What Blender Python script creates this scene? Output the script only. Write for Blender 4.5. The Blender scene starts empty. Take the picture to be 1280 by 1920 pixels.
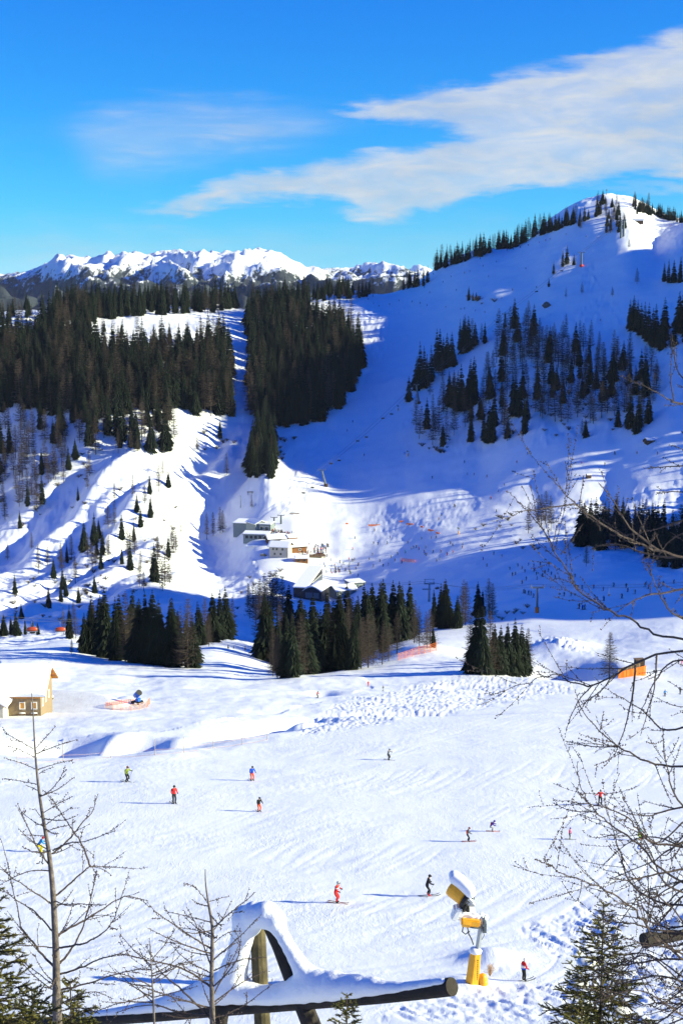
import bpy, bmesh, math, random
import numpy as np
from mathutils import Vector, Matrix, Euler

scene = bpy.context.scene
COL = scene.collection
R = math.radians

# ------------------------------------------------------------------ camera
FPX = 2700.0                      # focal length in pixels of a 1280 x 1920 frame
PITCH = math.atan((960 - 530) / FPX)
SP, CP = math.sin(PITCH), math.cos(PITCH)
cam_d = bpy.data.cameras.new('camera')
cam_d.sensor_fit = 'VERTICAL'
cam_d.sensor_height = 36.0
cam_d.sensor_width = 36.0
cam_d.lens = 36.0 * FPX / 1920.0
cam_d.clip_start = 0.3
cam_d.clip_end = 60000
cam = bpy.data.objects.new('camera', cam_d)
COL.objects.link(cam)
cam.location = (0, 0, 0)
cam.rotation_euler = (math.pi / 2 - PITCH, 0, 0)
scene.camera = cam

def ray(px, py):
    """slopes x/y and z/y of the sight line through a point of the photograph"""
    u, v = (px - 640) / FPX, (960 - py) / FPX
    yc = CP + v * SP
    return u / yc, (-SP + v * CP) / yc

def at(px, py, y):
    u, t = ray(px, py)
    return Vector((u * y, y, t * y))

# ------------------------------------------------------------------ sun, sky, exposure
SUN_EL, SUN_AZ = R(20.0), R(97.0)      # azimuth measured from the view direction (+Y) towards +X
sd = Vector((math.cos(SUN_EL) * math.sin(SUN_AZ), math.cos(SUN_EL) * math.cos(SUN_AZ), math.sin(SUN_EL)))
sun_d = bpy.data.lights.new('sun', 'SUN')
sun_d.energy = 5.0
sun_d.angle = R(0.5)
sun_d.color = (1.0, 0.965, 0.62)
sun = bpy.data.objects.new('sun', sun_d)
COL.objects.link(sun)
sun.rotation_euler = sd.to_track_quat('Z', 'Y').to_euler()
scene.view_settings.view_transform = 'Standard'
scene.view_settings.look = 'None'
scene.view_settings.gamma = 1.0
scene.view_settings.use_curve_mapping = False
scene.view_settings.exposure = 1.04
scene.cycles.max_bounces = 6
scene.cycles.diffuse_bounces = 4
scene.cycles.transparent_max_bounces = 4
scene.cycles.use_denoising = True
try:
    scene.cycles.denoising_prefilter = 'ACCURATE'
    scene.cycles.denoising_input_passes = 'RGB_ALBEDO_NORMAL'
except Exception:
    pass

world = bpy.data.worlds.new('World')
scene.world = world
world.use_nodes = True
wn, wl = world.node_tree.nodes, world.node_tree.links
wn.clear()

class NG:
    """small helper to write node trees"""
    def __init__(s, tree):
        s.n, s.l = tree.nodes, tree.links
    def new(s, t, **kw):
        nd = s.n.new(t)
        for k, v in kw.items():
            setattr(nd, k, v)
        return nd
    def put(s, sock, v):
        if hasattr(v, 'is_output') or isinstance(v, bpy.types.NodeSocket):
            s.l.new(v, sock)
        elif v is not None:
            sock.default_value = v
    def math(s, op, a, b=None, c=None, clamp=False):
        nd = s.new('ShaderNodeMath', operation=op, use_clamp=clamp)
        for i, v in enumerate((a, b, c)):
            if v is not None:
                s.put(nd.inputs[i], v)
        return nd.outputs[0]
    def noise(s, vec, scale, detail=4, rough=0.55, dist=0.0):
        nd = s.new('ShaderNodeTexNoise')
        s.put(nd.inputs['Vector'], vec)
        nd.inputs['Scale'].default_value = scale
        nd.inputs['Detail'].default_value = detail
        nd.inputs['Roughness'].default_value = rough
        nd.inputs['Distortion'].default_value = dist
        return nd.outputs[0]
    def mapping(s, vec, rot=(0, 0, 0), scale=(1, 1, 1), loc=(0, 0, 0)):
        nd = s.new('ShaderNodeMapping')
        s.put(nd.inputs['Vector'], vec)
        nd.inputs['Rotation'].default_value = rot
        nd.inputs['Scale'].default_value = scale
        nd.inputs['Location'].default_value = loc
        return nd.outputs[0]
    def mix(s, fac, a, b, blend='MIX'):
        nd = s.new('ShaderNodeMix', data_type='RGBA', blend_type=blend)
        s.put(nd.inputs[0], fac)
        s.put(nd.inputs[6], a)
        s.put(nd.inputs[7], b)
        return nd.outputs[2]
    def ramp(s, fac, stops):
        nd = s.new('ShaderNodeValToRGB')
        s.put(nd.inputs[0], fac)
        e = nd.color_ramp.elements
        while len(e) < len(stops):
            e.new(0.5)
        for i, (p, c) in enumerate(stops):
            e[i].position = p
            e[i].color = c if len(c) == 4 else (*c, 1)
        return nd.outputs[0]
    def smooth(s, x, lo, hi):
        nd = s.new('ShaderNodeMapRange', interpolation_type='SMOOTHSTEP')
        s.put(nd.inputs[0], x)
        s.put(nd.inputs[1], lo)
        s.put(nd.inputs[2], hi)
        nd.inputs[3].default_value = 0.0
        nd.inputs[4].default_value = 1.0
        return nd.outputs[0]

g = NG(world.node_tree)
SKY_STRENGTH = 0.082
sky = g.new('ShaderNodeTexSky', sky_type='NISHITA')
sky.sun_disc = False
sky.sun_elevation = SUN_EL
sky.sun_rotation = SUN_AZ
sky.altitude = 1700
sky.air_density = 1.0
sky.dust_density = 0.1
sky.ozone_density = 2.2
# deep, saturated mountain sky: each channel of the sky model graded on its own
KX = 0.169                        # sky radiance to display value at this strength and exposure
ss = g.new('ShaderNodeSeparateColor')
wl.new(sky.outputs[0], ss.inputs[0])
def grade(i, gain, power):
    v = g.math('POWER', g.math('MULTIPLY', ss.outputs[i], KX), power)
    return g.math('MULTIPLY', v, gain / KX)
cc = g.new('ShaderNodeCombineColor')
wl.new(grade(0, 0.17, 1.9), cc.inputs[0])
wl.new(grade(1, 0.63, 1.25), cc.inputs[1])
wl.new(grade(2, 1.05, 0.55), cc.inputs[2])
gm = cc
# clouds: bands whose lower and upper edges are curves of the compass direction
tc = g.new('ShaderNodeTexCoord')
sep = g.new('ShaderNodeSeparateXYZ')
wl.new(tc.outputs['Generated'], sep.inputs[0])
ysafe = g.math('MAXIMUM', sep.outputs[1], 0.05)
cu = g.math('DIVIDE', sep.outputs[0], ysafe)
ct = g.math('DIVIDE', sep.outputs[2], ysafe)
cv = g.new('ShaderNodeCombineXYZ')
wl.new(cu, cv.inputs[0]); wl.new(ct, cv.inputs[1])
cvec = cv.outputs[0]
def wisp(scale, sx, sy, seed, rot=0.12, detail=6, rough=0.6):
    return g.noise(g.mapping(cvec, rot=(0, 0, -rot), scale=(sx, sy, 1), loc=(seed, seed * 0.37, 0)), scale, detail, rough, 0.4)
n_big = wisp(9, 1.0, 4.5, 3.1)
n_fine = wisp(28, 1.0, 5.0, 9.7)
n_puff = wisp(22, 1.0, 2.2, 5.5)
warp = g.math('ADD', g.math('MULTIPLY', g.math('SUBTRACT', n_big, 0.5), 0.030),
              g.math('ADD', g.math('MULTIPLY', g.math('SUBTRACT', n_fine, 0.5), 0.016),
                     g.math('MULTIPLY', g.math('SUBTRACT', n_puff, 0.5), 0.012)))
ctw = g.math('ADD', ct, warp)
U0, U1, T0, T1 = -0.6, 0.6, -0.05, 0.25
ucoord = g.math('MULTIPLY_ADD', cu, 1 / (U1 - U0), -U0 / (U1 - U0), clamp=True)
def edge(pts):
    nd = g.new('ShaderNodeFloatCurve')
    wl.new(ucoord, nd.inputs['Value'])
    cm = nd.mapping
    cm.use_clip = True
    c = cm.curves[0]
    q = []
    for px, py in pts:
        u, t = ray(px, py)
        q.append(((u - U0) / (U1 - U0), (t - T0) / (T1 - T0)))
    while len(c.points) < len(q):
        c.points.new(0.5, 0.5)
    for p, v in zip(c.points, q):
        p.location = v
        p.handle_type = 'AUTO_CLAMPED'
    cm.update()
    return g.math('MULTIPLY_ADD', nd.outputs[0], T1 - T0, T0)
def band(up, lo, soft_up, soft_lo):
    eu, el = edge(up), edge(lo)
    a = g.smooth(g.math('SUBTRACT', eu, ctw), -soft_up * 0.2, soft_up)
    b = g.smooth(g.math('SUBTRACT', ctw, el), -soft_lo * 0.2, soft_lo)
    return g.math('MULTIPLY', a, b)
A = band([(300, 260), (470, 222), (580, 196), (700, 180), (850, 158), (960, 132), (1060, 112), (1150, 88), (1200, 72), (1290, 54), (1700, 20)],
         [(300, 254), (470, 219), (580, 200), (650, 222), (750, 235), (830, 240), (880, 262), (940, 300), (1000, 330), (1290, 330), (1700, 330)], 0.010, 0.012)
B = band([(60, 400), (200, 392), (340, 368), (420, 334), (520, 324), (600, 304), (700, 287), (780, 276), (820, 258), (880, 238), (1000, 215), (1290, 180), (1700, 160)],
         [(60, 397), (200, 393), (260, 404), (340, 406), (400, 390), (520, 382), (600, 378), (640, 384), (700, 414), (780, 414), (830, 402), (890, 378), (960, 366), (1100, 352), (1200, 334), (1290, 346), (1700, 350)], 0.010, 0.009)
C = band([(500, 386), (640, 392), (760, 376), (860, 380), (960, 372), (1080, 352), (1200, 346), (1290, 350), (1700, 340)],
         [(500, 386), (620, 398), (680, 428), (740, 424), (800, 408), (880, 390), (960, 376), (1080, 360), (1200, 362), (1290, 374), (1700, 370)], 0.006, 0.010)
W1 = band([(-400, 280), (60, 224), (250, 192), (450, 178), (600, 186), (720, 200)],
          [(-400, 330), (60, 250), (220, 345), (360, 322), (520, 300), (640, 250), (720, 212)], 0.03, 0.05)
W2 = band([(-400, 420), (0, 410), (300, 412), (600, 420), (800, 410), (1200, 385)],
          [(-400, 520), (0, 520), (600, 500), (1200, 440)], 0.03, 0.03)
streak = g.smooth(wisp(14, 1.0, 6.5, 21.0, rot=0.02), 0.42, 0.78)
streak2 = g.smooth(wisp(20, 1.0, 4.0, 33.0, rot=0.1), 0.3, 0.75)
dens = g.math('MAXIMUM', g.math('MAXIMUM', A, B), C)
dens = g.math('MULTIPLY', dens, g.math('MULTIPLY_ADD', streak2, 0.42, 0.56))
w1 = g.math('MULTIPLY', W1, g.math('MULTIPLY_ADD', streak, 0.60, 0.40))
w2 = g.math('MULTIPLY', W2, g.math('MULTIPLY_ADD', streak, 0.32, 0.22))
dens = g.math('MAXIMUM', dens, g.math('MAXIMUM', w1, w2))
dens = g.math('MULTIPLY', dens, g.smooth(sep.outputs[1], 0.1, 0.5))
cloud_col = g.mix(g.smooth(g.noise(g.mapping(cvec, scale=(1, 3, 1)), 11, 5, 0.6), 0.3, 0.7),
                  (3.4, 3.8, 4.3, 1), (4.5, 4.65, 4.8, 1))
skycol = g.mix(dens, gm.outputs[0], cloud_col)
bg = g.new('ShaderNodeBackground')
bg.inputs['Strength'].default_value = SKY_STRENGTH
wl.new(skycol, bg.inputs['Color'])
wo = g.new('ShaderNodeOutputWorld')
wl.new(bg.outputs[0], wo.inputs[0])

# ------------------------------------------------------------------ materials
MATS = {}
def mat(name, color, rough=0.7, metal=0.0, spec=0.3, var=0.0, vscale=3.0, bump=0.0, bscale=20.0, obj_var=0.0, col2=None, trans=0.0):
    """procedural principled material with mottled colour, relief and per-object variation"""
    if name in MATS:
        return MATS[name]
    m = bpy.data.materials.new(name)
    m.use_nodes = True
    q = NG(m.node_tree)
    bs = q.n['Principled BSDF']
    bs.inputs['Roughness'].default_value = rough
    bs.inputs['Metallic'].default_value = metal
    bs.inputs['Specular IOR Level'].default_value = spec
    c = (*color, 1)
    out = None
    if var > 0 or bump > 0 or col2:
        t = q.new('ShaderNodeTexCoord')
        co = t.outputs['Object']
    if var > 0 or col2:
        nz = q.noise(co, vscale, 5, 0.6)
        d = (*(col2 if col2 else tuple(max(0, x * (1 - var)) for x in color)), 1)
        out = q.mix(q.smooth(nz, 0.32, 0.68), c, d)
    if obj_var > 0:
        oi = q.new('ShaderNodeObjectInfo')
        h = q.new('ShaderNodeHueSaturation')
        q.put(h.inputs['Color'], out if out is not None else c)
        q.put(h.inputs['Value'], q.math('MULTIPLY_ADD', oi.outputs['Random'], 2 * obj_var, 1 - obj_var))
        q.put(h.inputs['Hue'], q.math('MULTIPLY_ADD', oi.outputs['Random'], -0.05 * obj_var, 0.5 + 0.025 * obj_var))
        out = h.outputs[0]
    if out is not None:
        q.l.new(out, bs.inputs['Base Color'])
    else:
        bs.inputs['Base Color'].default_value = c
    if bump > 0:
        b = q.new('ShaderNodeBump')
        b.inputs['Strength'].default_value = bump
        b.inputs['Distance'].default_value = 0.02
        q.l.new(q.noise(co, bscale, 5, 0.65), b.inputs['Height'])
        q.l.new(b.outputs[0], bs.inputs['Normal'])
    MATS[name] = m
    return m

# ------------------------------------------------------------------ object helpers
def tag(o, label=None, cat=None, group=None, kind=None):
    if label: o['label'] = label
    if cat: o['category'] = cat
    if group: o['group'] = group
    if kind: o['kind'] = kind
    return o

def thing(name, loc, rz=0.0, label=None, cat=None, group=None, scale=1.0):
    o = bpy.data.objects.new(name, None)
    COL.objects.link(o)
    o.location = loc
    o.rotation_euler = (0, 0, rz)
    o.scale = (scale,) * 3
    o.empty_display_size = 0.2
    return tag(o, label, cat, group)

def mesh_obj(name, verts, faces, mats, parent=None, mi=None, smooth=False):
    me = bpy.data.meshes.new(name)
    me.from_pydata([tuple(v) for v in verts], [], faces)
    for m in (mats if isinstance(mats, (list, tuple)) else [mats]):
        me.materials.append(m)
    if mi is not None:
        me.polygons.foreach_set('material_index', np.asarray(mi, dtype=np.int32))
    if smooth:
        me.polygons.foreach_set('use_smooth', np.ones(len(me.polygons), dtype=bool))
    me.update()
    o = bpy.data.objects.new(name, me)
    COL.objects.link(o)
    if parent:
        o.parent = parent
    return o

class MB:
    """collects simple solids, then links them as one mesh object"""
    def __init__(s):
        s.v, s.f, s.m = [], [], []
    def add(s, verts, faces, m=0):
        k = len(s.v)
        s.v += [tuple(v) for v in verts]
        s.f += [tuple(i + k for i in f) for f in faces]
        s.m += [m] * len(faces)
        return s
    def box(s, c, size, rz=0.0, m=0, rot=None):
        hx, hy, hz = (x / 2 for x in size)
        M = rot if rot is not None else Matrix.Rotation(rz, 3, 'Z')
        vs = [Vector(c) + M @ Vector((x * hx, y * hy, z * hz)) for z in (-1, 1) for y in (-1, 1) for x in (-1, 1)]
        return s.add(vs, [(0, 2, 3, 1), (4, 5, 7, 6), (0, 1, 5, 4), (2, 6, 7, 3), (0, 4, 6, 2), (1, 3, 7, 5)], m)
    def tube(s, pts, radii, n=6, m=0, caps=True):
        pts = [Vector(p) for p in pts]
        if not isinstance(radii, (list, tuple)):
            radii = [radii] * len(pts)
        radii = [float(q_) for q_ in radii]
        vs, fs = [], []
        ref = None
        for i, p in enumerate(pts):
            d = (pts[min(i + 1, len(pts) - 1)] - pts[max(i - 1, 0)])
            d = d.normalized() if d.length > 1e-9 else Vector((0, 0, 1))
            if ref is None:
                ref = Vector((0, 0, 1)) if abs(d.z) < 0.9 else Vector((1, 0, 0))
            a = d.cross(ref)
            if a.length < 1e-6:
                a = d.orthogonal()
            a.normalize()
            b = d.cross(a)
            ref = -b if False else ref
            for k in range(n):
                th = 2 * math.pi * k / n
                vs.append(p + radii[i] * (math.cos(th) * a + math.sin(th) * b))
        for i in range(len(pts) - 1):
            for k in range(n):
                k2 = (k + 1) % n
                fs.append((i * n + k, i * n + k2, (i + 1) * n + k2, (i + 1) * n + k))
        if caps:
            fs.append(tuple(range(n))[::-1])
            fs.append(tuple((len(pts) - 1) * n + k for k in range(n)))
        return s.add(vs, fs, m)
    def prism(s, poly, d, m=0):
        """extrude a closed 3-D polygon along the vector d"""
        n = len(poly)
        poly = [Vector(p) for p in poly]
        d = Vector(d)
        fs = [tuple(range(n))[::-1], tuple(range(n, 2 * n))]
        fs += [(i, (i + 1) % n, (i + 1) % n + n, i + n) for i in range(n)]
        return s.add(poly + [p + d for p in poly], fs, m)
    def ball(s, c, r, nu=8, nv=6, m=0, rot=None):
        r = r if isinstance(r, (list, tuple)) else (r, r, r)
        vs, fs = [], []
        for j in range(nv + 1):
            ph = math.pi * j / nv
            for i in range(nu):
                th = 2 * math.pi * i / nu
                q = Vector((r[0] * math.sin(ph) * math.cos(th), r[1] * math.sin(ph) * math.sin(th), r[2] * math.cos(ph)))
                if rot is not None:
                    q = rot @ q
                vs.append(Vector(c) + q)
        for j in range(nv):
            for i in range(nu):
                i2 = (i + 1) % nu
                fs.append((j * nu + i, (j + 1) * nu + i, (j + 1) * nu + i2, j * nu + i2))
        return s.add(vs, fs, m)
    def build(s, name, mats, parent=None, smooth=False, bevel=0.0):
        o = mesh_obj(name, s.v, s.f, mats, parent, s.m, smooth)
        bm = bmesh.new()
        bm.from_mesh(o.data)
        bmesh.ops.remove_doubles(bm, verts=bm.verts, dist=1e-5)
        bmesh.ops.dissolve_degenerate(bm, edges=bm.edges, dist=1e-5)
        bmesh.ops.recalc_face_normals(bm, faces=bm.faces)
        if bevel > 0:
            ed = [e for e in bm.edges if len(e.link_faces) == 2 and e.calc_face_angle(0) > 0.6]
            bmesh.ops.bevel(bm, geom=ed, offset=bevel, segments=2, affect='EDGES', clamp_overlap=True)
        bm.to_mesh(o.data)
        bm.free()
        return o

def dup(o, loc=None, rz=None, scale=None, label=None, group=None):
    """a copy of a thing with copies of its parts and sub-parts (mesh data shared)"""
    c = o.copy()
    COL.objects.link(c)
    if loc is not None: c.location = loc
    if rz is not None: c.rotation_euler = (0, 0, rz)
    if scale is not None: c.scale = scale if isinstance(scale, (tuple, list, Vector)) else (scale,) * 3
    if label: c['label'] = label
    if group: c['group'] = group
    for ch in o.children:
        p = ch.copy()
        COL.objects.link(p)
        p.parent = c
        for s2 in ch.children:
            q = s2.copy()
            COL.objects.link(q)
            q.parent = p
    return c
# ------------------------------------------------------------------ noise
_perm = np.random.RandomState(7).permutation(512)
_grad = np.array([[math.cos(a), math.sin(a)] for a in np.linspace(0, 2 * math.pi, 16, endpoint=False)])
def perlin(x, y, seed=0):
    xi, yi = np.floor(x).astype(np.int64), np.floor(y).astype(np.int64)
    xf, yf = x - xi, y - yi
    def gr(ix, iy, dx, dy):
        h = _perm[(_perm[(ix + seed * 57) % 512] + iy) % 512] % 16
        gg = _grad[h]
        return gg[..., 0] * dx + gg[..., 1] * dy
    s = lambda t: t * t * t * (t * (t * 6 - 15) + 10)
    u, v = s(xf), s(yf)
    a = gr(xi, yi, xf, yf) * (1 - u) + gr(xi + 1, yi, xf - 1, yf) * u
    b = gr(xi, yi + 1, xf, yf - 1) * (1 - u) + gr(xi + 1, yi + 1, xf - 1, yf - 1) * u
    return (a * (1 - v) + b * v) * 1.4
def fbm(x, y, octv=4, seed=0, gain=0.5):
    r, amp, f = 0, 1.0, 1.0
    for k in range(octv):
        r = r + amp * perlin(x * f + 13.7 * k, y * f - 7.1 * k, seed + k)
        amp *= gain
        f *= 2.03
    return r
def sstep(x, a, b):
    t = np.clip((x - a) / (b - a), 0, 1)
    return t * t * (3 - 2 * t)

# ------------------------------------------------------------------ the ground: control points (column, [(row seen in the photograph, metres away), ...])
P_TOP = [(1920, 62), (1690, 97), (1465, 150), (1340, 230)]
COLS = [
 (-700, [(1215, 420), (1190, 560), (1090, 700), (960, 850), (800, 1020), (640, 1250), (560, 1500), (640, 1900)]),
 (-300, [(1225, 400), (1215, 480), (1190, 590), (1160, 740), (1120, 860), (1080, 965), (1000, 1075), (850, 1190), (690, 1300), (570, 1480), (640, 1900)]),
 (0, [(1265, 320), (1215, 412), (1222, 470), (1190, 595), (1135, 760), (1092, 860), (1045, 950), (980, 1030), (905, 1095), (840, 1140), (770, 1185), (650, 1300), (595, 1430), (585, 1520), (660, 1900)]),
 (140, [(1262, 330), (1200, 440), (1215, 510), (1180, 605), (1125, 750), (1075, 850), (1010, 950), (940, 1025), (865, 1085), (790, 1140), (700, 1230), (620, 1360), (585, 1460), (580, 1540), (660, 1900)]),
 (260, [(1275, 320), (1238, 368), (1236, 430), (1190, 585), (1110, 755), (1035, 885), (965, 970), (900, 1040), (815, 1110), (700, 1255), (640, 1350), (600, 1430), (585, 1480), (570, 1560), (650, 1900)]),
 (400, [(1285, 305), (1240, 372), (1212, 440), (1180, 560), (1130, 755), (1105, 845), (1075, 905), (1035, 970), (980, 1040), (920, 1085), (860, 1125), (800, 1180), (700, 1285), (600, 1460), (580, 1540), (570, 1580), (650, 1900)]),
 (550,  [(1290, 300), (1268, 330), (1262, 380), (1210, 560), (1150, 720), (1105, 840), (1060, 890), (1000, 950), (960, 1000), (900, 1080), (800, 1200), (700, 1330), (600, 1480), (565, 1580), (650, 1900)]),
 (640,  [(1290, 300), (1264, 335), (1250, 400), (1200, 560), (1150, 720), (1110, 850), (1060, 900), (1000, 960), (900, 1090), (800, 1200), (700, 1320), (620, 1450), (570, 1560), (548, 1630), (620, 1950)]),
 (760,  [(1290, 300), (1250, 350), (1212, 420), (1170, 540), (1120, 700), (1075, 830), (1010, 930), (955, 990), (900, 1060), (800, 1170), (700, 1290), (620, 1420), (565, 1540), (545, 1610), (620, 1950)]),
 (900,  [(1290, 300), (1263, 326), (1205, 425), (1160, 500), (1120, 640), (1060, 780), (1000, 890), (950, 960), (880, 1040), (840, 1080), (760, 1150), (680, 1240), (600, 1350), (540, 1450), (495, 1550), (468, 1620), (560, 1950)]),
 (1000, [(1290, 300), (1265, 324), (1235, 375), (1180, 450), (1148, 490), (1120, 600), (1060, 740), (1000, 860), (930, 955), (870, 1010), (825, 1045), (740, 1120), (660, 1210), (600, 1290), (540, 1390), (480, 1500), (443, 1610), (560, 1950)]),
 (1135, [(1290, 300), (1262, 326), (1210, 400), (1140, 490), (1110, 570), (1060, 700), (1000, 830), (930, 930), (870, 980), (820, 1015), (740, 1085), (660, 1165), (600, 1235), (540, 1310), (480, 1400), (448, 1455), (366, 1630), (480, 1950)]),
 (470, [(1120, 790), (1075, 885), (1030, 945), (980, 1010)]),
 (330, [(1110, 765), (1070, 850), (1030, 920), (992, 970), (940, 1030), (880, 1080)]),
 (1080, [(540, 1335), (470, 1450), (382, 1625)]),
 (1030, [(480, 1465), (440, 1560), (412, 1620)]),
 (1190, [(600, 1215), (540, 1290), (480, 1375), (432, 1460), (374, 1630), (500, 1950)]),
 (1225, [(460, 1460), (420, 1560), (394, 1620)]),
 (830, [(560, 1480), (520, 1560), (497, 1620)]),
 (1280, [(1290, 300), (1250, 340), (1195, 400), (1145, 460), (1108, 540), (1060, 690), (980, 840), (900, 920), (840, 965), (780, 1010), (700, 1065), (640, 1120), (560, 1230), (500, 1325), (450, 1420), (410, 1600), (500, 1950)]),
 (1500, [(1285, 305), (1245, 345), (1188, 400), (1130, 460), (1090, 540), (1020, 690), (930, 840), (870, 920), (820, 980), (740, 1040), (620, 1150), (540, 1280), (470, 1450), (430, 1600), (520, 1950)]),
]
W_PTS = [  # unseen ridge on the right, shaped to throw the valley shadow: (x, y, z)
 (380, 330, -85), (380, 420, -85), (360, 470, -65), (420, 530, 0), (560, 560, 105), (620, 650, 120), (590, 655, 62), (600, 735, -15), (700, 775, 15),
 (400, 850, -66), (400, 930, -74), (420, 995, -56), (600, 815, 5), (600, 890, -15), (600, 960, -5), (780, 800, 15), (780, 880, 15), (450, 970, -58), (440, 935, -68), (450, 1015, -26), (485, 945, -46), (490, 910, -50), (500, 1045, 66), (500, 1115, 78), (530, 1160, 122),
 (560, 1240, 112), (600, 1390, 50), (600, 1700, 40),
 (900, 500, 40), (1000, 620, 60), (1000, 780, 10), (1000, 900, 10), (1000, 1100, 40), (1000, 1400, 60), (700, 350, -40),
 (200, 150, -45), (300, 230, -68), (-200, 150, -56), (-300, 250, -80), (60, 40, -22), (-60, 40, -26), (-30, 20, -16), (30, 20, -12),
 (-700, 600, -100), (-900, 900, -60), (-900, 1400, 0), (-500, 300, -85), (-700, 420, -100),
]
def build_tps():
    q = []
    for px, rows in COLS:
        near = [r for r in P_TOP if 0 <= px <= 1280 or r[1] > 90] if len(rows) > 5 else []
        for py, y in near + rows:
            u, t = ray(px, py)
            q.append((u, math.log(y), t))
    for x, y, z in W_PTS:
        q.append((x / y, math.log(y), z / y))
    for u in (-0.8, -0.35, 0.0, 0.35, 0.8):
        for y, t in ((1.2, -1.9), (3, -0.95), (6, -0.80), (13, -0.74), (22, -0.70), (34, -0.645), (48, -0.60)):
            q.append((u, math.log(y), t + 0.02 * u))
        q.append((u, math.log(2600), -0.17))
        q.append((u, math.log(6000), -0.085))
        q.append((u, math.log(27000), -0.021))
    q = np.array(q)
    P = np.stack([q[:, 0] * 6.0, q[:, 1]], 1)
    n = len(P)
    d2 = ((P[:, None] - P[None]) ** 2).sum(-1)
    K = 0.5 * d2 * np.log(d2 + 1e-12)
    K[np.arange(n), np.arange(n)] = 2e-4
    Q = np.concatenate([np.ones((n, 1)), P], 1)
    M = np.block([[K, Q], [Q.T, np.zeros((3, 3))]])
    sol = np.linalg.solve(M, np.concatenate([q[:, 2], np.zeros(3)]))
    return P, sol
_TP, _TW = build_tps()
def tps(u, s):
    out = np.empty(u.size)
    uu, ss = (u * 6.0).ravel(), s.ravel()
    n = len(_TP)
    for a in range(0, uu.size, 20000):
        x, y = uu[a:a + 20000], ss[a:a + 20000]
        d2 = (x[:, None] - _TP[None, :, 0]) ** 2 + (y[:, None] - _TP[None, :, 1]) ** 2
        out[a:a + 20000] = (0.5 * d2 * np.log(d2 + 1e-12)) @ _TW[:n] + _TW[n] + _TW[n + 1] * x + _TW[n + 2] * y
    return out.reshape(u.shape)

def inpoly(px, py, poly):
    r = np.zeros(px.shape, dtype=bool)
    n = len(poly)
    for i in range(n):
        (x1, y1), (x2, y2) = poly[i], poly[(i + 1) % n]
        if y1 == y2:
            continue
        c = ((y1 > py) != (y2 > py)) & (px < (x2 - x1) * (py - y1) / (y2 - y1) + x1)
        r ^= c
    return r
def pdist(px, py, poly):
    """distance to an open polyline, in photograph pixels"""
    d = np.full(px.shape, 1e9)
    for (x1, y1), (x2, y2) in zip(poly[:-1], poly[1:]):
        L = (x2 - x1) ** 2 + (y2 - y1) ** 2
        t = np.clip(((px - x1) * (x2 - x1) + (py - y1) * (y2 - y1)) / L, 0, 1)
        d = np.minimum(d, np.hypot(px - x1 - t * (x2 - x1), py - y1 - t * (y2 - y1)))
    return d
def blob(x, y, cx, cy, rx, ry, rot=0.0):
    c, s = math.cos(rot), math.sin(rot)
    a, b = (x - cx) * c + (y - cy) * s, -(x - cx) * s + (y - cy) * c
    return np.exp(-(a / rx) ** 2 - (b / ry) ** 2)

# grid: angles (dense where the camera looks) by distances
half = 15.2
dense = np.linspace(-half, half, 640)
th_deg = np.concatenate([np.linspace(-180, -62, 18), np.linspace(-58, -24, 24), np.linspace(-23, -half - .15, 30),
                         dense, np.linspace(half + .15, 23, 30), np.linspace(24, 58, 60), np.linspace(62, 180, 18)])
rr = np.concatenate([np.geomspace(1.2, 55, 26, endpoint=False), np.geomspace(55, 120, 150, endpoint=False),
                     np.geomspace(120, 470, 270, endpoint=False), np.geomspace(470, 1720, 330, endpoint=False),
                     np.geomspace(1720, 2600, 20, endpoint=False), np.geomspace(2600, 27000, 13)])
TH, RR = np.meshgrid(np.radians(th_deg), rr)
side = np.abs(TH) > R(60)
thc = np.clip(TH, -R(60), R(60))
UU = np.tan(thc)
X = np.where(side, RR * 2 * np.sin(TH), RR * UU)
Y = np.where(side, RR * 2 * np.cos(TH), RR)
UCL = np.clip(UU, -1.1, 1.1)
T = tps(UCL, np.log(RR))
back = sstep(np.abs(TH), R(60), R(110))
Tb = -1.9 / np.maximum(RR, 1.2) - 0.03
T = T * (1 - back) + Tb * back
Z = T * RR

def to_px(x, y, z):
    d = y * CP - z * SP
    return 640 + FPX * x / d, 960 - FPX * (y * SP + z * CP) / d
with np.errstate(all='ignore'):
    PX, PY = to_px(X, np.maximum(Y, 0.5), Z)
front = (Y > 40) & (np.abs(TH) < R(50))

# relief --------------------------------------------------------
n_wide = fbm(X / 60, Y / 60, 3, 3)
n_mid = fbm(X / 14, Y / 14, 3, 11)
n_small = fbm(X / 3.2, Y / 3.2, 3, 23)
piste = sstep(RR, 58, 70) * (1 - sstep(RR, 400, 470))
PISTE_LINE = np.interp(PX, [-200, 0, 130, 330, 500, 560, 700, 860, 960, 1100, 1400], [1445, 1440, 1432, 1420, 1395, 1370, 1352, 1330, 1318, 1290, 1225])
groomed = sstep(PY, PISTE_LINE - 3, PISTE_LINE + 10) * (RR > 58)
rough_near = piste * (1 - groomed)
far_side = sstep(RR, 470, 560) * (1 - sstep(RR, 1700, 1900))
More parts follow.
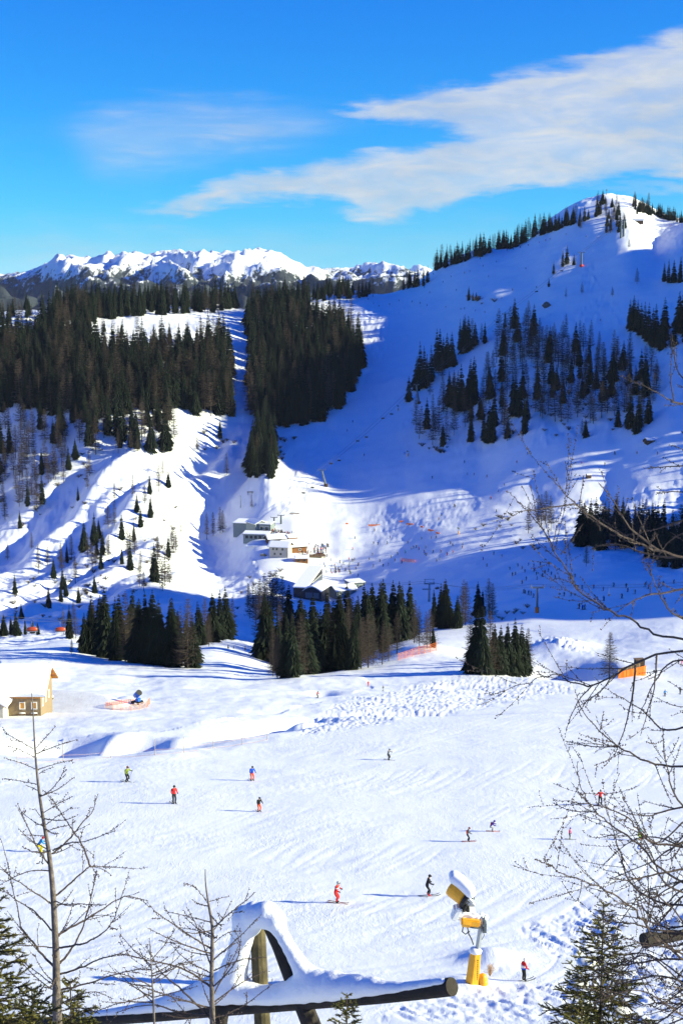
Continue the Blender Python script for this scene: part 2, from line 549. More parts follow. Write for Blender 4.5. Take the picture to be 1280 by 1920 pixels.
# groomed runs of the far side are smoother than the wooded slopes
run_poly = [(500, 1120), (560, 980), (610, 840), (690, 700), (660, 560), (860, 480), (1135, 370), (1280, 420), (1280, 560), (1160, 600),
            (1020, 590), (860, 640), (780, 700), (750, 800), (860, 850), (1080, 830), (1280, 780), (1280, 900), (1050, 950), (1000, 1020), (1280, 1080), (1280, 1160), (900, 1180), (700, 1130)]
runs = inpoly(PX, PY, run_poly).astype(float)
village = inpoly(PX, PY, [(430, 960), (560, 970), (700, 1030), (700, 1130), (540, 1130), (430, 1010)]).astype(float)
bowl = far_side * (1 - runs) * (1 - village)
Z = Z + far_side * 1.6 * n_wide + bowl * (1.1 * n_mid + 0.35 * n_small) + far_side * runs * (0.35 * n_mid)
Z = Z + rough_near * (0.30 * n_mid + 0.07 * n_small) + groomed * piste * (0.10 * n_mid)
# spurs running down the left slope: their left flanks turn away from the sun
spur_zone = np.zeros(Z.shape)
_sel = front & (RR > 520) & (RR < 1400) & (PX < 620)
_poly = [(-400, 800), (100, 800), (330, 790), (470, 780), (560, 820), (500, 930), (430, 970), (340, 1090), (240, 1180), (-400, 1200)]
_d = pdist(PX[_sel], PY[_sel], _poly + _poly[:1])
spur_zone[_sel] = inpoly(PX[_sel], PY[_sel], _poly) * sstep(_d, 0, 45)
acr = 0.958 * X - 0.287 * Y + 14 * fbm(X / 120, Y / 120, 2, 81)
alo = 0.287 * X + 0.958 * Y
sp1 = np.sin(acr * 2 * np.pi / 47) + 0.35 * np.sin(acr * 2 * np.pi / 21 + 1.3 + 2 * fbm(X / 60, Y / 60, 2, 83))
Z = Z + spur_zone * 4.0 * sp1 * (0.75 + 0.5 * fbm(X / 90, Y / 90, 2, 85))
# hump added under the narrow clump of spruces to shade snow left of it
_pts = [at(500, 850, 1100), at(492, 900, 1045), at(470, 960, 960)]
for p in _pts:
    Z = Z + 7.5 * blob(X, Y, p.x, p.y, 15, 48, 0.12) * (RR > 500)
# choppy snow
def choppy(poly, amp, sx, sy, seed, rot=0.0):
    global Z
    sel = front & (PX > min(p[0] for p in poly) - 30) & (PX < max(p[0] for p in poly) + 30)
    px_, py_ = PX[sel] + 9 * n_mid[sel], PY[sel] + 5 * n_mid[sel]
    d = pdist(px_, py_, poly + poly[:1])
    m = inpoly(px_, py_, poly) * sstep(d, 0, 10)
    ca, sa = math.cos(rot), math.sin(rot)
    xa, ya = X[sel] * ca + Y[sel] * sa, Y[sel] * ca - X[sel] * sa
    r = np.abs(fbm(xa / sx, ya / sy, 2, seed, 0.4))
    if rot:
        r = np.minimum(r, .45) * (0.35 + 0.65 * sstep(fbm(xa / 5, ya / 12, 2, seed + 2), -.2, .3)) + .25 * fbm(xa / .5, ya / .9, 2, seed + 4)
    Z[sel] += m * amp * (r * 2 - 0.5)
choppy([(668, 566), (790, 562), (800, 575), (735, 600), (738, 640), (728, 668), (700, 690), (675, 690)], 0.8, 5.5, 9, 41)
choppy([(1085, 492), (1130, 488), (1128, 530), (1150, 560), (1175, 575), (1175, 612), (1040, 612), (1060, 590), (1105, 560), (1085, 530)], 0.8, 5, 8, 43)
choppy([(1165, 425), (1300, 410), (1300, 510), (1200, 505), (1165, 470)], 0.7, 6, 9, 45)
choppy([(680, 960), (860, 915), (930, 930), (880, 985), (800, 1010), (700, 1025), (690, 1010)], 0.22, 4, 5, 47)
choppy([(860, 1265), (1000, 1268), (1120, 1290), (960, 1320), (800, 1345), (560, 1385), (560, 1350), (640, 1310)], 0.24, 1.1, 4.0, 51, 0.7)
choppy([(995, 1200), (1030, 1190), (1100, 1212), (1130, 1230), (1060, 1230), (1000, 1215)], 0.5, 2, 4.0, 53)
choppy([(1090, 1690), (1180, 1720), (1150, 1790), (1040, 1800), (960, 1740), (1010, 1715)], 0.16, 0.9, 8.0, 55, 0.30)
choppy([(700, 1920), (760, 1875), (900, 1850), (1060, 1840), (1180, 1800), (1290, 1760), (1290, 1920)], 0.15, 0.9, 7.0, 57, 0.35)
# wavy drifts of the open knoll on the left
knoll = inpoly(PX, PY, [(0, 1225), (150, 1190), (370, 1245), (520, 1270), (680, 1268), (700, 1290), (500, 1340), (300, 1370), (0, 1380)]) & front
Z = Z + knoll * 0.35 * np.sin(Y / 5.5 + 2.5 * fbm(X / 40, Y / 40, 2, 61)) * sstep(fbm(X / 50, Y / 30, 2, 63), -0.2, 0.3)
# stream hollows with steep right-hand banks
def hollow(px, py, y, depth, rx, ry, rot=0.0):
    global Z
    p = at(px, py, y)
    Z = Z - depth * blob(X, Y, p.x, p.y, rx, ry, rot)
hollow(112, 1404, 186, 5.0, 5.5, 8, 0.3)
hollow(215, 1410, 184, 4.2, 6.0, 6, -0.1)
hollow(310, 1405, 186, 2.0, 5, 5, -0.1)
hollow(505, 1372, 207, 4.6, 3.4, 11.0, -0.5)
hollow(540, 1352, 220, 2.0, 2.6, 9.0, -0.6)
hollow(700, 1332, 235, 1.1, 13.0, 4.5, 0.0)
hollow(830, 1334, 236, 1.0, 10.0, 4.0, 0.0)
hollow(605, 1304, 285, 1.2, 2.5, 6, 0)
hollow(850, 1295, 300, 0.9, 3.5, 4, 0)
hollow(1075, 1262, 338, 6.5, 12.0, 13.0, 0.0)
hollow(1035, 1250, 352, 4.0, 10.0, 16.0, 0.0)
p = at(1165, 1262, 338)
Z = Z + 2.2 * blob(X, Y, p.x, p.y, 5, 16)
p = at(1040, 1215, 398)
Z = Z + 3.0 * blob(X, Y, p.x, p.y, 9, 9)
p = at(790, 1228, 392)
Z = Z + 2.2 * blob(X, Y, p.x, p.y, 9, 14)
for (x_, y_, yy_, h_, rx_, ry_) in ((182, 1392, 186, 2.6, 2.4, 7), (318, 1394, 187, 1.8, 2.6, 6), (548, 1352, 212, 2.4, 2.2, 9), (250, 1400, 184, 1.0, 2.0, 4)):
    p = at(x_, y_, yy_)
    Z = Z + h_ * blob(X, Y, p.x, p.y, rx_, ry_, -0.25)
# heap by the yellow snow gun and under the blue one
p = at(930, 1815, 76)
Z = Z + 0.7 * blob(X, Y, p.x, p.y + 3.0, 1.6, 2.2)
p = at(868, 1848, 72)
Z = Z + 0.35 * blob(X, Y, p.x, p.y, 1.3, 2.0)
p = at(237, 1308, 262)
Z = Z + 1.4 * blob(X, Y, p.x, p.y + 2, 3.0, 4.0)
# level yard beside the chalet
yard = sstep(blob(X, Y, at(90, 1322, 244).x, 246, 14, 12), 0.25, 0.6)
zy = at(90, 1322, 244).z
Z = Z * (1 - yard) + (zy - 0.04 * (Y - 244)) * yard
# ski tracks: shallow crossing furrows on the groomed run
a1, a2 = (0.42, 0.91), (0.75, 0.66)
for (ax, ay), wl_, seed in ((a1, 1.5, 71), (a2, 2.1, 75)):
    along, across = X * ax + Y * ay, X * ay - Y * ax
    wob = 1.2 * fbm(along / 22, across / 22, 2, seed)
    rd = np.abs(perlin((across + wob) / wl_, along / 34, seed + 3))
    Z = Z + groomed * piste * 0.035 * np.clip(1 - rd * 5, 0, 1) * -1 * sstep(fbm(X / 18, Y / 18, 2, seed + 5), -0.25, 0.25)

nr, nt = Z.shape
idx = np.arange(nr * nt).reshape(nr, nt)
quads = np.stack([idx[:-1, :-1], idx[:-1, 1:], idx[1:, 1:], idx[1:, :-1]], -1).reshape(-1, 4)
me = bpy.data.meshes.new('ground')
me.vertices.add(nr * nt)
me.vertices.foreach_set('co', np.stack([X, Y, Z], -1).astype(np.float32).ravel())
me.loops.add(quads.size)
me.loops.foreach_set('vertex_index', quads.ravel().astype(np.int32))
me.polygons.add(len(quads))
me.polygons.foreach_set('loop_start', (np.arange(len(quads)) * 4).astype(np.int32))
me.polygons.foreach_set('use_smooth', np.ones(len(quads), dtype=bool))
me.update(calc_edges=True)
me.validate()
ground = bpy.data.objects.new('snow_ground', me)
COL.objects.link(ground)
tag(ground, kind='structure')

def snow_material(name, near=True):
    m = bpy.data.materials.new(name)
    m.use_nodes = True
    q = NG(m.node_tree)
    bs = q.n['Principled BSDF']
    ge = q.new('ShaderNodeNewGeometry')
    pos = ge.outputs['Position']
    n1 = q.noise(q.mapping(pos, rot=(0, 0, R(-28)), scale=(1.0, 0.22, 1.0)), 2.6, 5, 0.62, 0.5)
    n2 = q.noise(q.mapping(pos, rot=(0, 0, R(-50)), scale=(1.0, 0.3, 1.0)), 1.1, 6, 0.68, 0.8)
    n3 = q.noise(pos, 0.13, 4, 0.6)
    # fine crossing ski tracks, stronger where more skiers pass
    patch = q.smooth(q.noise(pos, 0.045, 3, 0.6), 0.35, 0.65)
    def tracks(rot, sc, seed):
        t_ = q.noise(q.mapping(pos, rot=(0, 0, R(rot)), scale=(1.0, 0.035, 1.0), loc=(seed, 0, 0)), sc, 3, 0.6, 0.15)
        return q.math('POWER', q.math('SUBTRACT', 1.0, q.math('ABSOLUTE', q.math('MULTIPLY_ADD', t_, 4.0, -2.0)), clamp=True), 3.0)
    trk = q.math('MAXIMUM', tracks(-22, 3.2, 3.0), q.math('MAXIMUM', tracks(-48, 2.6, 9.0), tracks(8, 2.2, 17.0)))
    fine = q.noise(pos, 9.0, 3, 0.6)
    hgt = q.math('ADD', q.math('MULTIPLY', n1, 0.34), q.math('ADD', q.math('MULTIPLY', n2, 0.62), q.math('MULTIPLY', n3, 1.2)))
    hgt = q.math('ADD', hgt, q.math('MULTIPLY', q.math('MULTIPLY', trk, -0.22), patch))
    hgt = q.math('ADD', hgt, q.math('MULTIPLY', fine, 0.16))
    hgt = q.math('MULTIPLY', hgt, q.math('MULTIPLY_ADD', q.smooth(q.noise(pos, 0.07, 4, 0.6), 0.35, 0.65), 0.75, 0.40))
    b = q.new('ShaderNodeBump')
    b.inputs['Strength'].default_value = 0.42
    b.inputs['Distance'].default_value = 0.20
    q.l.new(hgt, b.inputs['Height'])
    q.l.new(b.outputs[0], bs.inputs['Normal'])
    c = q.mix(q.smooth(n3, 0.35, 0.7), (0.86, 0.875, 0.89, 1), (0.82, 0.84, 0.865, 1))
    # trodden, dirtier snow of the yard beside the chalet
    yc = at(105, 1318, 246)
    sp_ = q.new('ShaderNodeVectorMath', operation='DISTANCE')
    q.l.new(q.mapping(pos, scale=(1.0, 0.8, 0.0)), sp_.inputs[0])
    sp_.inputs[1].default_value = (yc.x, yc.y * 0.8, 0)
    dirt = q.math('MULTIPLY', q.smooth(q.math('ADD', sp_.outputs['Value'], q.math('MULTIPLY', n2, 6.0)), 16.0, 6.0),
                  q.math('MULTIPLY_ADD', q.noise(pos, 0.5, 4, 0.6), 1.0, 0.05))
    c = q.mix(dirt, c, (0.60, 0.56, 0.53, 1))
    q.l.new(c, bs.inputs['Base Color'])
    bs.inputs['Roughness'].default_value = 0.62
    bs.inputs['Specular IOR Level'].default_value = 0.25
    return m
SNOW = snow_material('snow')
me.materials.append(SNOW)
ROOF_SNOW = mat('roof_snow', (0.85, 0.865, 0.885), 0.65, spec=0.2, var=0.04, vscale=1.2, bump=0.35, bscale=3.0)

# sight-line lookup onto the ground
TG = Z / np.maximum(Y, 0.5)
_c0 = int(np.argmax(th_deg > -30)); _c1 = int(np.argmax(th_deg > 30))
_uc = np.tan(np.radians(th_deg[_c0:_c1]))
_r0 = int(np.argmax(rr > 56))
_tg = TG[_r0:, _c0:_c1]
_rr = rr[_r0:]
_cm = np.maximum.accumulate(_tg, axis=0)
def ground_y(px, py, y0=0.0):
    """distance at which the sight line through (px, py) meets the ground (beyond y0)"""
    u, t = ray(px, py)
    k = np.clip((np.interp(u, _uc, np.arange(len(_uc)))), 0, len(_uc) - 1.001)
    i = int(k); f = k - i
    col = _tg[:, i] * (1 - f) + _tg[:, i + 1] * f
    ok = (col >= t) & (_rr >= y0)
    if not ok.any():
        return None
    j = int(np.argmax(ok))
    if j == 0 or _rr[j - 1] < y0:
        return float(_rr[j])
    a, b = col[j - 1], col[j]
    w = (t - a) / (b - a) if b > a else 1.0
    return float(_rr[j - 1] + (_rr[j] - _rr[j - 1]) * min(max(w, 0), 1))
def gz(x, y):
    """height of the ground under (x, y)"""
    u = x / y
    k = np.clip(np.interp(u, _uc, np.arange(len(_uc))), 0, len(_uc) - 1.001)
    r = np.clip(np.interp(y, rr, np.arange(len(rr))), 0, len(rr) - 1.001)
    i, f, j, h = int(k) + _c0, k - int(k), int(r), r - int(r)
    q = (Z[j, i] * (1 - f) + Z[j, i + 1] * f) * (1 - h) + (Z[j + 1, i] * (1 - f) + Z[j + 1, i + 1] * f) * h
    return float(q)
def on_ground(px, py, y0=0.0):
    y = ground_y(px, py, y0)
    if y is None:
        return None
    u, _ = ray(px, py)
    return Vector((u * y, y, gz(u * y, y)))

# ------------------------------------------------------------------ far mountains
def mountain_material():
    m = bpy.data.materials.new('mountain_snow_and_wood')
    m.use_nodes = True
    q = NG(m.node_tree)
    bs = q.n['Principled BSDF']
    ge = q.new('ShaderNodeNewGeometry')
    pos = ge.outputs['Position']
    sx = q.new('ShaderNodeSeparateXYZ')
    q.l.new(pos, sx.inputs[0])
    n1 = q.noise(pos, 0.0030, 6, 0.62)
    n2 = q.noise(q.mapping(pos, scale=(1, 0.5, 0.8)), 0.030, 5, 0.8)
    # woods thin out with height
    hz = q.math('MULTIPLY_ADD', sx.outputs[2], -0.0042, 0.60)
    f = q.math('ADD', q.math('ADD', q.math('MULTIPLY', n1, 0.9), q.math('MULTIPLY', n2, 1.35)), hz)
    w = q.smooth(f, 1.54, 1.66)
    c = q.mix(w, (0.84, 0.86, 0.88, 1), (0.022, 0.032, 0.040, 1))
    q.l.new(c, bs.inputs['Base Color'])
    bs.inputs['Roughness'].default_value = 0.8
    b = q.new('ShaderNodeBump')
    b.inputs['Strength'].default_value = 0.8
    b.inputs['Distance'].default_value = 14.0
    q.l.new(q.noise(pos, 0.02, 5, 0.65), b.inputs['Height'])
    q.l.new(b.outputs[0], bs.inputs['Normal'])
    return m
MOUNT = mountain_material()
def mountain_range(name, crest, dist, depth, seed, amp, m, nx=360, ny=90, foot=-420):
    """a ridge with its crest seen along the given points, falling towards and away from the viewer"""
    cx = [c[0] for c in crest]
    px = np.linspace(cx[0], cx[-1], nx)
    py = np.interp(px, cx, [c[1] for c in crest])
    u, t = ray(px, py)
    v = np.linspace(-1, 0.6, ny)
    Vv, Uu = np.meshgrid(v, u, indexing='ij')
    Tt = np.broadcast_to(t, Vv.shape)
    yy = dist + Vv * depth
    xx = Uu * dist * (1 + 0.1 * Vv)
    zc = Tt * dist
    prof = np.where(Vv < 0, (1 - np.abs(Vv)) ** 0.85, 1 - Vv / 0.6 * 0.9)
    zz = foot + (zc - foot) * prof
    rid = 1 - np.abs(fbm(xx / 800 + 0.35 * yy / 900, yy / 1300, 4, seed, 0.45)) * 2
    zz = zz + amp * (rid - 0.35) * (1 - np.exp(-(Vv / 0.16) ** 2) * 0.8) + amp * 0.30 * (0.3 - np.abs(fbm(xx / 210, yy / 210, 4, seed + 9, .55)))* (0.35 + 0.65 * np.minimum(1, np.abs(Vv) * 6))
    zz = zz + amp * .16 * (.3 - np.abs(fbm(xx / 95, yy / 140, 4, seed + 19, .6)))
    k = np.arange(nx * ny).reshape(ny, nx)
    f = np.stack([k[:-1, :-1], k[:-1, 1:], k[1:, 1:], k[1:, :-1]], -1).reshape(-1, 4)
    o = mesh_obj(name, np.stack([xx, yy, zz], -1).reshape(-1, 3).tolist(), f.tolist(), m, smooth=True)
    return tag(o, kind='structure')
mountain_range('mountains', [(-900, 560), (-300, 540), (-80, 510), (0, 516), (60, 512), (110, 494), (140, 486), (190, 496), (245, 480), (290, 481), (340, 477), (385, 478),
    (397, 471), (410, 478), (440, 478), (480, 474), (520, 476), (570, 487), (610, 496), (640, 498), (680, 502), (710, 497), (735, 500), (770, 515), (830, 530), (1000, 560), (1500, 560), (2200, 560)], 6800, 3600, 5, 165, MOUNT, nx=620, ny=150)
PEAK = mat('far_peak_snow', (0.84, 0.86, 0.88), 0.8)
mountain_range('distant_mountains', [(600, 540), (730, 520), (760, 508), (770, 500), (784, 493), (797, 499), (812, 508), (900, 530), (1100, 545)], 21000, 6000, 15, 260, PEAK, nx=120, ny=40, foot=-700)
# ------------------------------------------------------------------ conifers
NEEDLE = mat('spruce_needles', (0.012, 0.018, 0.011), 0.85, spec=0.1, var=0.5, vscale=3.0, obj_var=0.35)
LARCH = mat('larch_twigs', (0.064, 0.050, 0.040), 0.9, spec=0.1, obj_var=0.3)
BARK = mat('conifer_bark', (0.09, 0.072, 0.058), 0.9, spec=0.1, var=0.4, vscale=4.0)
rng = random.Random(4)

def spruce_geo(seed, levels=18, per=8, radius=0.145, fronds=3, gap=0.05):
    """crown of a spruce one metre high: drooping fans of twigs in whorls"""
    r = random.Random(seed)
    v, f = [], []
    lean = (r.uniform(-.02, .02), r.uniform(-.02, .02))
    for L in range(levels):
        a = (L + r.uniform(-.3, .3)) / levels
        z0 = gap + (1 - gap) * a
        rad = radius * ((1 - a) ** 0.85) * r.uniform(0.78, 1.12) + 0.006
        if a < 0.10:
            rad *= 0.75
        n = max(4, int(per * (1 - 0.45 * a)))
        ph = r.uniform(0, 6.28)
        for k in range(n):
            th = ph + 6.283 * k / n + r.uniform(-.25, .25)
            ln = rad * r.uniform(0.7, 1.15)
            up = r.uniform(-0.1, 0.25) * (a * 1.6 - 0.2)
            c, s = math.cos(th), math.sin(th)
            for q in range(fronds):
                off = (q - (fronds - 1) / 2) * 0.55 + r.uniform(-.12, .12)
                l2 = ln * (1 - 0.22 * abs(q - (fronds - 1) / 2))
                cc, s2 = math.cos(th + off * 0.8), math.sin(th + off * 0.8)
                w = l2 * r.uniform(0.17, 0.26)
                ox, oy = lean[0] * z0, lean[1] * z0
                i = len(v)
                mid = 0.55
                v += [(ox, oy, z0),
                      (ox + cc * l2 * mid - s2 * w, oy + s2 * l2 * mid + cc * w, z0 + l2 * (up - 0.28)),
                      (ox + cc * l2, oy + s2 * l2, z0 + l2 * (up - 0.42 - r.uniform(0, .15))),
                      (ox + cc * l2 * mid + s2 * w, oy + s2 * l2 * mid - cc * w, z0 + l2 * (up - 0.28)),
                      (ox + cc * l2 * mid, oy + s2 * l2 * mid, z0 + l2 * (up + 0.02))]
                f += [(i, i + 1, i + 4), (i + 1, i + 2, i + 4), (i + 2, i + 3, i + 4), (i + 3, i, i + 4)]
    i = len(v)
    for k in range(5):
        v.append((0.006 * math.cos(k * 1.257), 0.006 * math.sin(k * 1.257), 0.93))
    v.append((lean[0], lean[1], 1.0))
    f += [(i + k, i + (k + 1) % 5, i + 5) for k in range(5)]
    return v, f

def trunk_geo(top=0.9, r0=0.013, n=5):
    v, f = [], []
    zs = (-0.05, 0.02, 0.45, top)
    for j, z in enumerate(zs):
        rr_ = r0 * (1.25, 1.0, 0.65, 0.15)[j]
        for k in range(n):
            v.append((rr_ * math.cos(6.283 * k / n), rr_ * math.sin(6.283 * k / n), z))
    for j in range(len(zs) - 1):
        for k in range(n):
            f.append((j * n + k, j * n + (k + 1) % n, (j + 1) * n + (k + 1) % n, (j + 1) * n + k))
    return v, f

def larch_geo(seed, levels=20, per=5, radius=0.15, twigs=7, first=0.18, tw=0.0032):
    """bare crown of a larch one metre high: thin level branches set with twigs"""
    r = random.Random(seed)
    v, f = [], []
    def blade(p, q, w0, w1):
        d = Vector(q) - Vector(p)
        if d.length < 1e-6:
            return
        a = d.cross(Vector((r.uniform(-1, 1), r.uniform(-1, 1), r.uniform(-1, 1)))).normalized()
        b = d.cross(a).normalized()
        i = len(v)
        for k in range(3):
            th = 2.094 * k
            v.append(tuple(Vector(p) + w0 * (math.cos(th) * a + math.sin(th) * b)))
        for k in range(3):
            th = 2.094 * k
            v.append(tuple(Vector(q) + w1 * (math.cos(th) * a + math.sin(th) * b)))
        for k in range(3):
            f.append((i + k, i + (k + 1) % 3, i + 3 + (k + 1) % 3, i + 3 + k))
    for L in range(levels):
        a = (L + r.uniform(-.3, .3)) / levels
        z0 = first + (0.985 - first) * a
        rad = radius * ((1 - a) ** 0.75) * r.uniform(0.7, 1.15) + 0.01
        n = max(3, int(per * r.uniform(.8, 1.3)))
        ph = r.uniform(0, 6.28)
        for k in range(n):
            th = ph + 6.283 * k / n + r.uniform(-.4, .4)
            ln = rad * r.uniform(0.6, 1.15)
            rise = r.uniform(-0.22, 0.12) + 0.35 * a
            c, s = math.cos(th), math.sin(th)
            e = (c * ln, s * ln, z0 + ln * rise + 0.25 * ln * 0.3)
            m_ = (c * ln * .55, s * ln * .55, z0 + ln * rise * .45 - 0.05 * ln)
            blade((0, 0, z0), m_, tw * 1.15, tw * .85)
            blade(m_, e, tw * .85, tw * .4)
            for q in range(twigs):
                t = 0.22 + 0.75 * (q + r.random()) / twigs
                if t < .55:
                    b0 = Vector((0, 0, z0)).lerp(Vector(m_), t / .55)
                else:
                    b0 = Vector(m_).lerp(Vector(e), (t - .55) / .45)
                tl = ln * r.uniform(.22, .42) * (1.15 - .5 * t)
                ta = th + r.choice((-1, 1)) * r.uniform(.5, 1.2)
                b1 = b0 + Vector((math.cos(ta) * tl, math.sin(ta) * tl, tl * r.uniform(-.55, .3)))
                blade(b0, b1, tw * .72, tw * .32)
    return v, f

def tree_proto(name, crown, crown_mat, trunk, parts):
    """a tree one metre high at the origin; with parts: an Empty with trunk and crown, else one mesh"""
    if parts:
        e = thing(name, (0, 0, -500))
        mesh_obj('trunk', *trunk, BARK, e)
        mesh_obj('crown', *crown, crown_mat, e)
        return e
    n = len(crown[0])
    return mesh_obj(name, crown[0] + trunk[0], crown[1] + [tuple(i + n for i in q) for q in trunk[1]],
                    [crown_mat, BARK], None, [0] * len(crown[1]) + [1] * len(trunk[1]))
FAR_SPRUCE = [spruce_geo(10 + i, 26, 9, rad * 1.38, 4) for i, rad in enumerate((0.135, 0.155, 0.12, 0.145, 0.17))]
NEAR_SPRUCE = [spruce_geo(30 + i, 34, 12, rad, 5, 0.03) for i, rad in enumerate((0.19, 0.225, 0.18, 0.205))]
FAR_LARCH = [larch_geo(50 + i, 26, 6, rad * 1.15, 8, 0.14 + .04 * (i % 3), 0.0040) for i, rad in enumerate((0.14, 0.16, 0.12, 0.15, 0.18))]
NEAR_LARCH = [larch_geo(70 + i, 36, 7, rad, 10, 0.12, 0.0020) for i, rad in enumerate((0.16, 0.19, 0.17))]

# where trees stand: list of dicts(kind, loc, h, px height, label, group, near)
TREES = []
def tree(kind, px, py, hpx, label=None, group=None, y0=0.0, near=False, y=None, rad=1.0):
    """a tree whose foot is seen at (px, py) and which stands hpx photograph pixels tall"""
    if y is None:
        for q_ in range(8):
            p = on_ground(px, py + 2.5 * q_, y0)
            if p is not None and p.y < 1750:
                break
        else:
            return None
    else:
        u, _ = ray(px, py)
        p = Vector((u * y, y, gz(u * y, y)))
    d = p.y * CP - p.z * SP
    h = hpx * d / FPX / CP * (1.08 if near else 1.0)
    TREES.append(dict(kind=kind, p=p, h=h, hp=hpx, label=label, group=group, near=near, rad=rad))
    return TREES[-1]
def wood(poly, step, larch, h0, h1, label_s, label_l, group, seed, jitter=0.45, y0=0.0, keep=1.0, squash=1.5, topup=0.0):
    """fill the area whose tree feet are seen inside a polygon of the photograph"""
    r = random.Random(seed)
    xs, ys = [p[0] for p in poly], [p[1] for p in poly]
    y = min(ys)
    row = 0
    while y < max(ys):
        x = min(xs) + (row % 2) * step / 2
        while x < max(xs):
            qx, qy = x + r.uniform(-jitter, jitter) * step, y + r.uniform(-jitter, jitter) * step * squash
            if inpoly(np.array([qx]), np.array([qy]), poly)[0] and r.random() < keep:
                k = 'larch' if r.random() < larch else 'spruce'
                a = (qy - min(ys)) / (max(ys) - min(ys) + 1e-6)
                h = (h0 + (h1 - h0) * a) * r.uniform(0.72, 1.15)
                tree(k, qx, qy, h, label_l if k == 'larch' else label_s, (group + (' (bare larches)' if k == 'larch' else ' (dark spruces)')), y0=y0)
            x += step
        y += step * squash
        row += 1

# left hillside forest
G1 = 'dense forest on the left hillside'
LS1, LL1 = 'dark spruce standing in the dense forest on the left hillside', 'brown leafless larch standing among the dark spruces of the left hillside'
wood([(-40, 650), (60, 640), (90, 600), (165, 590), (168, 650), (230, 664), (330, 662), (425, 650), (437, 720), (440, 785), (400, 782), (345, 775), (335, 760), (330, 770), (240, 775), (160, 790), (90, 780), (30, 765), (-40, 780)],
     9.0, 0.30, 66, 84, LS1, LL1, G1, 101)
wood([(90, 590), (130, 566), (445, 562), (442, 586), (300, 590), (200, 602), (165, 604)], 8.5, 0.12, 46, 54, LS1, LL1, G1, 102, squash=0.9)
wood([(-40, 580), (60, 578), (60, 604), (-40, 610)], 11, 0.5, 34, 36, LS1, LL1, G1, 103, squash=0.9)
wood([(130, 790), (335, 780), (325, 850), (285, 850), (200, 835), (180, 860), (120, 800)], 12, 0.45, 66, 76, LS1, LL1, G1, 104, keep=.8)
for i, (x, y, h) in enumerate([(196, 612, 26), (228, 622, 30), (262, 634, 34), (300, 628, 40), (318, 632, 42), (352, 640, 46), (370, 644, 46), (388, 646, 50), (410, 648, 52), (428, 640, 48)]):
    tree('larch' if i in (2, 3) else 'spruce', x, y + 10, h, LS1 if i not in (2, 3) else LL1, G1 + (' (bare larches)' if i in (2, 3) else ' (dark spruces)'))
# forest block between the two runs
G2 = 'forest block in the middle between two ski runs'
LS2, LL2 = 'dark spruce in the forest block between the two middle ski runs', 'brown bare larch inside the forest block between the two middle ski runs'
wood([(466, 610), (478, 586), (520, 580), (580, 576), (583, 600), (640, 606), (668, 640), (681, 690), (655, 740), (622, 782), (560, 802), (515, 806), (467, 785)], 8.6, 0.22, 60, 78, LS2, LL2, G2, 111)
wood([(472, 570), (520, 562), (578, 562), (578, 590), (470, 600)], 8.5, 0.15, 46, 50, LS2, LL2, G2, 112, squash=0.9)
wood([(484, 800), (516, 800), (514, 896), (468, 896), (470, 860)], 9, 0.05, 70, 74, 'dark spruce in the narrow clump hanging below the middle forest block', 'bare larch in the narrow clump hanging below the middle forest block', 'narrow clump below the middle forest', 113)
wood([(585, 548), (700, 552), (705, 560), (585, 566)], 8, 0.1, 32, 36, 'small dark spruce on the saddle skyline behind the middle forest', 'small bare larch on the saddle skyline behind the middle forest', 'trees on the saddle skyline', 114, squash=0.8)
wood([(735, 544), (800, 528), (806, 534), (770, 548), (740, 550)], 9, 0.1, 34, 36, 'dark spruce in the little clump on the skyline left of the big hill', 'bare larch in the little clump on the skyline left of the big hill', 'little clump on the skyline left of the hill', 115, squash=0.8)
# skyline ridge of the right-hand hill
for i in range(62):
    x = 816 + i * 4.3 + rng.uniform(-2, 2)
    yb = np.interp(x, [816, 870, 925, 980, 1040, 1085], [503, 486, 468, 447, 428, 414])
    tree('spruce' if rng.random() > .12 else 'larch', x, yb + rng.uniform(0, 5), rng.uniform(28, 46) * (1.0 if x < 1040 else .85),
         'dark conifer in the row along the skyline ridge of the right hill', 'conifers along the hill skyline')
# summit knoll
for i in range(56):
    x, y = rng.choice([(rng.uniform(1113, 1175), rng.uniform(376, 412)), (rng.uniform(1135, 1170), rng.uniform(408, 440)), (rng.uniform(1185, 1215), rng.uniform(385, 402))])
    tree('spruce' if rng.random() > .35 else 'larch', x, y, rng.uniform(16, 30), 'small dark conifer on the rounded summit of the right hill', 'conifers on the summit knoll')
for i in range(34):
    x = rng.uniform(1085, 1128) if i < 8 else 1200 + (i - 8) * 3.6
    yb = np.interp(x, [1085, 1110, 1130, 1200, 1230, 1290], [420, 408, 400, 396, 404, 418])
    tree('spruce', x, yb + rng.uniform(-2, 4), rng.uniform(15, 30), 'small dark conifer on the rounded summit of the right hill', 'conifers on the summit knoll')
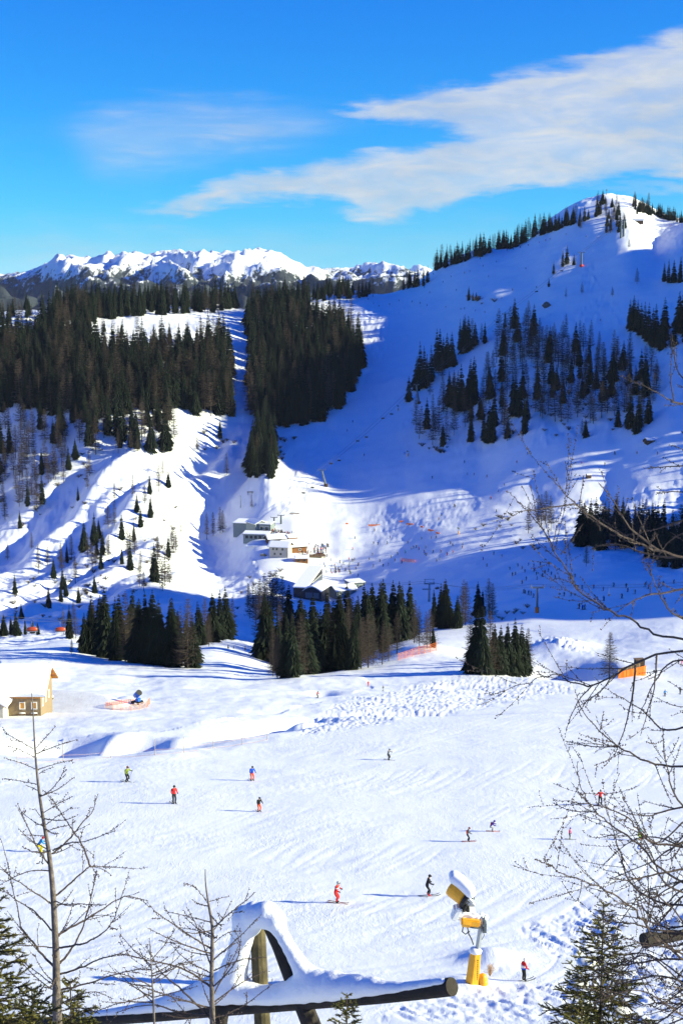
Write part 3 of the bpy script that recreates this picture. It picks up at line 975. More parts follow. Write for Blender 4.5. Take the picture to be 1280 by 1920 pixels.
# single trees and clumps on the upper hill
def row(items, kind, label, group=None, **k):
    for it in items:
        tree(it[3] if len(it) > 3 else kind, it[0], it[1], it[2], label, group, **k)
row([(1037, 514, 26)], 'spruce', 'lone small spruce lowest of the clump beside the upper lift tower')
row([(1054, 500, 34), (1062, 495, 36), (1075, 497, 22)], 'spruce', 'spruce in the small clump left of the upper lift tower', 'small clump left of the upper lift tower')
row([(1028, 538, 18), (878, 563, 28), (886, 564, 18), (892, 562, 16)], 'spruce', 'little dark spruce alone on the open upper slope', 'lone spruces on the open upper slope')
row([(1193, 533, 32, 'larch'), (1147, 556, 20, 'larch'), (1090, 552, 24, 'larch'), (1060, 560, 22, 'larch'), (1178, 466, 22, 'larch'), (1087, 430, 22, 'larch')], 'larch', 'thin bare larch standing alone on the upper slope', 'lone larches on the upper slope')
row([(1244, 528, 38), (1252, 530, 46), (1262, 530, 44), (1274, 529, 50)], 'spruce', 'spruce in the clump at the right edge below the summit', 'clump at the right edge below the summit')
row([(1180, 615, 56), (1186, 618, 66), (1194, 620, 60), (1200, 628, 62), (1207, 634, 70), (1214, 640, 74), (1222, 646, 70), (1228, 650, 82), (1238, 655, 60), (1243, 640, 84), (1256, 655, 44, 'larch'), (1262, 650, 52),
     (1272, 620, 76), (1280, 624, 80), (1290, 640, 90)], 'spruce', 'tall dark spruce in the group at the right edge above the wooded slope', 'tall spruces at the right edge')
# tree groups on the middle run edge
GA = 'spruce groups at the edge of the shaded run'
row([(766, 753, 50)], 'spruce', 'lone spruce left of the leaning lift mast at the run edge')
row([(782, 730, 64), (788, 722, 84), (796, 726, 80), (800, 722, 60), (808, 715, 70), (814, 708, 56, 'larch'), (818, 690, 76), (824, 694, 80), (830, 690, 60), (838, 688, 66), (846, 684, 64), (828, 712, 50, 'larch'), (805, 740, 48, 'larch'), (850, 686, 40)], 'spruce',
    'spruce in the slanting group beside the shaded run left of the wooded slope', GA)
row([(862, 656, 60), (868, 660, 70), (876, 658, 68), (884, 655, 60, 'larch'), (890, 648, 46), (902, 640, 36, 'larch'), (908, 644, 42), (871, 648, 60)], 'spruce', 'spruce in the small group above the wooded slope', 'small group above the wooded slope')
# wooded slope: open mixed larch and spruce
G3 = 'open larch wood on the right slope'
LL3, LS3 = 'thin bare larch in the open wood on the shaded right slope', 'dark spruce in the open larch wood on the shaded right slope'
wood([(920, 690), (960, 640), (1010, 640), (1060, 665), (1140, 690), (1235, 740), (1215, 795), (1120, 800), (1010, 800), (930, 800), (890, 740)], 15.5, 0.80, 58, 66, LS3, LL3, G3, 121, keep=.9, squash=1.35)
wood([(930, 640), (960, 610), (1040, 630), (1130, 660), (1230, 700), (1236, 740), (1100, 700), (960, 680)], 15, 0.72, 56, 62, LS3, LL3, G3, 122, keep=.8, squash=1.2)
wood([(770, 800), (800, 770), (870, 740), (930, 800), (1000, 800), (990, 815), (930, 832), (830, 838), (775, 842)], 17, 0.72, 62, 66, LS3, LL3, G3, 123, keep=.72, squash=1.3)
row([(842, 760, 66), (850, 762, 70), (858, 768, 76), (866, 770, 90), (884, 755, 90), (890, 758, 86), (878, 764, 94), (872, 800, 50, 'larch'), (900, 785, 50), (915, 830, 78), (921, 828, 70), (906, 826, 56), (951, 821, 44), (830, 836, 46), (822, 818, 80, 'larch'),
     (1157, 800, 48), (1180, 802, 70), (1196, 805, 74), (1192, 812, 44), (1215, 792, 62), (1097, 820, 38), (1090, 818, 34, 'larch')], 'spruce', LS3, G3 + ' (dark spruces)')
# left slope, scattered
G4 = 'scattered trees on the left slope'
row([(413, 821, 38), (147, 939, 30), (281, 926, 40), (316, 914, 36), (264, 988, 40), (257, 960, 36), (158, 1034, 62), (178, 1022, 64), (193, 1040, 52), (186, 1010, 40), (229, 1058, 36), (124, 1118, 44), (115, 1128, 36), (148, 1130, 34), (178, 1112, 38), (92, 1140, 46), (41, 1160, 30), (38, 990, 36), (80, 945, 60), (142, 860, 40), (129, 880, 46)], 'spruce',
    'small dark spruce scattered on the sunlit left slope', G4 + ' (dark spruces)')
row([(425, 890, 44)], 'larch', 'bare larch alone on the snow left of the narrow dark clump')
row([(472, 952, 26)], 'larch', 'small bushy larch on the slope above the upper lift station')
row([(298, 922, 56), (250, 930, 44), (215, 985, 48), (284, 970, 40), (370, 845, 34), (168, 892, 50), (205, 1045, 48), (240, 1045, 60), (325, 1048, 70), (322, 1020, 44), (60, 1030, 34), (15, 1050, 36), (10, 900, 60), (30, 860, 66), (48, 880, 70), (66, 900, 60), (84, 880, 60), (104, 900, 66), (120, 905, 60),
     (52, 930, 56), (70, 960, 60), (18, 820, 60), (40, 800, 64), (62, 820, 60), (85, 830, 66), (110, 840, 64), (150, 830, 50), (10, 975, 54), (135, 1050, 50), (115, 1060, 44), (180, 1060, 40), (90, 1060, 40), (340, 1000, 30), (246, 845, 46), (222, 850, 50), (388, 1012, 54), (400, 1005, 48), (413, 1000, 52), (418, 998, 44)], 'larch',
    'thin bare larch scattered on the sunlit left slope', G4 + ' (bare larches)')
wood([(-30, 800), (130, 800), (120, 900), (60, 960), (-30, 960)], 15, 0.75, 58, 62, 'small dark spruce scattered on the sunlit left slope', 'thin bare larch scattered on the sunlit left slope', G4, 131, keep=.7)
wood([(140, 1010), (330, 930), (345, 1040), (250, 1110), (60, 1140), (0, 1120)], 25, 0.6, 44, 54, 'small dark spruce scattered on the sunlit left slope', 'thin bare larch scattered on the sunlit left slope', G4, 133, keep=.55)
wood([(130, 850), (330, 850), (330, 930), (130, 990)], 27, 0.75, 42, 50, 'small dark spruce scattered on the sunlit left slope', 'thin bare larch scattered on the sunlit left slope', G4, 134, keep=.6)
row([(290, 1090, 76), (296, 1092, 84, 'larch'), (310, 1098, 80, 'larch'), (305, 1108, 60, 'larch'), (285, 1085, 60, 'larch'), (318, 1100, 56, 'larch'), (262, 1100, 48, 'larch'), (270, 1108, 44, 'larch')], 'spruce', 'tree in the tight brown clump on the lower left slope', 'tight clump on the lower left slope')
# wood below the hut slope, right edge
G5 = 'dark wood at the right edge below the sunlit streaks'
row([(990, 1000, 62, 'larch'), (1014, 985, 62, 'larch'), (1032, 995, 70, 'larch'), (1022, 980, 64, 'larch'), (1008, 975, 50), (1098, 1062, 44, 'larch')], 'larch', 'tall bare larch left of the dark wood under the sunlit streaks', 'larches left of the dark wood')
wood([(1075, 1020), (1100, 1000), (1150, 1000), (1210, 1005), (1290, 1040), (1290, 1060), (1210, 1040), (1150, 1032), (1085, 1030)], 11, 0.30, 78, 92, 'dark spruce in the wood at the right edge below the sunlit streaks', 'bare larch in the wood at the right edge below the sunlit streaks', G5, 141, squash=1.0)
wood([(1215, 1040), (1290, 1040), (1290, 1068), (1225, 1062)], 12, 0.1, 90, 96, 'dark spruce in the wood at the right edge below the sunlit streaks', 'bare larch in the wood at the right edge below the sunlit streaks', G5, 142, squash=1.0)
# clump below the chalets
row([(520, 1160, 96), (508, 1150, 84, 'larch'), (497, 1150, 80, 'larch'), (486, 1150, 70, 'larch'), (475, 1146, 60), (465, 1140, 50, 'larch'), (530, 1165, 84, 'larch'), (512, 1172, 90, 'larch'), (480, 1172, 76, 'larch'), (496, 1178, 84), (468, 1160, 70, 'larch')],
    'larch', 'tree in the brown clump on the slope below the village', 'clump on the slope below the village')

# near tree groups on the lip of the foreground
def near(items, label, group):
    for it in items:
        tree(it[3] if len(it) > 3 else 'spruce', it[0], it[1], it[2], label[it[3]] if isinstance(label, dict) and len(it) > 3 else (label if isinstance(label, str) else label['spruce']), group, near=True,
             y0=it[4] if len(it) > 4 else 0, y=it[5] if len(it) > 5 else None)
near([(158, 1224, 74), (172, 1226, 96), (186, 1228, 110), (200, 1234, 128), (216, 1238, 116), (236, 1240, 130, 'larch'), (228, 1236, 120), (252, 1238, 96, 'larch'), (262, 1242, 118), (276, 1244, 132), (290, 1246, 136), (306, 1248, 120), (322, 1250, 124), (338, 1252, 112, 'larch'), (330, 1248, 100), (352, 1253, 128, 'larch'), (362, 1252, 96), (176, 1218, 90, 'larch'), (246, 1230, 118)],
     {'spruce': 'dark spruce in the near group on the left brow of the snowfield', 'larch': 'brown larch among the near spruces on the left brow of the snowfield'}, 'near tree group on the left brow')
near([(385, 1206, 84, 'larch'), (398, 1204, 92), (412, 1200, 92), (426, 1198, 94), (376, 1210, 80), (434, 1196, 76, 'larch'), (392, 1212, 60, 'larch')],
     {'spruce': 'dark spruce in the set-back group behind the left brow', 'larch': 'brown larch in the set-back group behind the left brow'}, 'set-back group behind the left brow')
near([(488, 1206, 110, 'larch'), (500, 1240, 120), (512, 1268, 96, 'larch'), (520, 1272, 84, 'larch'), (536, 1270, 116), (550, 1270, 122), (562, 1268, 118, 'larch'), (574, 1264, 126), (590, 1264, 120), (604, 1262, 130), (618, 1260, 122, 'larch'), (630, 1258, 128), (644, 1256, 136), (660, 1256, 110), (676, 1254, 96, 'larch'), (690, 1252, 100, 'larch'), (585, 1240, 124), (560, 1236, 116),
      (634, 1232, 120), (612, 1228, 118), (655, 1225, 126), (686, 1220, 124), (700, 1244, 96, 'larch'), (716, 1246, 82, 'larch'), (728, 1240, 70, 'larch'), (716, 1214, 116), (736, 1206, 114), (752, 1202, 110), (768, 1196, 104), (776, 1206, 80, 'larch'), (786, 1212, 74, 'larch'), (800, 1216, 68, 'larch'), (806, 1212, 70, 'larch'), (812, 1214, 40), (744, 1226, 78, 'larch'), (700, 1208, 112), (668, 1240, 120),
      (815, 1176, 70), (826, 1178, 82), (838, 1178, 90), (830, 1172, 80, 'larch'), (866, 1176, 88, 'larch'), (872, 1172, 80, 'larch'), (858, 1178, 60), (896, 1158, 66), (903, 1156, 50), (916, 1158, 72, 'larch'), (922, 1158, 64, 'larch'), (540, 1200, 100), (525, 1230, 110, 'larch')],
     {'spruce': 'dark spruce in the large near group below the lift station', 'larch': 'brown larch in the large near group below the lift station'}, 'large near tree group below the lift station')
_rn = random.Random(41)
for _ in range(34):
    x_ = _rn.uniform(492, 760)
    lo_ = np.interp(x_, [492, 520, 640, 700, 760], [1236, 1262, 1252, 1236, 1206])
    near([(x_, _rn.uniform(lo_ - 34, lo_ - 2), _rn.uniform(76, 124)) + ((('larch',)) if _rn.random() < .35 else ())],
         {'spruce': 'dark spruce in the large near group below the lift station', 'larch': 'brown larch in the large near group below the lift station'}, 'large near tree group below the lift station')
for _ in range(10):
    x_ = _rn.uniform(165, 360)
    near([(x_, np.interp(x_, [160, 360], [1216, 1246]) - _rn.uniform(0, 14), _rn.uniform(80, 118))], 'dark spruce in the near group on the left brow of the snowfield', 'near tree group on the left brow')
near([(880, 1262, 104, 'larch'), (892, 1263, 118), (904, 1264, 122), (916, 1264, 116, 'larch'), (924, 1264, 92), (934, 1264, 88), (950, 1265, 96), (962, 1265, 104), (974, 1264, 92), (984, 1264, 76), (990, 1262, 84, 'larch'), (942, 1262, 70, 'larch')],
     {'spruce': 'dark spruce in the near clump standing right of centre on the piste edge', 'larch': 'brown larch in the near clump standing right of centre on the piste edge'}, 'near clump right of centre')
near([(1141, 1272, 86, 'larch')], 'bare larch standing alone beside the orange banner wall', None)
near([(135, 1226, 28, 'larch')], 'tiny bare larch alone on the brow left of the near spruces', None)
near([(8, 1192, 40), (22, 1190, 34), (32, 1192, 42), (48, 1190, 30), (62, 1188, 26), (72, 1190, 24), (-6, 1192, 40)], 'spruce top peeking over the brow behind the chalet', 'spruce tops behind the chalet brow')
near([(130, 1196, 60), (120, 1190, 50, 'larch'), (143, 1196, 66, 'larch')], {'spruce': 'spruce half hidden behind the brow under the chairlift', 'larch': 'larch half hidden behind the brow under the chairlift'}, 'trees half hidden behind the brow under the chairlift')
near([(428, 1216, 8), (460, 1219, 10), (438, 1216, 6)], 'tiny spruce poking out of the snow between the two near groups', 'tiny spruces poking out of the snow')
# trees on the slope right of the frame: they throw the long shadows seen on the snow
for x, y, h in [(120, 300, 16), (150, 330, 18), (135, 360, 17), (165, 420, 18), (180, 455, 20), (150, 470, 18)]:
    TREES.append(dict(kind='spruce', p=Vector((x, y, gz(x, y))), h=h, hp=1, label='spruce standing right of the piste', group='spruces right of the piste', near=False, rad=1))
for i in range(110):  # unseen spruces added to break up the sun reaching the valley
    x, y = rng.uniform(330, 660), rng.uniform(830, 1010)
    TREES.append(dict(kind='spruce', p=Vector((x, y, gz(x, y))), h=rng.uniform(16, 26), hp=0.5, label='', group='', near=False, rad=1))

for i in range(64):  # taller unseen row, added to block sun and streak the basin with shade
    x, y = rng.uniform(425, 500), rng.uniform(930, 1005)
    TREES.append(dict(kind='spruce', p=Vector((x, y, gz(x, y))), h=rng.uniform(22, 33), hp=0.5, label='', group='', near=False, rad=1))
ORD = ['leftmost', 'second', 'third', 'fourth', 'fifth', 'sixth', 'seventh', 'eighth', 'ninth', 'tenth', 'eleventh', 'twelfth', 'thirteenth', 'fourteenth', 'fifteenth', 'sixteenth', 'seventeenth', 'eighteenth', 'nineteenth', 'twentieth',
       'twenty-first', 'twenty-second', 'twenty-third', 'twenty-fourth', 'twenty-fifth', 'twenty-sixth', 'twenty-seventh', 'twenty-eighth', 'twenty-ninth', 'thirtieth', 'thirty-first', 'thirty-second']
def ordinals(items, get_x, get_l, set_l, most=32):
    """where a few alike things can be counted off in the photograph, say which one it is from the left"""
    by = {}
    for it in items:
        by.setdefault(get_l(it), []).append(it)
    for l, its in by.items():
        if not l or not 1 < len(its) <= min(most, len(ORD)):
            continue
        its.sort(key=get_x)
        for n_, it in enumerate(its):
            if n_ == 0: t_ = 'leftmost ' + l
            elif n_ == len(its) - 1: t_ = 'rightmost ' + l
            else: t_ = ORD[n_] + ' from left, ' + l
            set_l(it, ' '.join(t_.split()[:16]))
for k_ in ('spruce', 'larch'):
    for t in sorted([t for t in TREES if t['kind'] == k_], key=lambda t: -t['hp'] - (1000 if t['near'] else 0))[:298]:
        t['sel'] = True
for t in TREES:
    if t.get('sel') and t['label'] and 'large near group' in t['label']:
        x_ = 640 + FPX * t['p'].x / (t['p'].y * CP - t['p'].z * SP)
        t['label'] = t['label'].replace('in the large near group', 'in the %s of the large near group' % ('left part' if x_ < 590 else 'middle' if x_ < 680 else 'right part')).replace(' below the lift station', ' below the station')
ordinals([t for t in TREES if t.get('sel')], lambda t: t['p'].x / t['p'].y, lambda t: t['label'], lambda t, s2: t.__setitem__('label', s2))
BUILT = {}
def proto(kind, near_, i):
    key = (kind, near_, i)
    if key not in BUILT:
        cr = (NEAR_SPRUCE if near_ else FAR_SPRUCE)[i] if kind == 'spruce' else (NEAR_LARCH if near_ else FAR_LARCH)[i]
        o = tree_proto('spruce_tree' if kind == 'spruce' else 'larch_tree', cr, NEEDLE if kind == 'spruce' else LARCH,
                       trunk_geo(0.92, 0.011 if kind == 'spruce' else 0.010), near_)
        BUILT[key] = [o, False]
    return BUILT[key]
STUFF = {'spruce': [], 'larch': []}
for kind in ('spruce', 'larch'):
    cand = sorted([t for t in TREES if t['kind'] == kind], key=lambda t: -t['hp'] - (1000 if t['near'] else 0))
    print('TREES', kind, len(cand))
    for n, t in enumerate(cand):
        if n >= 298 or not t['label']:
            STUFF[kind].append(t)
            continue
        pool = (NEAR_SPRUCE if t['near'] else FAR_SPRUCE) if kind == 'spruce' else (NEAR_LARCH if t['near'] else FAR_LARCH)
        i = rng.randrange(len(pool))
        st = proto(kind, t['near'], i)
        w = rng.uniform(0.78, 1.32) * t['rad']
        sc = (t['h'] * w, t['h'] * w, t['h'])
        if not st[1]:
            o = st[0]
            st[1] = True
        else:
            o = dup(st[0])
        o.location = t['p'] - Vector((0, 0, 0.02 * t['h']))
        o.rotation_euler = (rng.gauss(0, .022), rng.gauss(0, .022), rng.uniform(0, 6.28))
        o.scale = sc
        tag(o, t['label'], 'tree')
        if t['group']:
            o['group'] = t['group']
        elif 'group' in o:
            del o['group']
for kind in ('spruce', 'larch'):
    if not STUFF[kind]:
        continue
    vv, ff, mm = [], [], []
    geos = FAR_SPRUCE if kind == 'spruce' else FAR_LARCH
    base = [(np.array(g_[0]), np.array(g_[1])) for g_ in geos]
    tv, tf = trunk_geo(0.92, 0.011)
    tv, tf = np.array(tv), np.array(tf)
    V, F3, F4, k = [], [], [], 0
    for t in STUFF[kind]:
        bv, bf = base[rng.randrange(len(base))]
        th, w = rng.uniform(0, 6.28), t['h'] * rng.uniform(.85, 1.2)
        M = np.array([[math.cos(th) * w, -math.sin(th) * w, 0], [math.sin(th) * w, math.cos(th) * w, 0], [0, 0, t['h']]])
        V.append(np.concatenate([bv, tv]) @ M.T + np.array(t['p']) - np.array([0, 0, .02 * t['h']]))
        (F3 if bf.shape[1] == 3 else F4).append(bf + k)
        F4.append(tf + k + len(bv))
        k += len(bv) + len(tv)
    V = np.concatenate(V)
    faces = [f_ for a_ in F3 + F4 for f_ in a_.tolist()]
    nF3 = sum(len(a_) for a_ in F3)
    o = mesh_obj('spruce_forest' if kind == 'spruce' else 'larch_wood', V.tolist(), faces, [NEEDLE if kind == 'spruce' else LARCH])
    tag(o, 'farther dark spruces of the wooded hillsides' if kind == 'spruce' else 'farther bare larches of the wooded hillsides', 'forest', kind='stuff')
    print('STUFF', kind, len(STUFF[kind]), len(faces))
# ------------------------------------------------------------------ shared materials for built things
WOOD = mat('weathered_wood', (0.20, 0.13, 0.075), 0.8, var=0.45, vscale=6, bump=0.4, bscale=25)
WOOD_OR = mat('honey_timber', (0.52, 0.23, 0.055), 0.6, var=0.25, vscale=5, bump=0.2)
WOOD_VI = mat('sunburnt_timber', (0.27, 0.115, 0.04), 0.7, var=0.3, vscale=3)
WOOD_DK = mat('dark_timber', (0.085, 0.05, 0.03), 0.75, var=0.4, vscale=5)
STONE = mat('grey_render', (0.27, 0.20, 0.125), 0.85, var=0.18, vscale=2.5, bump=0.3)
CREAM = mat('cream_render', (0.50, 0.47, 0.41), 0.85, var=0.12, vscale=1.5)
CLAD = mat('grey_cladding', (0.20, 0.245, 0.25), 0.6, var=0.15, vscale=1.0)
DARKM = mat('dark_cladding', (0.035, 0.035, 0.04), 0.6, var=0.3, vscale=1.0)
WHITE = mat('white_paint', (0.78, 0.78, 0.76), 0.5)
GLASS = mat('window_glass', (0.03, 0.05, 0.06), 0.12, spec=0.8)
SHUT = mat('orange_shutter', (0.72, 0.36, 0.09), 0.55, var=0.2, vscale=8)
STEEL = mat('galvanised_steel', (0.42, 0.45, 0.48), 0.4, metal=0.7, var=0.2, vscale=4)
PAINT_GR = mat('grey_green_paint', (0.13, 0.16, 0.17), 0.5, var=0.2, vscale=2)
BLACK = mat('black_rubber', (0.02, 0.02, 0.022), 0.6)
YEL = mat('yellow_fibreglass', (0.86, 0.40, 0.012), 0.38, spec=0.5, var=0.16, vscale=3.5)
ORN = mat('orange_tarp', (0.92, 0.21, 0.02), 0.6, var=0.12, vscale=1.2, bump=0.4, bscale=4)
NET_OR = mat('orange_net', (0.90, 0.25, 0.08), 0.8, var=0.2, vscale=2)
NET_PALE = mat('pale_net', (0.78, 0.50, 0.36), 0.8, var=0.3, vscale=2)
RED_P = mat('red_pole', (0.75, 0.06, 0.03), 0.5)
BLUE_M = mat('blue_paint', (0.02, 0.13, 0.62), 0.4, var=0.1, vscale=3)
HOOD = mat('orange_bubble', (0.42, 0.065, 0.018), 0.25, spec=0.6)
ROCK = mat('dark_rock', (0.16, 0.14, 0.12), 0.9, var=0.4, vscale=2)
BRUSH = mat('bare_brush', (0.075, 0.058, 0.045), 0.9, obj_var=0.3)

def mpp(p):
    """metres per photograph pixel at a point"""
    return (p.y * CP - p.z * SP) / FPX

# ------------------------------------------------------------------ house builder
def house(name, loc, rz, L, W, wall_h, rise, wall_m, roof_m, label, cat, group=None, over=0.5, snow=0.35, gable_m=None,
          windows=(), doors=(), chimney=None, frieze=None, dirs=None, snow_m=None):
    """gabled house: ridge along local x (length L), eaves front (-y) and back (+y), width W, gables at +-x"""
    e = thing(name, loc, rz, label, cat, group)
    hx, hy = L / 2, W / 2
    b = MB()
    sec = [(-hy, -2.0), (hy, -2.0), (hy, wall_h), (0, wall_h + rise), (-hy, wall_h)]
    b.prism([(-hx, y, z) for y, z in sec], (L, 0, 0))
    b.build('wall', wall_m, e)
    if gable_m:
        for sgn in (-1, 1):
            g2 = MB()
            tri = [(-hy * .98, wall_h + 0.04), (hy * .98, wall_h + 0.04), (0, wall_h + rise * .98)]
            g2.prism([(sgn * hx, y, z) for y, z in tri], (sgn * 0.07, 0, 0))
            g2.build('gable', gable_m, e)
    k = rise / hy
    th = 0.16
    rf = MB()
    ox = hx + over
    oy = hy + over
    zE = wall_h - k * over
    for sgn in (-1, 1):
        rf.prism([(-ox, sgn * oy, zE + .01), (-ox, 0, wall_h + rise + .01), (-ox, 0, wall_h + rise + th), (-ox, sgn * oy, zE + th)], (2 * ox, 0, 0))
    roof = rf.build('roof', roof_m, e)
    if snow > 0:
        r = random.Random(hash((round(loc[0], 1), round(loc[1], 1))) & 0xffff)
        n = 14
        sv, sf = [], []
        ns = 9
        prof = []
        for q in range(ns):
            a = -1 + 2 * q / (ns - 1)
            prof.append((a * (oy + 0.10), wall_h + rise - k * abs(a) * (oy + .10) + th + 0.004))
        for i in range(n + 1):
            x = -ox - .12 + (2 * ox + .24) * i / n
            t = snow * (1 + r.uniform(-.02, .02))
            edge_ = 0.55 if i in (0, n) else 1.0
            for q, (y, z) in enumerate(prof):
                ed = 0.75 if q in (0, ns - 1) else 1.0
                peak = -0.10 * snow if q == ns // 2 else 0
                sv.append((x, y * (1.0 + (.01 if q in (0, ns - 1) else 0)), z + t * edge_ * ed + peak))
        m0 = len(sv)
        for i in range(n + 1):
            x = -ox - .12 + (2 * ox + .24) * i / n
            for (y, z) in prof:
                sv.append((x, y, z - 0.0))
        row_ = lambda i, q: i * ns + q
        for i in range(n):
            for q in range(ns - 1):
                sf.append((row_(i, q), row_(i + 1, q), row_(i + 1, q + 1), row_(i, q + 1)))
            for q in (0, ns - 1):
                a_, b_ = row_(i, q), row_(i + 1, q)
                sf.append((a_, b_, b_ + m0, a_ + m0))
        for i in (0, n):
            for q in range(ns - 1):
                a_, b_ = row_(i, q), row_(i, q + 1)
                sf.append((a_, b_, b_ + m0, a_ + m0))
        mesh_obj('roof_snow', sv, sf, snow_m or ROOF_SNOW, e, smooth=False)
    def face_pt(face, u, z):
        if face == 'front': return Vector((u, -hy, z)), Vector((1, 0, 0)), Vector((0, -1, 0))
        if face == 'back': return Vector((u, hy, z)), Vector((-1, 0, 0)), Vector((0, 1, 0))
        if face == 'right': return Vector((hx, u, z)), Vector((0, 1, 0)), Vector((1, 0, 0))
        return Vector((-hx, u, z)), Vector((0, -1, 0)), Vector((-1, 0, 0))
    def panel(nm, face, u, z, w, h, fm, pm, par=None):
        c, ux, nn = face_pt(face, u, z)
        rot = Matrix((ux, nn, Vector((0, 0, 1)))).transposed()
        fb = MB()
        fw = min(0.14, w * .16)
        for (du, dz, sw, sh) in ((0, h / 2 - fw / 2, w, fw), (0, -h / 2 + fw / 2, w, fw), (-w / 2 + fw / 2, 0, fw, h - 2 * fw), (w / 2 - fw / 2, 0, fw, h - 2 * fw)):
            fb.box(c + ux * du + Vector((0, 0, dz)) + nn * 0.05, (sw, 0.12, sh), rot=rot)
        fo = fb.build(nm, fm, e)
        pb = MB().box(c + nn * 0.025, (w - 2 * fw, 0.05, h - 2 * fw), rot=rot)
        pb.build('pane' if nm == 'window' else 'door_leaf', pm, fo)
    for wdw in windows:
        panel('window', *wdw)
    for dr in doors:
        panel('door', *dr)
    if frieze:
        c, ux, nn = face_pt('front', 0, wall_h - frieze[0] / 2)
        MB().box(c + nn * 0.06, (L - 0.02, 0.12, frieze[0] - 0.04)).build('timber_frieze', frieze[1], e)
    if chimney:
        cx_, cy_, ch = chimney
        zc = wall_h + rise - k * abs(cy_)
        MB().box((cx_, cy_, zc + ch / 2 - .3), (0.7, 0.7, ch + .6)).build('chimney', STONE, e)
        s = MB().ball((cx_, cy_, zc + ch + .12), (0.55, 0.55, 0.32), 10, 6)
        s.build('chimney_snow', ROOF_SNOW, e, smooth=True)
    return e

def flat_building(name, loc, rz, L, W, h, wall_m, label, cat='building', group=None, tilt=0.0, snow=0.5, over=0.4, windows=(), side_m=None, below=3.0):
    """box building, local y = length L away from the viewer, roof rising by tilt towards +y"""
    e = thing(name, loc, rz, label, cat, group)
    b = MB()
    hx, hy = W / 2, L / 2
    z0, z1 = h - tilt / 2, h + tilt / 2
    b.prism([(-hx, -hy, -below), (-hx, hy, -below), (-hx, hy, z1), (-hx, -hy, z0)], (W, 0, 0))
    b.build('wall', wall_m, e)
    r = MB()
    r.prism([(-hx - over, -hy - over, z0 + .01), (-hx - over, hy + over, z1 + .01), (-hx - over, hy + over, z1 + .22), (-hx - over, -hy - over, z0 + .22)], (W + 2 * over, 0, 0))
    r.build('roof', DARKM, e)
    s = MB()
    o2 = over + 0.05
    s.prism([(-hx - o2, -hy - o2, z0 + .224), (-hx - o2, hy + o2, z1 + .224), (-hx - o2, hy + o2, z1 + .22 + snow), (-hx - o2, -hy - o2, z0 + .22 + snow)], (W + 2 * o2, 0, 0))
    s.build('roof_snow', ROOF_SNOW, e, bevel=min(.15, snow * .4))
    for (face, u, z, w, hh, fm, pm) in windows:
        c = {'front': Vector((u, -hy, z)), 'right': Vector((hx, u, z)), 'left': Vector((-hx, u, z))}[face]
        sz = (w, .16, hh) if face == 'front' else (.16, w, hh)
        si = (w * .86, .22, hh * .84) if face == 'front' else (.22, w * .86, hh * .84)
        f_ = MB().box(c, sz).build('window', fm, e)
        MB().box(c, si).build('pane', pm, f_)
    return e

# ------------------------------------------------------------------ the chalet on the left
p = on_ground(52, 1342)
CH_Y = p.y
s_ = mpp(p)
right_x = at(78, 1342, CH_Y).x
L_ch = 13.5
ch = house('chalet', (right_x - L_ch / 2 - .1, CH_Y + 4.9, gz(right_x - 3, CH_Y) - 0.1), R(0), L_ch, 9.4, 4.0, 2.9, STONE, WOOD_OR,
      'chalet with a thick snow roof, grey walls and orange shutters at the left edge', 'house', over=0.95, snow=0.62, gable_m=WOOD_OR,
      windows=[('front', L_ch / 2 - 3.0, 1.75, 0.95, 1.25, WHITE, SHUT), ('front', L_ch / 2 - 1.05, 1.75, 0.95, 1.25, WHITE, SHUT),
               ('right', -3.2, 1.9, 0.8, 1.3, WHITE, SHUT), ('right', -0.8, 1.9, 0.8, 1.3, WHITE, SHUT), ('right', 1.8, 1.9, 0.8, 1.3, WHITE, SHUT)],
      chimney=(L_ch / 2 - 1.2, 0.5, 0.5), frieze=(1.05, WOOD_OR))
# planters with snow under the front windows
for dx in (-3.0, -1.05):
    q = MB().box((L_ch / 2 + dx, -4.7 - .26, 0.35), (1.15, .3, .3)).build('window_box', WOOD, ch)
    MB().ball((L_ch / 2 + dx, -4.7 - .26, 0.55), (.58, .2, .14), 10, 5).build('planter_snow', ROOF_SNOW, q, smooth=True)
for k in range(5):
    MB().box((L_ch / 2 + .45, -4.0 + k * 2.0, 3.75 + (2.9 - abs(-4.0 + k * 2.0) / 4.7 * 2.9) - .05), (.85, .16, .2)).build('purlin', WOOD_OR, ch)
# entrance wing projecting towards the viewer
pw = Vector((at(-22, 1344, CH_Y - 2.5).x, CH_Y - 1.2, gz(right_x - 6, CH_Y - 2) - .1))
house('entrance_wing', (pw.x, pw.y + .2, pw.z), math.pi / 2, 5.0, 5.4, 2.7, 1.7, CREAM, WOOD_OR, 'low entrance wing with snowy gable roof in front of the chalet', 'porch',
      over=0.7, snow=0.55, gable_m=WOOD_OR, doors=[('left', -1.6, 0.98, 0.8, 1.95, WHITE, SHUT)])
house('neighbour_chalet', (at(-20, 1260, CH_Y + 26).x - 3.0, CH_Y + 30, gz(at(0, 1260, CH_Y + 26).x, CH_Y + 30) - 1.2), 0.1, 15, 10, 3.0, 3.2, STONE, WOOD_OR,
      'second chalet of which only the snowy roof shows behind the first', 'house', over=0.9, snow=0.7)
for i, (x, y) in enumerate([(97, 1311), (91, 1323), (86, 1336)]):
    q = on_ground(x, y)
    rk = MB().ball((0, 0, 0.22), (.42, .38, .42), 7, 5).build('rock', ROCK, None)
    rk.location = q
    tag(rk, 'dark rock capped with snow, ' + ('farthest' if i == 0 else 'middle' if i == 1 else 'nearest') + ' of three along the chalet side wall', 'rock', 'rocks along the chalet side wall')
    MB().ball((0, 0, 0.5), (.42, .38, .25), 8, 5).build('snow_cap', ROOF_SNOW, rk, smooth=True)

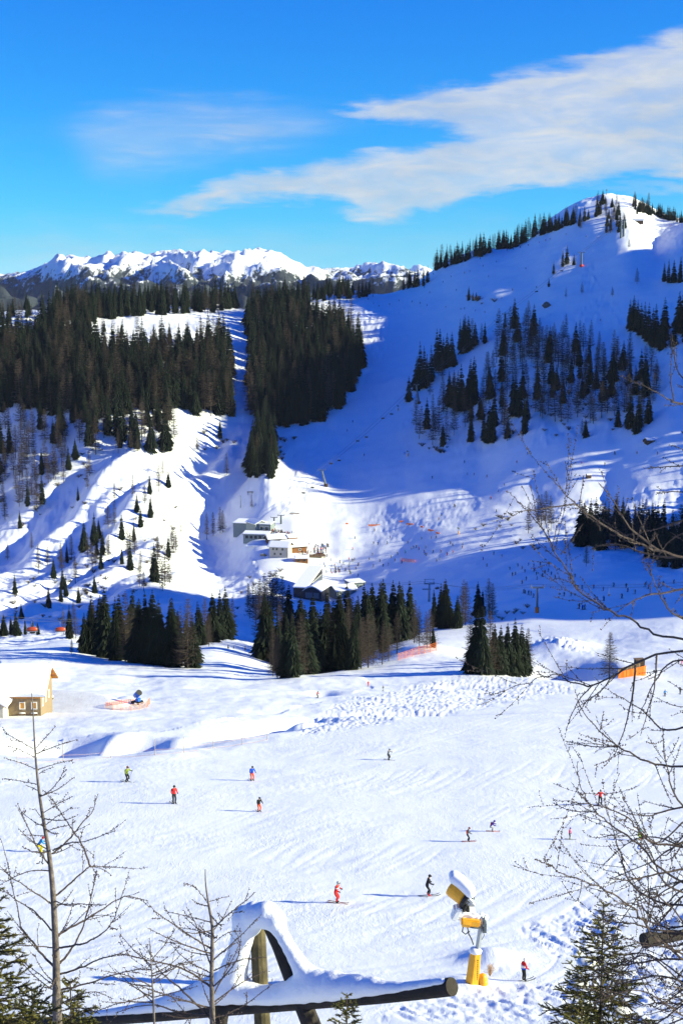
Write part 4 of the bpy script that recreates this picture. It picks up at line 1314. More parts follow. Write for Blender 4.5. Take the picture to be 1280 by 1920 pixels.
# ------------------------------------------------------------------ the village in the valley
def vloc(px, py, y=None):
    if y is None:
        return on_ground(px, py)
    u, _ = ray(px, py)
    return Vector((u * y, y, gz(u * y, y)))
q = vloc(560, 1121)
rz_h = -R(12)
wins = [('right', -15 + 3.2 * i, 4.2, 2.7, 3.8, WHITE, GLASS) for i in range(11)]
flat_building('lift_hall', (q.x + 5.0, q.y + 19, q.z + .5), rz_h, 40, 8.0, 7.6, DARKM, 'long flat-roofed lift hall with a dark end and glazed side', tilt=4.6, snow=0.7, windows=wins, below=5)
# barrel-roofed station beside it
def barrel(name, loc, rz, L, W, h, rise, label, cat='lift station'):
    e = thing(name, loc, rz, label, cat)
    n = 12
    arc = [(-W / 2 + W * i / n, h + rise * math.sin(math.pi * i / n)) for i in range(n + 1)]
    b = MB()
    b.prism([(-W / 2 + .2, -L / 2 + .8, -4), (W / 2 - .2, -L / 2 + .8, -4)] + [(x * .96, -L / 2 + .8, z - .15) for x, z in arc[::-1]], (0, L - 1.6, 0))
    b.build('wall', DARKM, e)
    r1 = MB()
    r1.prism([(x, -L / 2, z) for x, z in arc] + [(x * .97, -L / 2, z - .2) for x, z in arc[::-1]], (0, L, 0))
    r1.build('roof', STEEL, e)
    sn = MB()
    sn.prism([(x * 1.0, -L / 2 + .1, z + .5 * (0.35 + .65 * math.sin(math.pi * i / n))) for i, (x, z) in enumerate(arc)] + [(x, -L / 2 + .1, z + .005) for x, z in arc[::-1]], (0, L - .2, 0))
    sn.build('roof_snow', ROOF_SNOW, e)
    MB().box((0, -L / 2 + .76, h * .45), (W * .7, .1, h * .7)).build('gate', PAINT_GR, e)
    return e
q = vloc(592, 1126)
barrel('lift_station', (q.x, q.y + 7, q.z + 1.0), -R(16), 17, 11.5, 4.6, 2.6, 'lower lift station under a snowy barrel roof beside the long hall')
q = vloc(642, 1122)
house('boarding_station', (q.x, q.y + 6, q.z + .5), R(28), 13, 10, 4.2, 2.0, CLAD, DARKM, 'low gabled boarding station right of the barrel roof', 'lift station', over=.8, snow=.5,
      windows=[('front', -3, 2, 2, 1.6, WHITE, GLASS), ('front', 1, 2, 2, 1.6, WHITE, GLASS)])
q = vloc(665, 1106)
flat_building('ticket_kiosk', (q.x, q.y + 4, q.z), R(24), 8, 9.5, 4.2, CLAD, 'pale flat-roofed kiosk at the right end of the lower station', snow=.5, tilt=.6,
      windows=[('front', -2, 2, 2.4, 1.5, WHITE, GLASS), ('front', 2, 2, 2.4, 1.5, WHITE, GLASS)])
# chalet restaurant
q = vloc(524, 1046)
house('guest_house', (q.x + .5, q.y + 5, q.z + .6), R(-14), 12.5, 9, 6.6, 2.4, CREAM, WOOD_DK, 'cream walled guest house with snowy roof left of the sun terrace', 'house', over=1.0, snow=.5, gable_m=WOOD_VI,
      windows=[('front', -3.6, 4.9, 1.3, 1.5, WOOD_DK, GLASS), ('front', -1.2, 4.9, 1.3, 1.5, WOOD_DK, GLASS), ('front', 2.6, 4.9, 1.3, 1.5, WOOD_DK, GLASS), ('front', -2.6, 1.8, 1.2, 1.4, WOOD_DK, GLASS), ('front', 1.4, 1.8, 1.2, 1.4, WOOD_DK, GLASS),
               ('right', 0, 4.9, 1.4, 1.5, WHITE, GLASS)])
q = vloc(560, 1040)
house('mountain_restaurant', (q.x - 4.0, q.y + 7, q.z + .3), R(22), 15, 10.5, 5.0, 3.0, WOOD_VI, WOOD_DK, 'timber mountain restaurant with its gable towards the sun terrace', 'restaurant', over=1.2, snow=.55, gable_m=WOOD_VI,
      windows=[('right', -2.4, 2.4, 1.5, 1.5, WHITE, GLASS), ('right', 0.2, 2.4, 1.5, 1.5, WHITE, GLASS), ('right', 2.8, 2.4, 1.5, 1.5, WHITE, GLASS), ('right', 0, 5.6, 1.5, 1.2, WHITE, GLASS), ('front', 3, 2.4, 1.5, 1.5, WHITE, GLASS)])
q = vloc(523, 1022)
house('timber_annex', (q.x - 2.5, q.y + 6, q.z), R(18), 11.5, 8.5, 4.0, 2.0, WOOD_DK, WOOD_DK, 'dark timber annex with snowy roof behind the guest house', 'house', over=.9, snow=.5, chimney=(2, .5, 1.2))
q = vloc(546, 1016)
house('small_hut', (q.x, q.y + 3, q.z), R(30), 6.5, 5, 3.0, 1.5, WOOD_VI, WOOD_DK, 'small orange hut behind the restaurant roof', 'hut', over=.6, snow=.35, gable_m=WOOD_VI)
q = vloc(565, 1056)
house('bar_hut', (q.x, q.y + 3, q.z + .1), R(4), 8.0, 5.2, 3.0, 1.1, WOOD_VI, WOOD_DK, 'little snow-roofed bar hut in front of the sun terrace', 'hut', over=.7, snow=.45,
      windows=[('front', -2, 1.6, 1.6, 1.2, WOOD_DK, GLASS), ('front', 1.8, 1.6, 1.6, 1.2, WOOD_DK, GLASS)])
q = vloc(481, 1012)
flat_building('storage_row', (q.x, q.y + 4, q.z), R(-10), 7, 17, 3.6, CLAD, 'long low storage row under snow below the upper station', snow=.6, tilt=.8,
      windows=[('front', -6 + 3 * i, 1.6, 2.0, 2.2, PAINT_GR, DARKM) for i in range(5)])
q = vloc(453, 1000)
flat_building('upper_station_hall', (q.x + .4, q.y + 6, q.z), R(-16), 12, 9.5, 7.2, CLAD, 'boxy grey upper lift hall at the left end of the village', snow=.5, tilt=1.0,
      windows=[('right', -3, 3.5, 3, 5, PAINT_GR, DARKM), ('right', 1.5, 3.5, 3, 5, PAINT_GR, DARKM)])
q = vloc(480, 998)
house('upper_station', (q.x, q.y + 7, q.z), R(-58), 13, 9, 5.6, 1.8, CLAD, DARKM, 'gabled upper lift station between the grey hall and the queue', 'lift station', over=.6, snow=.5,
      windows=[('right', 0, 2.8, 3.0, 3.2, WHITE, GLASS)])
q = vloc(499, 997)
flat_building('station_shelter', (q.x, q.y + 4, q.z), R(-14), 9, 8.5, 5.0, CLAD, 'flat snow-roofed shelter at the right end of the upper station', snow=.5, tilt=.4,
      windows=[('front', -2, 2.4, 2.6, 3, WHITE, GLASS), ('front', 1.6, 2.4, 2.6, 3, WHITE, GLASS)])
# terrace deck with rail, tables
q = vloc(588, 1043)
te = thing('sun_terrace', (q.x, q.y, q.z + .2), R(14), 'wooden sun terrace crowded with guests beside the restaurant', 'terrace')
MB().box((0, 2, 0.2), (15, 11, .5)).build('deck', WOOD, te)
for i in range(9):
    MB().box((-7.2 + 1.8 * i, -3.5, .95), (.12, .12, 1.1)).build('post', WOOD, te)
MB().box((0, -3.5, 1.52), (14.6, .1, .12)).build('handrail', WOOD, te)
TERRACE = q
# parked car under snow
q = vloc(494, 1043)
cr = thing('parked_car', (q.x, q.y + 1, q.z), R(-32), 'snow-covered dark car parked left of the guest house', 'car')
CARP = mat('car_paint', (0.03, 0.04, 0.06), 0.3, spec=0.6)
MB().box((0, 0, .62), (4.4, 1.75, .65)).build('body', CARP, cr, bevel=.15)
MB().prism([(-1.7, -.75, .95), (1.0, -.75, .95), (.6, -.7, 1.45), (-1.4, -.7, 1.45)], (0, 1.5, 0)).build('cabin', GLASS, cr)
MB().box((-.4, 0, 1.55), (2.1, 1.5, .22)).build('roof_snow', ROOF_SNOW, cr, bevel=.08)
for sx in (-1.35, 1.35):
    for sy in (-.86, .86):
        MB().tube([(sx, sy - .1, .33), (sx, sy + .1, .33)], .33, 10).build('wheel', BLACK, cr)
# snow bank left of the terrace
q = vloc(478, 1024)
sb = mesh_obj('snow_bank', *(lambda b: (b.v, b.f))(MB().ball((0, 0, 0.4), (8.0, 2.2, 1.0), 16, 8)), SNOW, smooth=True)
sb.location = q + Vector((0, 0, .2)); sb.rotation_euler = (0, 0, R(10))
tag(sb, 'shovelled snow bank in the sun below the storage row', 'snow bank')

# ------------------------------------------------------------------ huts on the hill
q = vloc(1218, 831)
house('hay_hut', (q.x, q.y + 2, q.z), R(20), 6.0, 4.6, 2.2, 1.4, WOOD_DK, WOOD_DK, 'dark little hay hut on the slope above the sunlit streaks', 'hut', over=.5, snow=.12)
MB_ = MB()
q2 = vloc(1209, 829)
lw = MB().prism([(-1.8, 0, 0), (1.8, 0, 0), (1.4, 0, 1.2), (-1.9, 0, 2.0)], (0, .25, 0)).build('wooden_screen', WOOD_DK, None)
lw.location = q2
tag(lw, 'slanting wooden screen standing left of the hay hut', 'screen')
q = vloc(1103, 897)
house('lift_cabin', (q.x, q.y + 1, q.z), R(10), 2.9, 2.6, 2.2, .5, WOOD_DK, RED_P, 'tiny cabin with a reddish side on the sunlit slope', 'hut', over=.2, snow=.25)
q = vloc(1092, 899)
bx_ = MB().box((0, 0, .5), (.8, .8, 1.0)).build('crate', WOOD_DK, None)
bx_.location = q
tag(bx_, 'small dark crate on the snow left of the tiny cabin', 'crate')
q = vloc(1197, 420)
ss_ = thing('summit_station', (q.x, q.y + 3, q.z), R(-8), 'white rounded summit lift station on the shoulder below the top', 'lift station')
n = 8
arc = [(math.cos(math.pi * i / n) * 2.6, 3.4 + math.sin(math.pi * i / n) * 2.4) for i in range(n + 1)]
MB().prism([(-5.2, y, z) for y, z in arc], (10.4, 0, 0)).build('cover', WHITE, ss_)
MB().box((0, 0, 1.6), (9.6, 4.2, 3.5)).build('base', WOOD_DK, ss_)
MB().box((5.26, 0, 4.3), (.1, 3.2, 1.6)).build('opening', DARKM, ss_)
pk = at(1136, 364, 1628)
cz = gz(pk.x, 1628)
cx = thing('summit_cross', (pk.x, 1628, cz - .3), 0, 'thin summit cross standing on the very top of the hill', 'cross')
MB().box((0, 0, 3.2), (.34, .34, 7.0)).build('upright', WOOD, cx)
MB().box((0, -.36, 5.2), (2.6, .34, .34)).build('crossbar', WOOD, cx)

# ------------------------------------------------------------------ lift towers, cables and chairs
LIFT_TOP = {}
def tower(key, px, py, top, arm, label, base_m=None, r=None, lean=0.0, frame=False, y0=0.0):
    q = on_ground(px, py, y0)
    s = mpp(q)
    H = (py - top) * s / CP
    e = thing('lift_tower', q, 0, label, 'lift tower')
    r = r or max(.42, 2.1 * s)
    tp = Vector((lean * s, 0, H))
    MB().tube([(0, 0, -1.0), (0, 0, .1), tp], [r, r, r * .7], 10).build('pole', PAINT_GR, e)
    A = arm * s / 2
    MB().box(tp + Vector((0, 0, -.1)), (2 * A, .45, .4)).build('crossarm', PAINT_GR, e)
    for sg in (-1, 1):
        w = MB()
        w.box(tp + Vector((sg * A * .92, 0, .25)), (.3, 3.4, .25))
        for k in range(5):
            w.tube([tp + Vector((sg * A * .92 - .12, -1.4 + .7 * k, .42)), tp + Vector((sg * A * .92 + .12, -1.4 + .7 * k, .42))], .26, 8)
        w.build('sheave_train', STEEL, e)
    if frame:
        f = MB()
        for sg in (-1, 1):
            f.box(tp + Vector((sg * A * .8, 0, 1.0)), (.14, .14, 2.0))
        f.box(tp + Vector((0, 0, 2.0)), (2 * A, .16, .16))
        f.build('service_frame', PAINT_GR, e)
        MB().box(tp + Vector((-A * .5, 0, -2.6)), (1.6 * A, .5, .35)).build('lower_arm', PAINT_GR, e)
        MB().box((.0, -r - .12, H * .5), (.4, .08, H * .9)).build('ladder', STEEL, e)
    if base_m:
        MB().tube([(0, 0, -.2), (0, 0, 2.0)], r * 1.7, 12).build('crash_pad', base_m, e)
    LIFT_TOP[key] = (q + tp, A)
    return e
tower('a1', 611, 912, 881, 15, 'leaning T-shaped lift tower alone on the shaded slope above the village', WOOD_DK, lean=-8)
tower('a2', 785, 757, 722, 9, 'leaning mast at the lower end of the spruce group by the run', WOOD_DK, lean=-5)
tower('a3', 946, 613, 589, 13, 'lift tower with red base above the open larch wood', WOOD_DK)
tower('a4', 1089, 500, 474, 13, 'lift tower with reddish post beside the small upper spruce clump', RED_P)
tower('a5', 1163, 446, 415, 10, 'left one of the twin lift towers under the summit')
tower('a6', 1168, 443, 414, 8, 'right one of the twin lift towers under the summit')
tower('v1', 527, 982, 966, 14, 'right Y-shaped lift tower beside the upper station')
tower('v2', 514, 986, 970, 13, 'left Y-shaped lift tower beside the upper station')
tower('b1', 804, 1128, 1094, 20, 'dark lift tower with service frame rising behind the near trees', frame=True, y0=560)
tower('b2', 1006, 1149, 1101, 24, 'grey lift tower with an orange crash pad on the lit brow', ORN, r=.42)
q = vloc(451, 952)
po = MB().tube([(0, 0, -.5), (0, 0, 9)], [.3, .22], 8).build('mast', PAINT_GR, None); po.location = q
tag(po, 'thin dark mast on the slope above the upper station', 'mast')
q = vloc(469, 928)
pl_ = thing('lookout_platform', q, 0, 'small dark platform on the slope above the bushy larch', 'platform')
MB().box((0, 0, 2.2), (4.5, 2.0, .4)).build('deck', WOOD_DK, pl_)
for sx in (-1.5, 1.5):
    MB().box((sx, 0, 1), (.3, .3, 2.2)).build('post', WOOD_DK, pl_)

CABLE = mat('steel_cable', (0.10, 0.10, 0.11), 0.5, metal=0.5)
def cable(pts, r, label):
    dense_ = []
    for a_, b_ in zip(pts[:-1], pts[1:]):
        n = 10
        L = (b_ - a_).length
        for i in range(n):
            t = i / n
            dense_.append(a_.lerp(b_, t) - Vector((0, 0, 4 * t * (1 - t) * L * .012)))
    dense_.append(pts[-1])
    o = MB().tube(dense_, r, 4).build('cable', CABLE, None)
    return tag(o, label, 'cable'), dense_
def on_cable(dn, px):
    best = None
    for a_, b_ in zip(dn[:-1], dn[1:]):
        pa = 640 + FPX * a_.x / (a_.y * CP - a_.z * SP)
        pb = 640 + FPX * b_.x / (b_.y * CP - b_.z * SP)
        if min(pa, pb) <= px <= max(pa, pb) and pa != pb:
            return a_.lerp(b_, (px - pa) / (pb - pa))
    return None
def chair_proto(hood):
    e = thing('chairlift_chair', (0, 0, -520), 0)
    MB().tube([(0, 0, 0), (0, .1, -1.2), (0, .35, -1.9)], .05, 6).build('hanger', STEEL, e)
    MB().box((0, 0, -3.1), (3.0, .75, .14)).build('seat', BLACK if not hood else WOOD_DK, e)
    MB().box((0, .42, -2.65), (3.0, .12, .8)).build('backrest', BLACK if not hood else WOOD_DK, e)
    f = MB()
    for sx in (-1.4, 1.4):
        f.tube([(sx, .4, -1.9), (sx, .45, -2.6), (sx, -.35, -3.1)], .045, 5)
    f.tube([(-1.45, .38, -1.9), (1.45, .38, -1.9)], .06, 6)
    f.build('frame', STEEL, e)
    MB().tube([(-1.35, -.5, -3.55), (1.35, -.5, -3.55)], .045, 5).build('footrest', STEEL, e)
    if hood:
        b = MB().ball((0, -.05, -2.45), (1.62, .72, .72), 16, 10)
        b.v = [(x, y, max(z, -2.95)) for x, y, z in b.v]
        b.build('bubble_hood', HOOD, e, smooth=True)
        MB().box((0, -.1, -3.02), (3.2, 1.3, .14)).build('hood_rim', STEEL, e)
    return e
plain = chair_proto(False)
hooded = chair_proto(True)
used = {'p': False, 'h': False}
def chair(p_, rz, hood, label, group, sc=1.0):
    k = 'h' if hood else 'p'
    o = (hooded if hood else plain) if not used[k] else dup(hooded if hood else plain)
    used[k] = True
    o.location = p_
    o.rotation_euler = (0, 0, rz)
    o.scale = (sc,) * 3
    tag(o, label, 'chairlift chair', group)
off = Vector((1.6, 0, .5))
st = [LIFT_TOP[k][0] for k in ('v1', 'a1', 'a2', 'a3', 'a4', 'a5')]
_, dn1 = cable([p_ + off for p_ in st],   .09, 'thin lift cable climbing the hill, right-hand strand')
_, dn2 = cable([p_ - Vector((1.6, 0, -.5)) for p_ in st], .09, 'thin lift cable climbing the hill, left-hand strand')
GC = 'chairs of the hill chairlift'
for i, x in enumerate([568, 585, 620, 635, 670, 686, 717, 733, 868, 901, 931, 969, 1005, 1028, 1052]):
    p_ = on_cable(dn1 if i % 2 else dn2, x)
    if p_: chair(p_, R(-35), False, 'small dark empty chair hanging from the hill chairlift', GC)
b2 = LIFT_TOP['b2'][0]
b1 = LIFT_TOP['b1'][0]
endp = Vector((at(1330, 1095, 430).x, 430, at(1330, 1095, 430).z))
stn = vloc(600, 1100) + Vector((0, 0, 6))
_, dn3 = cable([stn, b1 + Vector((1.8, 0, .5)), b2 + Vector((1.6, 0, .5)), endp], .05, 'lift cable from the lower station over the brow, front strand')
cable([stn + Vector((0, 4, 0)), b1 - Vector((1.8, -3, -.5)), b2 - Vector((1.6, -3, -.5)), endp + Vector((0, 5, 0))], .05, 'lift cable from the lower station over the brow, rear strand')
for x in (1049, 1078, 1142):
    p_ = on_cable(dn3, x)
    if p_: chair(p_, R(80), False, 'dark chair of the brow chairlift right of the padded tower', 'chairs of the brow chairlift', .8)
for x in (770, 820):
    p_ = on_cable(dn3, x)
    if p_: chair(p_, R(40), False, 'dark chair beside the tower behind the near trees', 'chairs behind the near trees', .8)
_ch = [o for o in COL.objects if o.get('category') == 'chairlift chair']
ordinals(_ch, lambda o: o.location.x / o.location.y, lambda o: o['label'], lambda o, s2: o.__setitem__('label', s2))
def ap(px, py, y):
    return at(px, py, y)
_, dn4 = cable([ap(-60, 1148, 430), ap(160, 1161, 480), ap(390, 1165, 640), ap(460, 1172, 700), stn], .06, 'chairlift cable behind the left brow, upper strand')
_, dn5 = cable([ap(-60, 1156, 430), ap(160, 1164, 480), ap(390, 1168, 640), ap(460, 1176, 700), stn - Vector((0, 0, 1))], .06, 'chairlift cable behind the left brow, lower strand')
for x, l in ((60, 'orange-hooded chair, leftmost on the cable behind the chalet brow'), (113, 'orange-hooded chair, second from the left on the cable behind the chalet brow'),
             (389, 'orange-hooded chair in front of the set-back tree group'), (458, 'orange-hooded chair at the left edge of the large near tree group')):
    p_ = on_cable(dn5, x)
    if p_: chair(p_, R(8), True, l, 'orange-hooded chairs behind the left brow', 1.12)

# ------------------------------------------------------------------ bushes, rocks on the far slopes
def bush_geo(seed, n=26):
    r = random.Random(seed)
    b = MB()
    for i in range(n):
        th, sp = r.uniform(0, 6.28), r.uniform(.2, 1.0)
        e = Vector((math.cos(th) * sp, math.sin(th) * sp, r.uniform(.4, 1.0)))
        m_ = e * .5 + Vector((0, 0, .15))
        b.tube([(0, 0, -.1), m_, e], [.035, .025, .01], 3, caps=False)
        for k in range(4):
            b.tube([m_.lerp(e, r.random()), e + Vector((r.uniform(-.4, .4), r.uniform(-.4, .4), r.uniform(-.1, .35)))], [.018, .007], 3, caps=False)
    return b
bushes = []
for i in range(3):
    bushes.append(bush_geo(200 + i).build('bush', BRUSH, None))
for b_ in bushes:
    b_.location = (0, 0, -530)
nb = [0]
def bush(px, py, size, label, group):
    q = on_ground(px, py)
    if q is None: return
    s = mpp(q) * size / 2
    k = nb[0] % 3
    o = bushes[k] if nb[0] < 3 else dup(bushes[k])
    nb[0] += 1
    o.location = q
    o.rotation_euler = (0, 0, rng.uniform(0, 6.28))
    o.scale = (s * 1.1, s * 1.1, s * rng.uniform(.7, 1.0))
    tag(o, label, 'bush', group)
rb = random.Random(77)
for poly, n, lab in [([(60, 1060), (330, 940), (340, 1100), (120, 1170), (0, 1170)], 70, 'low bare bush dotted over the left slope'),
                     ([(0, 840), (300, 830), (330, 900), (0, 1000)], 28, 'low bare bush dotted over the left slope'),
                     ([(920, 690), (1200, 700), (1200, 810), (900, 830)], 60, 'low bare bush under the larches of the right slope'),
                     ([(520, 810), (560, 820), (540, 880), (500, 890)], 14, 'low bare bush right of the narrow dark clump'),
                     ([(440, 1090), (530, 1070), (540, 1130), (440, 1160)], 16, 'low bare bush around the brown clump under the village'),
                     ([(790, 835), (840, 838), (836, 850), (795, 850)], 8, 'low bare bush at the foot of the right wooded slope'),
                     ([(870, 550), (930, 560), (925, 572), (870, 570)], 9, 'tiny bush on the open upper slope'),
                     ([(885, 985), (960, 960), (965, 985), (890, 1000)], 9, 'low bush on the shaded run left of the larches'),
                     ([(965, 1015), (1010, 1005), (1020, 1030), (970, 1035)], 5, 'round bush below the larches at the shaded run'),
                     ([(925, 1160), (990, 1135), (990, 1150), (935, 1172)], 8, 'low bush along the brow left of the padded tower'),
                     ([(340, 800), (440, 830), (460, 840), (350, 850)], 9, 'low bare bush left of the narrow dark clump')]:
    xs, ys = [a_[0] for a_ in poly], [a_[1] for a_ in poly]
    k = 0
    for _ in range(2000):
        if k >= n: break
        x, y = rb.uniform(min(xs), max(xs)), rb.uniform(min(ys), max(ys))
        if inpoly(np.array([x]), np.array([y]), poly)[0]:
            bush(x, y, rb.uniform(7, 17), lab, lab.replace('low bare bush', 'bushes').replace('low bush', 'bushes').replace('tiny bush', 'bushes').replace('round bush', 'bushes'))
            k += 1
def rock_thing(px, py, w, h, label):
    q = on_ground(px, py)
    s = mpp(q)
    b = MB().ball((0, 0, h * s * .35), (w * s / 2, w * s / 3, h * s * .7), 8, 6)
    r = random.Random(px)
    b.v = [(x * r.uniform(.8, 1.2), y * r.uniform(.8, 1.2), z * r.uniform(.85, 1.15)) for x, y, z in b.v]
    o = b.build('rock_outcrop', ROCK, None)
    o.location = q
    tag(o, label, 'rock')
rock_thing(1024, 576, 16, 9, 'dark rock outcrop on the open slope above the wooded slope')
rock_thing(1238, 1062, 20, 12, 'dark rock under the right-edge wood')
# ------------------------------------------------------------------ nets, poles, signs
def pole_thing(px, py, hpx, r, m, name, label, cat, group=None, y0=0):
    q = on_ground(px, py, y0)
    s = mpp(q)
    o = MB().tube([(0, 0, -.3), (0, 0, hpx * s / CP)], [r, r * .85], 6).build(name, m, None)
    o.location = q
    return tag(o, label, cat, group), q, hpx * s / CP
POLE = mat('pale_fence_pole', (0.42, 0.36, 0.30), 0.7)
def net_fence(name, items, label, m, pole_m, h_frac=(.15, .95), rows=6, cols=10, r=.02, pr=.03, y0=0.0, sag=0.0):
    """poles (px, foot row, height in px) with a real mesh of cords between them"""
    pts = []
    for px, py, h in items:
        q = on_ground(px, py, y0)
        pts.append((q, h * mpp(q) / CP))
    o0 = pts[0][0]
    e = thing(name, o0, 0, label, 'fence')
    for q, H in pts:
        MB().tube([q - o0 + Vector((0, 0, -.3)), q - o0 + Vector((0, 0, H))], [pr, pr * .8], 6).build('pole', pole_m, e)
    b = MB()
    for (q, H), (q2, H2) in zip(pts[:-1], pts[1:]):
        A0, A1 = q - o0, q2 - o0
        for k in range(rows):
            f = h_frac[0] + (h_frac[1] - h_frac[0]) * k / max(1, rows - 1)
            a_, c_ = A0 + Vector((0, 0, H * f)), A1 + Vector((0, 0, H2 * f))
            mid = (a_ + c_) / 2 - Vector((0, 0, sag * H))
            b.tube([a_, mid, c_], r, 3, caps=False)
        for k in range(1, cols):
            t = k / cols
            g_ = A0.lerp(A1, t)
            Hh = H + (H2 - H) * t
            dz = -sag * Hh * (1 - abs(2 * t - 1))
            b.tube([g_ + Vector((0, 0, Hh * h_frac[0] + dz)), g_ + Vector((0, 0, Hh * h_frac[1] + dz))], r, 3, caps=False)
    o = b.build('net', m, e)
    return e
net_fence('safety_fence', [(33, 1432, 33), (119, 1427, 32), (208, 1421, 32), (291, 1416, 31), (345, 1411, 31), (400, 1403, 31), (454, 1396, 31), (501, 1387, 24)],
          'thin safety fence of spaced poles along the left edge of the piste', NET_PALE, POLE, h_frac=(.05, .35), rows=2, cols=1, r=.018, pr=.045, sag=.05)
net_fence('orange_net_fence', [(746, 1238, 14), (760, 1234, 14), (772, 1231, 15), (785, 1227, 16), (795, 1225, 16), (806, 1223, 16), (817, 1220, 17)],
          'orange safety net climbing the brow right of the large near trees', NET_OR, NET_OR, h_frac=(.1, .9), rows=5, cols=5, r=.04, pr=.10)
net_fence('ring_net', [(199, 1327, 9), (212, 1331, 10), (228, 1332, 11), (246, 1332, 11), (262, 1330, 11), (276, 1326, 12), (281, 1320, 12)],
          'pale orange net ring around the blue snow gun', NET_PALE, NET_OR, h_frac=(.05, 1), rows=5, cols=7, r=.035, pr=.05)
net_fence('rear_net', [(199, 1326, 9), (220, 1322, 8), (246, 1319, 8), (262, 1317, 7)], 'red net line behind the ring net of the blue snow gun', NET_OR, NET_OR, h_frac=(.3, 1), rows=4, cols=6, r=.04, pr=.05)
net_fence('red_net_fence', [(752, 1052, 6), (758, 1053, 6), (764, 1054, 6), (770, 1054, 6), (777, 1055, 6)], 'short red net fence beside the sunlit practice area', NET_OR, NET_OR, rows=4, cols=3, r=.10, pr=.14)
for i, (x, y, w) in enumerate([(701, 986, 22), (752, 979, 8), (768, 984, 14), (790, 989, 5), (808, 996, 14), (820, 1001, 8), (650, 983, 5), (552, 964, 18)]):
    q = on_ground(x, y)
    s = mpp(q)
    o = MB().box((0, 0, .5), (w * s, .4, 1.1)).build('crash_mat', NET_OR if i < 7 else POLE, None)
    o.location = q
    o.rotation_euler = (0, R(9) if 2 < i < 6 else 0, R(-25) if 1 < i < 6 else 0)
    tag(o, 'orange crash mat laid out across the run above the village' if i < 7 else 'dull crash mat alone on the slope above the queue', 'crash mat', 'orange crash mats across the run' if i < 7 else None)
pole_thing(822, 1344, 22, .03, POLE, 'marker_pole', 'thin marker pole beside the groomed path', 'pole')
pole_thing(93, 1335 + 30, 34, .03, POLE, 'marker_pole', 'thin marker pole in front of the chalet', 'pole')
pole_thing(805, 1205, 12, .03, POLE, 'marker_pole', 'thin marker pole high on the brow right of the trees', 'pole')
pole_thing(1043, 1214, 14, .03, POLE, 'marker_pole', 'thin marker pole on the lit mound above the shaded hollow', 'pole')
pole_thing(1065, 1222, 12, .03, POLE, 'marker_pole', 'thin marker pole on the right flank of the lit mound', 'pole')
def sign(px, py, hpx, dpx, label):
    q = on_ground(px, py)
    s = mpp(q)
    e = thing('piste_sign', q, 0, label, 'sign')
    H = hpx * s / CP
    MB().tube([(0, 0, -.3), (0, 0, H)], .03, 6).build('post', POLE, e)
    D = dpx * s
    MB().tube([(0, -.02, H + D * .3), (0, -.05, H + D * .3)], D / 2, 16).build('disc', BLUE_M, e)
    MB().tube([(0, -.052, H + D * .3), (0, -.058, H + D * .3)], D / 4, 12).build('number_field', WHITE, e)
sign(1013, 1308, 14, 5, 'small blue round piste sign on a thin pole by the choppy snow')
sign(1197, 1612, 22, 9, 'blue round piste sign behind the larch branches at the right edge')

# ------------------------------------------------------------------ orange banner wall with planks
q = on_ground(1184, 1268)
s = mpp(q)
bw = thing('banner_wall', q + Vector((0, 0, 0)), R(16), 'bright orange banner on a plank wall right of the lone larch', 'barrier')
W_ = 57 * s
t_ = MB()
n = 10
for i in range(n):
    x0, x1 = -W_ / 2 + W_ * i / n, -W_ / 2 + W_ * (i + 1) / n
    def zz(x): return .55 * (x / W_) * 2
    wv = .05 * math.sin(i * 1.9)
    t_.prism([(x0, wv, zz(x0) - .6), (x1, -wv, zz(x1) - .6), (x1, -wv, zz(x1) + 1.75), (x0, wv, zz(x0) + 1.75)], (0, .05, 0))
t_.build('banner', ORN, bw)
for i in range(16):
    x = -W_ / 2 + W_ * .8 * (i + .5) / 16
    MB().box((x, .22, .55 * (x / W_) * 2 + 1.5), (W_ * .8 / 16 * .93, .1, 2.1 + .12 * math.sin(i * 2.3))).build('plank', WOOD if i % 3 else STONE, bw)
cb = thing('timber_cabin', (q.x + 1.9, q.y + 1.6, q.z + 1.6), R(10), 'small weathered timber box behind the orange banner', 'cabin')
MB().box((0, 0, .9), (2.0, 1.6, 2.2)).build('body', WOOD_DK, cb)
for i in range(5):
    MB().box((0, -.82, .2 + .38 * i), (2.04, .06, .3)).build('plank', WOOD_DK, cb)
MB().box((0, 0, 2.06), (2.3, 1.9, .1)).build('lid', WOOD, cb)

# ------------------------------------------------------------------ blue snow gun with its snow heap
q = on_ground(258, 1322)
bg_ = thing('blue_snow_gun', q + Vector((0, 0, .2)), R(-30), 'blue fan snow gun inside the net ring beside the chalet yard', 'snow gun')
s = mpp(q)
dv = Vector((.75, -.2, .62)).normalized()
c0 = Vector((0, 0, 1.75))
MB().tube([c0 - dv * .75, c0 - dv * .5, c0 + dv * .2, c0 + dv * .75], [.35, .52, .55, .5], 14).build('drum', BLUE_M, bg_)
MB().tube([c0 + dv * .74, c0 + dv * .82], [.56, .56], 14).build('nozzle_ring', BLACK, bg_)
MB().tube([c0 - dv * .75, c0 - dv * 1.05], [.3, .15], 10).build('motor', STEEL, bg_)
f = MB()
f.tube([(0, 0, .5), (0, 0, 1.4)], .1, 8)
f.tube([(0, -.6, 1.75), (0, -.6, 1.35), (0, 0, 1.15), (0, .6, 1.35), (0, .6, 1.75)], .06, 6)
f.build('yoke', STEEL, bg_)
MB().box((0, 0, .45), (1.7, 1.1, .2)).build('carriage', DARKM, bg_)
for sx in (-.6, .6):
    MB().tube([(sx, -.62, .35), (sx, -.5, .35)], .33, 12).build('wheel', BLACK, bg_)
    MB().tube([(sx, .5, .35), (sx, .62, .35)], .33, 12).build('wheel', BLACK, bg_)
